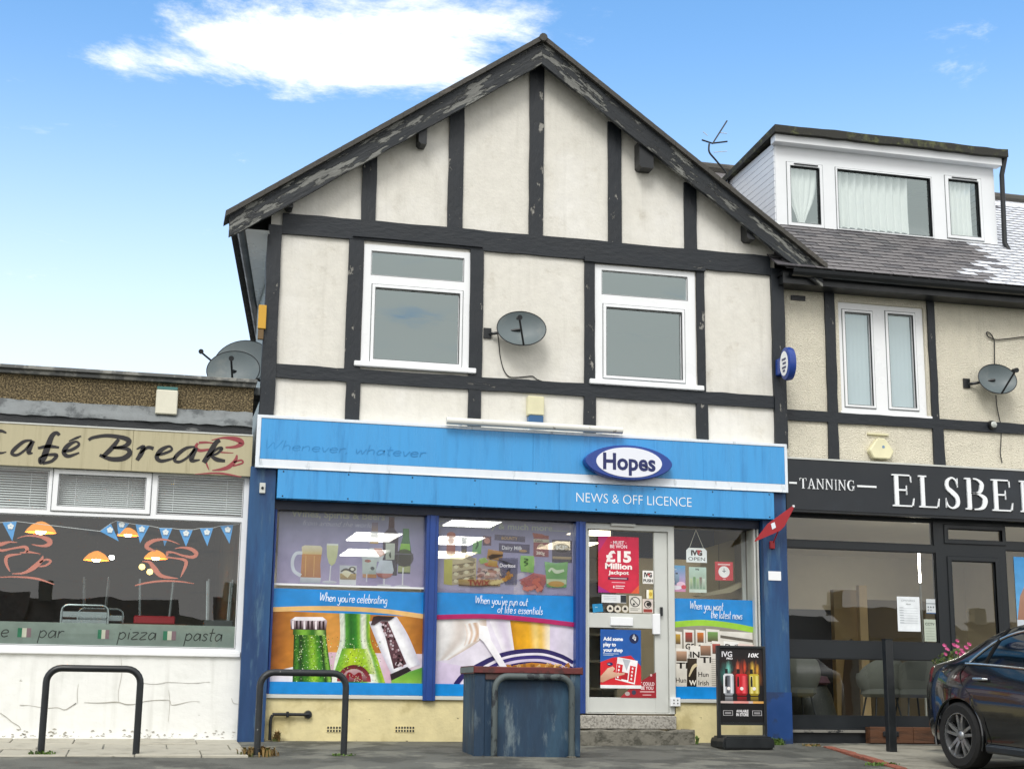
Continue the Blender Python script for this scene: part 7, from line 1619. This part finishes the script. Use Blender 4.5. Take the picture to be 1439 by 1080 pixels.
tag(p.build('frosted_band', PRINT('frosted_film', 0.6, 0.12)), 'frosted strip along the cafe window foot reading pizza and pasta with small flags', 'window film')
# lamps
m_shade = M('amber_lamp_shade', (1.0, 0.36, 0.05), 0.4, var=0.0, emit=0.8); m_bulb = M('warm_bulb', (1.0, 0.78, 0.35), 0.4, var=0.0, emit=22.0)
def pendant(label, c, y, r):
    t = thing('pendant_lamp', label, 'lamp', (c[0], y, c[1]), 0, 'pendant lamps in the cafe')
    part('shade', B().lathe([(r, -r * .28), (r * .92, -r * .10), (r * .62, r * .22), (r * .25, r * .42), (r * .1, r * .46)], (c[0], y, c[1]), 24), m_shade, t, smooth=True)
    part('bulb', B().lathe([(0, -r * .42), (r * .26, -r * .36), (r * .36, -r * .2), (r * .2, 0)], (c[0], y, c[1]), 14), m_bulb, t, smooth=True)
    part('flex', B().tube([(c[0], y, c[1] + r * .4), (c[0], y, 3.2)], .006, 5), m_black, t)
pendant('lit amber pendant lamp nearest the left edge of the cafe window', (-1.235,2.407), 2.0, .175)
pendant('lit amber pendant lamp hanging right of the left cup decal', (-0.632,2.225), 3.5, .16)
pendant('lit amber pendant lamp behind the overlapping pennants', (-0.253,2.498), 3.0, .135)
pendant('lit amber pendant lamp behind the middle cup decal', (0.107,2.268), 3.5, .15)
for k, q in enumerate(((-0.059,2.14), (0.045,2.078))): tag(part('bulb', B().lathe([(0, -.042), (.034, -.026), (.042, 0), (.03, .03), (0, .042)], (q[0], 3.8, q[1]), 14), M('bare_bulb', (1.0, 0.72, 0.22), 0.4, var=0.0, emit=2.2), smooth=True), ['upper bare yellow bulb of the pair inside the cafe', 'lower bare yellow bulb of the pair inside the cafe'][k], 'light bulb')
q = (-0.465,2.308); tag(part('spotlight', B().lathe([(0, -.03), (.03, -.02), (.035, 0.02), (0, .03)], (q[0], 4.5, q[1]), 12), M('white_spot', (1, 1, .95), 0.4, var=0, emit=14.0), smooth=True), 'small bright white spotlight deep inside the cafe', 'light')
# stacked aluminium chairs
m_ctube = M('chair_aluminium', '#a9b4b5', 0.3, metal=0.7, var=0.05)
def alu_chair(label, x, y, z):
    t = thing('aluminium_chair', label, 'chair', (x, y, z), 0, 'stacked aluminium chairs in the cafe'); w_ = .245
    hp = [(x - w_, y + .45, z), (x - w_, y, z + .45), (x - w_, y, z + .72)] + [(x - w_ + .07 - .07 * math.cos(a), y, z + .73 + .07 * math.sin(a)) for a in (rad(30), rad(60), rad(90))]
    hp += [(2 * x - q[0], q[1], q[2]) for q in reversed(hp)]
    part('frame', B().tube(hp, .013, 8), m_ctube, t, smooth=True)
    part('seat', B().box(x - w_ + .02, x + w_ - .02, y + .02, y + .43, z + .43, z + .45), m_ctube, t, bevel=.005)
    for k in range(2): part('back_slat', B().box(x - w_ + .013, x + w_ - .013, y - .006, y + .006, z + .58 + k * .09, z + .64 + k * .09), m_ctube, t)
    for sx__ in (-1, 1): part('leg', B().tube([(x + sx__ * w_, y, z + .45), (x + sx__ * w_, y - .03, z)], .013, 8), m_ctube, t, smooth=True)
cc = (-0.621,1.454)
for k in range(3): alu_chair(['topmost of the stacked aluminium chairs in the cafe', 'second of the stacked aluminium chairs in the cafe', 'third of the stacked aluminium chairs in the cafe'][k], cc[0], .7 + k * .02, cc[1] - .80 - k * .085)
c2 = (-0.467,1.446); alu_chair('aluminium chair half hidden behind the cafe stack', c2[0], 1.2, c2[1] - .80)
def upturned(label, x, y, zs, ze, col, w_=.2):
    t = thing('upturned_chair', label, 'chair', (x, y, zs), 0, 'chairs upturned on the cafe tables')
    part('seat', B().box(x - w_, x + w_, y - .2, y + .2, zs - .09, zs), M('seat_' + col[1:], col, 0.5), t, bevel=.012)
    for sx__ in (-1, 1):
        for sy__ in (-1, 1): part('leg', B().tube([(x + sx__ * w_ * .72, y + sy__ * .15, zs), (x + sx__ * w_ * .82, y + sy__ * .19, ze)], .014, 8), m_ctube, t, smooth=True)
    part('back', B().box(x - w_, x + w_, y + .19, y + .21, zs - .42, zs - .12), M('seat_' + col[1:], col, 0.5), t, bevel=.008)
    tb = thing('cafe_table', 'cafe table under the ' + label.split(' in the')[0], 'table', (x, y, .1), 0, 'cafe tables')
    part('top', B().box(x - .35, x + .35, y - .35, y + .35, zs - .13, zs - .095), M('table_top', '#6b4a30', 0.5), tb); part('column', B().tube([(x, y, .1), (x, y, zs - .13)], .03, 10), m_black, tb); part('foot', B().lathe([(.25, 0), (.25, .015), (.03, .04)], (x, y, .1), 20), m_black, tb)
a = (0.12,1.368); e = (0.096,1.774); upturned('red-seated upturned chair in the cafe window', a[0], 1.1, a[1], e[1], '#b3222c', .225)
a = (0.814,1.328); e = (0.79,1.781); upturned('grey upturned chair near the right cafe window frame', a[0], .9, a[1], e[1], '#4c5352', .16)
a = (-0.562,1.486); e = (-0.586,1.844); upturned('brown upturned chair behind the stacked aluminium ones', a[0], 2.0, a[1], e[1], '#5a4632', .17)

# ---------------------------------------------------------------- salon inside, curtains
m_net = M('net_curtain', '#efeeec', 0.8, var=0.05)
def curtain(label, x0, x1, z0, z1, y, folds, amp=.02, tie=None, name='curtain', group='dormer curtains'):
    b = B(); n = folds * 8; rows = 10
    for j in range(rows + 1):
        v = j / rows
        for k in range(n + 1):
            u = k / n; x = x0 + (x1 - x0) * u
            if tie is not None:
                pin = max(0, 1 - abs(v - tie[1]) / .9) ** 1.5; cx = x0 + (x1 - x0) * tie[0]; x = cx + (x - cx) * (1 - .85 * pin * min(1, v * 1.3))
            b.v.append((x, y + amp * math.sin(u * folds * 6.283 + .6 * math.sin(v * 3)), z1 + (z0 - z1) * v))
    for j in range(rows):
        for k in range(n): b.f.append((j * (n + 1) + k, j * (n + 1) + k + 1, (j + 1) * (n + 1) + k + 1, (j + 1) * (n + 1) + k))
    return tag(part(name, b, m_net, smooth='all'), label, 'curtain', group)
d0, d1, d2 = (7.999,8.415,6.712,7.5), (8.683,10.061,6.691,7.519), (10.345,10.798,6.747,7.544)
curtain('net curtain gathered at the foot in the left dormer window', d0[0] - .02, d0[1], d0[2], d0[3], 1.08, 5, .012, (.45, 1.0))
curtain('long net curtain at the left of the wide dormer window', d1[0], d1[0] + .80 * (d1[1] - d1[0]), d1[2], d1[3], 1.11, 10, .03)
curtain('net curtain in the right dormer window', d2[0] + .02, d2[0] + .85 * (d2[1] - d2[0]), d2[2], d2[3], 1.08, 5, .02)
for k, g in enumerate((lg, rg)):
    t = thing('vertical_blind', ['vertical blind behind the left sash above the salon', 'vertical blind behind the right sash above the salon'][k], 'blind', (g[0], .3, g[2]), 0, 'vertical blinds above the salon'); n = 6
    for q in range(n):
        x = g[0] + .01 + q * (g[1] - g[0]) / n; part('vane', B().poly([(x, .26, g[2] - .05), (x + .06, .20, g[2] - .05), (x + .06, .20, g[3] + .05), (x, .26, g[3] + .05)]), M('blind_fabric', '#c9d4de', 0.8, var=0.04), t)
# salon: partition with an arched opening, strip lights, tub chairs
sx0_, sx1_ = NX0 + .05, 9.3
pa = B(); yq = 2.2
part('partition', B().box((9.017,1.787)[0], (9.417,1.798)[0], yq, yq + .1, .15, 2.0), M('tan_partition', '#a08658', 0.8), sr_)
ar = [(9.062,1.316)[0], (9.439,1.323)[0]]
part('arch', B().prism([(ar[0] + (ar[1] - ar[0]) * k / 12, .2 + 1.15 * math.sin(math.pi * k / 12) ** .6) for k in range(13)], yq - .01, yq - .005), M('arch_dark', '#4a3d2c', 0.9), sr_)
part('pale_column', B().box((9.292,1.783)[0], (9.407,1.786)[0], 2.0, 2.08, .15, 2.05), M('pale_wood', '#c6aa7c', 0.7), sr_)
part('dark_unit', B().box(NX0 + .05, (9.201,1.717)[0], 2.6, 3.0, .15, 1.75), M('dark_unit', '#1f2426', 0.6), sr_)
part('screen_wall', B().box((10.045,1.87)[0], (10.948,1.893)[0], 3.2, 3.3, .15, 1.95), M('brown_screen', '#6f6149', 0.8), sr_)
for k, (p0, p1, y) in enumerate((((9.568,4.812), (9.74,4.747), 0), ((11.033,4.968), (11.579,4.882), 0))):
    t = thing('strip_light', ['short strip light at the salon ceiling beside the blue pilaster', 'strip light at the middle of the salon ceiling'][k], 'ceiling light', (p0[0], p0[1], 2.86), 0, 'strip lights in the salon')
    part('tube', B().box(p0[0], p1[0], p0[1] - .06, p0[1] + .06, 2.84, 2.86), M('strip_tube', (1, .93, .78), 0.5, var=0, emit=26.0), t); part('holder', B().box(p0[0] - .03, p1[0] + .03, p0[1] - .08, p0[1] + .08, 2.86, 2.885), m_upvc, t)
q = (9.98,9.994,2.079,2.513); t = thing('vertical_tube_light', 'slim upright glowing tube behind the salon glass', 'lamp', (q[0], 1.6, q[2])); part('tube', B().box(q[0], q[1], 1.6, 1.63, q[2], q[3]), M('strip_tube', (1, .93, .78)), t); part('stand', B().box(q[0], q[1], 1.6, 1.63, .15, q[2]), m_alu, t)
m_tub = M('grey_upholstery', '#6d6f68', 0.8, var=0.1)
def tub(label, x, y, z, s_=1.0):
    t = thing('tub_chair', label, 'chair', (x, y, z), 0, 'tub chairs in the salon window'); b = B(); n = 20
    for j in range(7):
        v = j / 6
        for k in range(n + 1):
            a = rad(-20 + 220 * k / n); r = (.20 + .07 * math.sin(v * 2.2)) * s_; b.v.append((x + r * math.cos(a) * 1.15, y - r * math.sin(a), z + (.46 + .42 * v * (0.55 + .45 * math.sin(max(0, min(math.pi, a))))) * s_))
    for j in range(6):
        for k in range(n): b.f.append((j * (n + 1) + k, j * (n + 1) + k + 1, (j + 1) * (n + 1) + k + 1, (j + 1) * (n + 1) + k))
    part('back_shell', b, m_tub, t, smooth='all'); part('cushion', B().lathe([(0, .40), (.2, .40), (.25, .44), (.24, .50), (0, .52)], (x, y, z), 24), m_tub, t, smooth=True)
    for sx__ in (-1, 1):
        for sy__ in (-1, 1): part('leg', B().tube([(x + sx__ * .13, y + sy__ * .13, z + .42), (x + sx__ * .2, y + sy__ * .2, z)], .012, 8), m_black, t, smooth=True)
c = (9.356,0.838); tub('grey tub chair in the salon window right of the black post', c[0], .8, .18)
c = (8.97,0.834); tub('grey tub chair in the salon window behind the black post', c[0], .9, .18)
c = (7.779,0.815); tub('grey tub chair in the salon window beside the blue pilaster', c[0], .8, .18)
c = (8.221,0.739); t = thing('beaded_stool', 'dark beaded pouffe with a plum top beside the left tub chair', 'stool', (c[0], 1.3, .15)); part('skirt', B().lathe([(.34, 0), (.31, .2), (.25, .45), (.18, .58)], (c[0], 1.3, .15), 24), M('beaded_cloth', '#2a2c28', 0.5, col2='#5a5a50', scale=60, thr=(.6, .65), var=.2), t, smooth=True); part('cushion', B().lathe([(.18, .57), (.24, .60), (.2, .68), (0, .70)], (c[0], 1.3, .15), 24), M('plum_cloth', '#4c2f3a', 0.7), t, smooth=True)
c = (9.347,0.382); tag(part('blue_bowl', B().lathe([(0, .0), (.15, .0), (.19, .08), (.17, .08), (.14, .02)], (c[0], .6, .2), 20), M('bright_blue_plastic', '#2b3fd0', 0.4), smooth=True), 'bright blue bowl on the salon floor beneath a tub chair', 'bowl')
# notices on the salon glass
yn = 0.118
p = sheet('opening_hours_notice', 'white opening hours sheet on the salon window', (8.816,9.118,1.359,1.773), yn, '#e6ebef', 'notice'); p.text('OPENING', .5, .14, .06, '#5a6068', -.01, 'c', shear=.2, width=.6); p.text('Hours', .5, .235, .045, '#3a3e44', .01, 'c', shear=.4)
for k in range(7): p.rect(.1, .33 + k * .072, .9, .336 + k * .072, '#9aa2aa'); p.rect(.1, .31 + k * .072, .28, .325 + k * .072, '#b4bac0')
done(p)
p = sheet('stickers_notice', 'small pale notice with rows of symbols above the CCTV sign', (9.205,9.33,1.577,1.753), yn, '#c9cfd2', 'notice'); [p.ell(.22 + k * .28, .55, .07, .06, '#4a5056') for k in range(3)]; [p.ell(.22 + k * .28, .75, .07, .06, '#8a9096') for k in range(2)]; p.rect(0, .28, 1, .34, '#7a8288'); p.rect(0, .93, 1, 1, '#3f5f8c'); done(p)
p = sheet('cctv_notice', 'pale green notice headed CCTV at the salon window edge', (9.164,9.322,1.245,1.509), yn, '#b3bdae', 'notice'); p.text('CCTV', .5, .27, .12, '#3c423c', .02, 'c', width=.8); [p.rect(.12, .4 + k * .12, .88, .42 + k * .12, '#8f998c') for k in range(5)]; done(p)
p = sheet('tanning_poster', 'tall poster of a bronzed arm against blue on the far salon window', ((10.439,2.304)[0], (10.439,2.304)[0] + .6, (10.425,1.232)[1], (10.498,2.306)[1]), yn, '#3f8ecb', col2='#6fb0dd'); p.poly([(0, .75), (.1, .45), (.25, .3), (.6, .1), (1, .2), (1, .85), (0, .9)], '#b98d78', '#8d6450'); p.rect(0, .72, 1, 1, '#c9d2dc', '#dfe4ea'); done(p)

# ---------------------------------------------------------------- litter and grit on the ground
random.seed(19); b = B()
for k in range(170):
    x, y = random.uniform(-1.5, 7.0), random.uniform(-3.4, -0.05); z = gz(y) + .014 + (.02 if x < 1.03 and y > -1.86 else 0); r = random.uniform(.004, .014) * (1.6 if random.random() < .08 else 1); a0 = random.uniform(0, 6)
    b.poly([(x + r * math.cos(a0 + q * 1.26) * random.uniform(.6, 1.2), y + r * math.sin(a0 + q * 1.26) * random.uniform(.6, 1.2), z) for q in range(5)])
o = part('litter', b, M('pale_grit', '#a8a69c', 0.8, col2='#55534a', scale=30, thr=(.45, .55))); o['kind'] = 'stuff'; o['label'] = 'scattered pale grit and scraps on the tarmac'
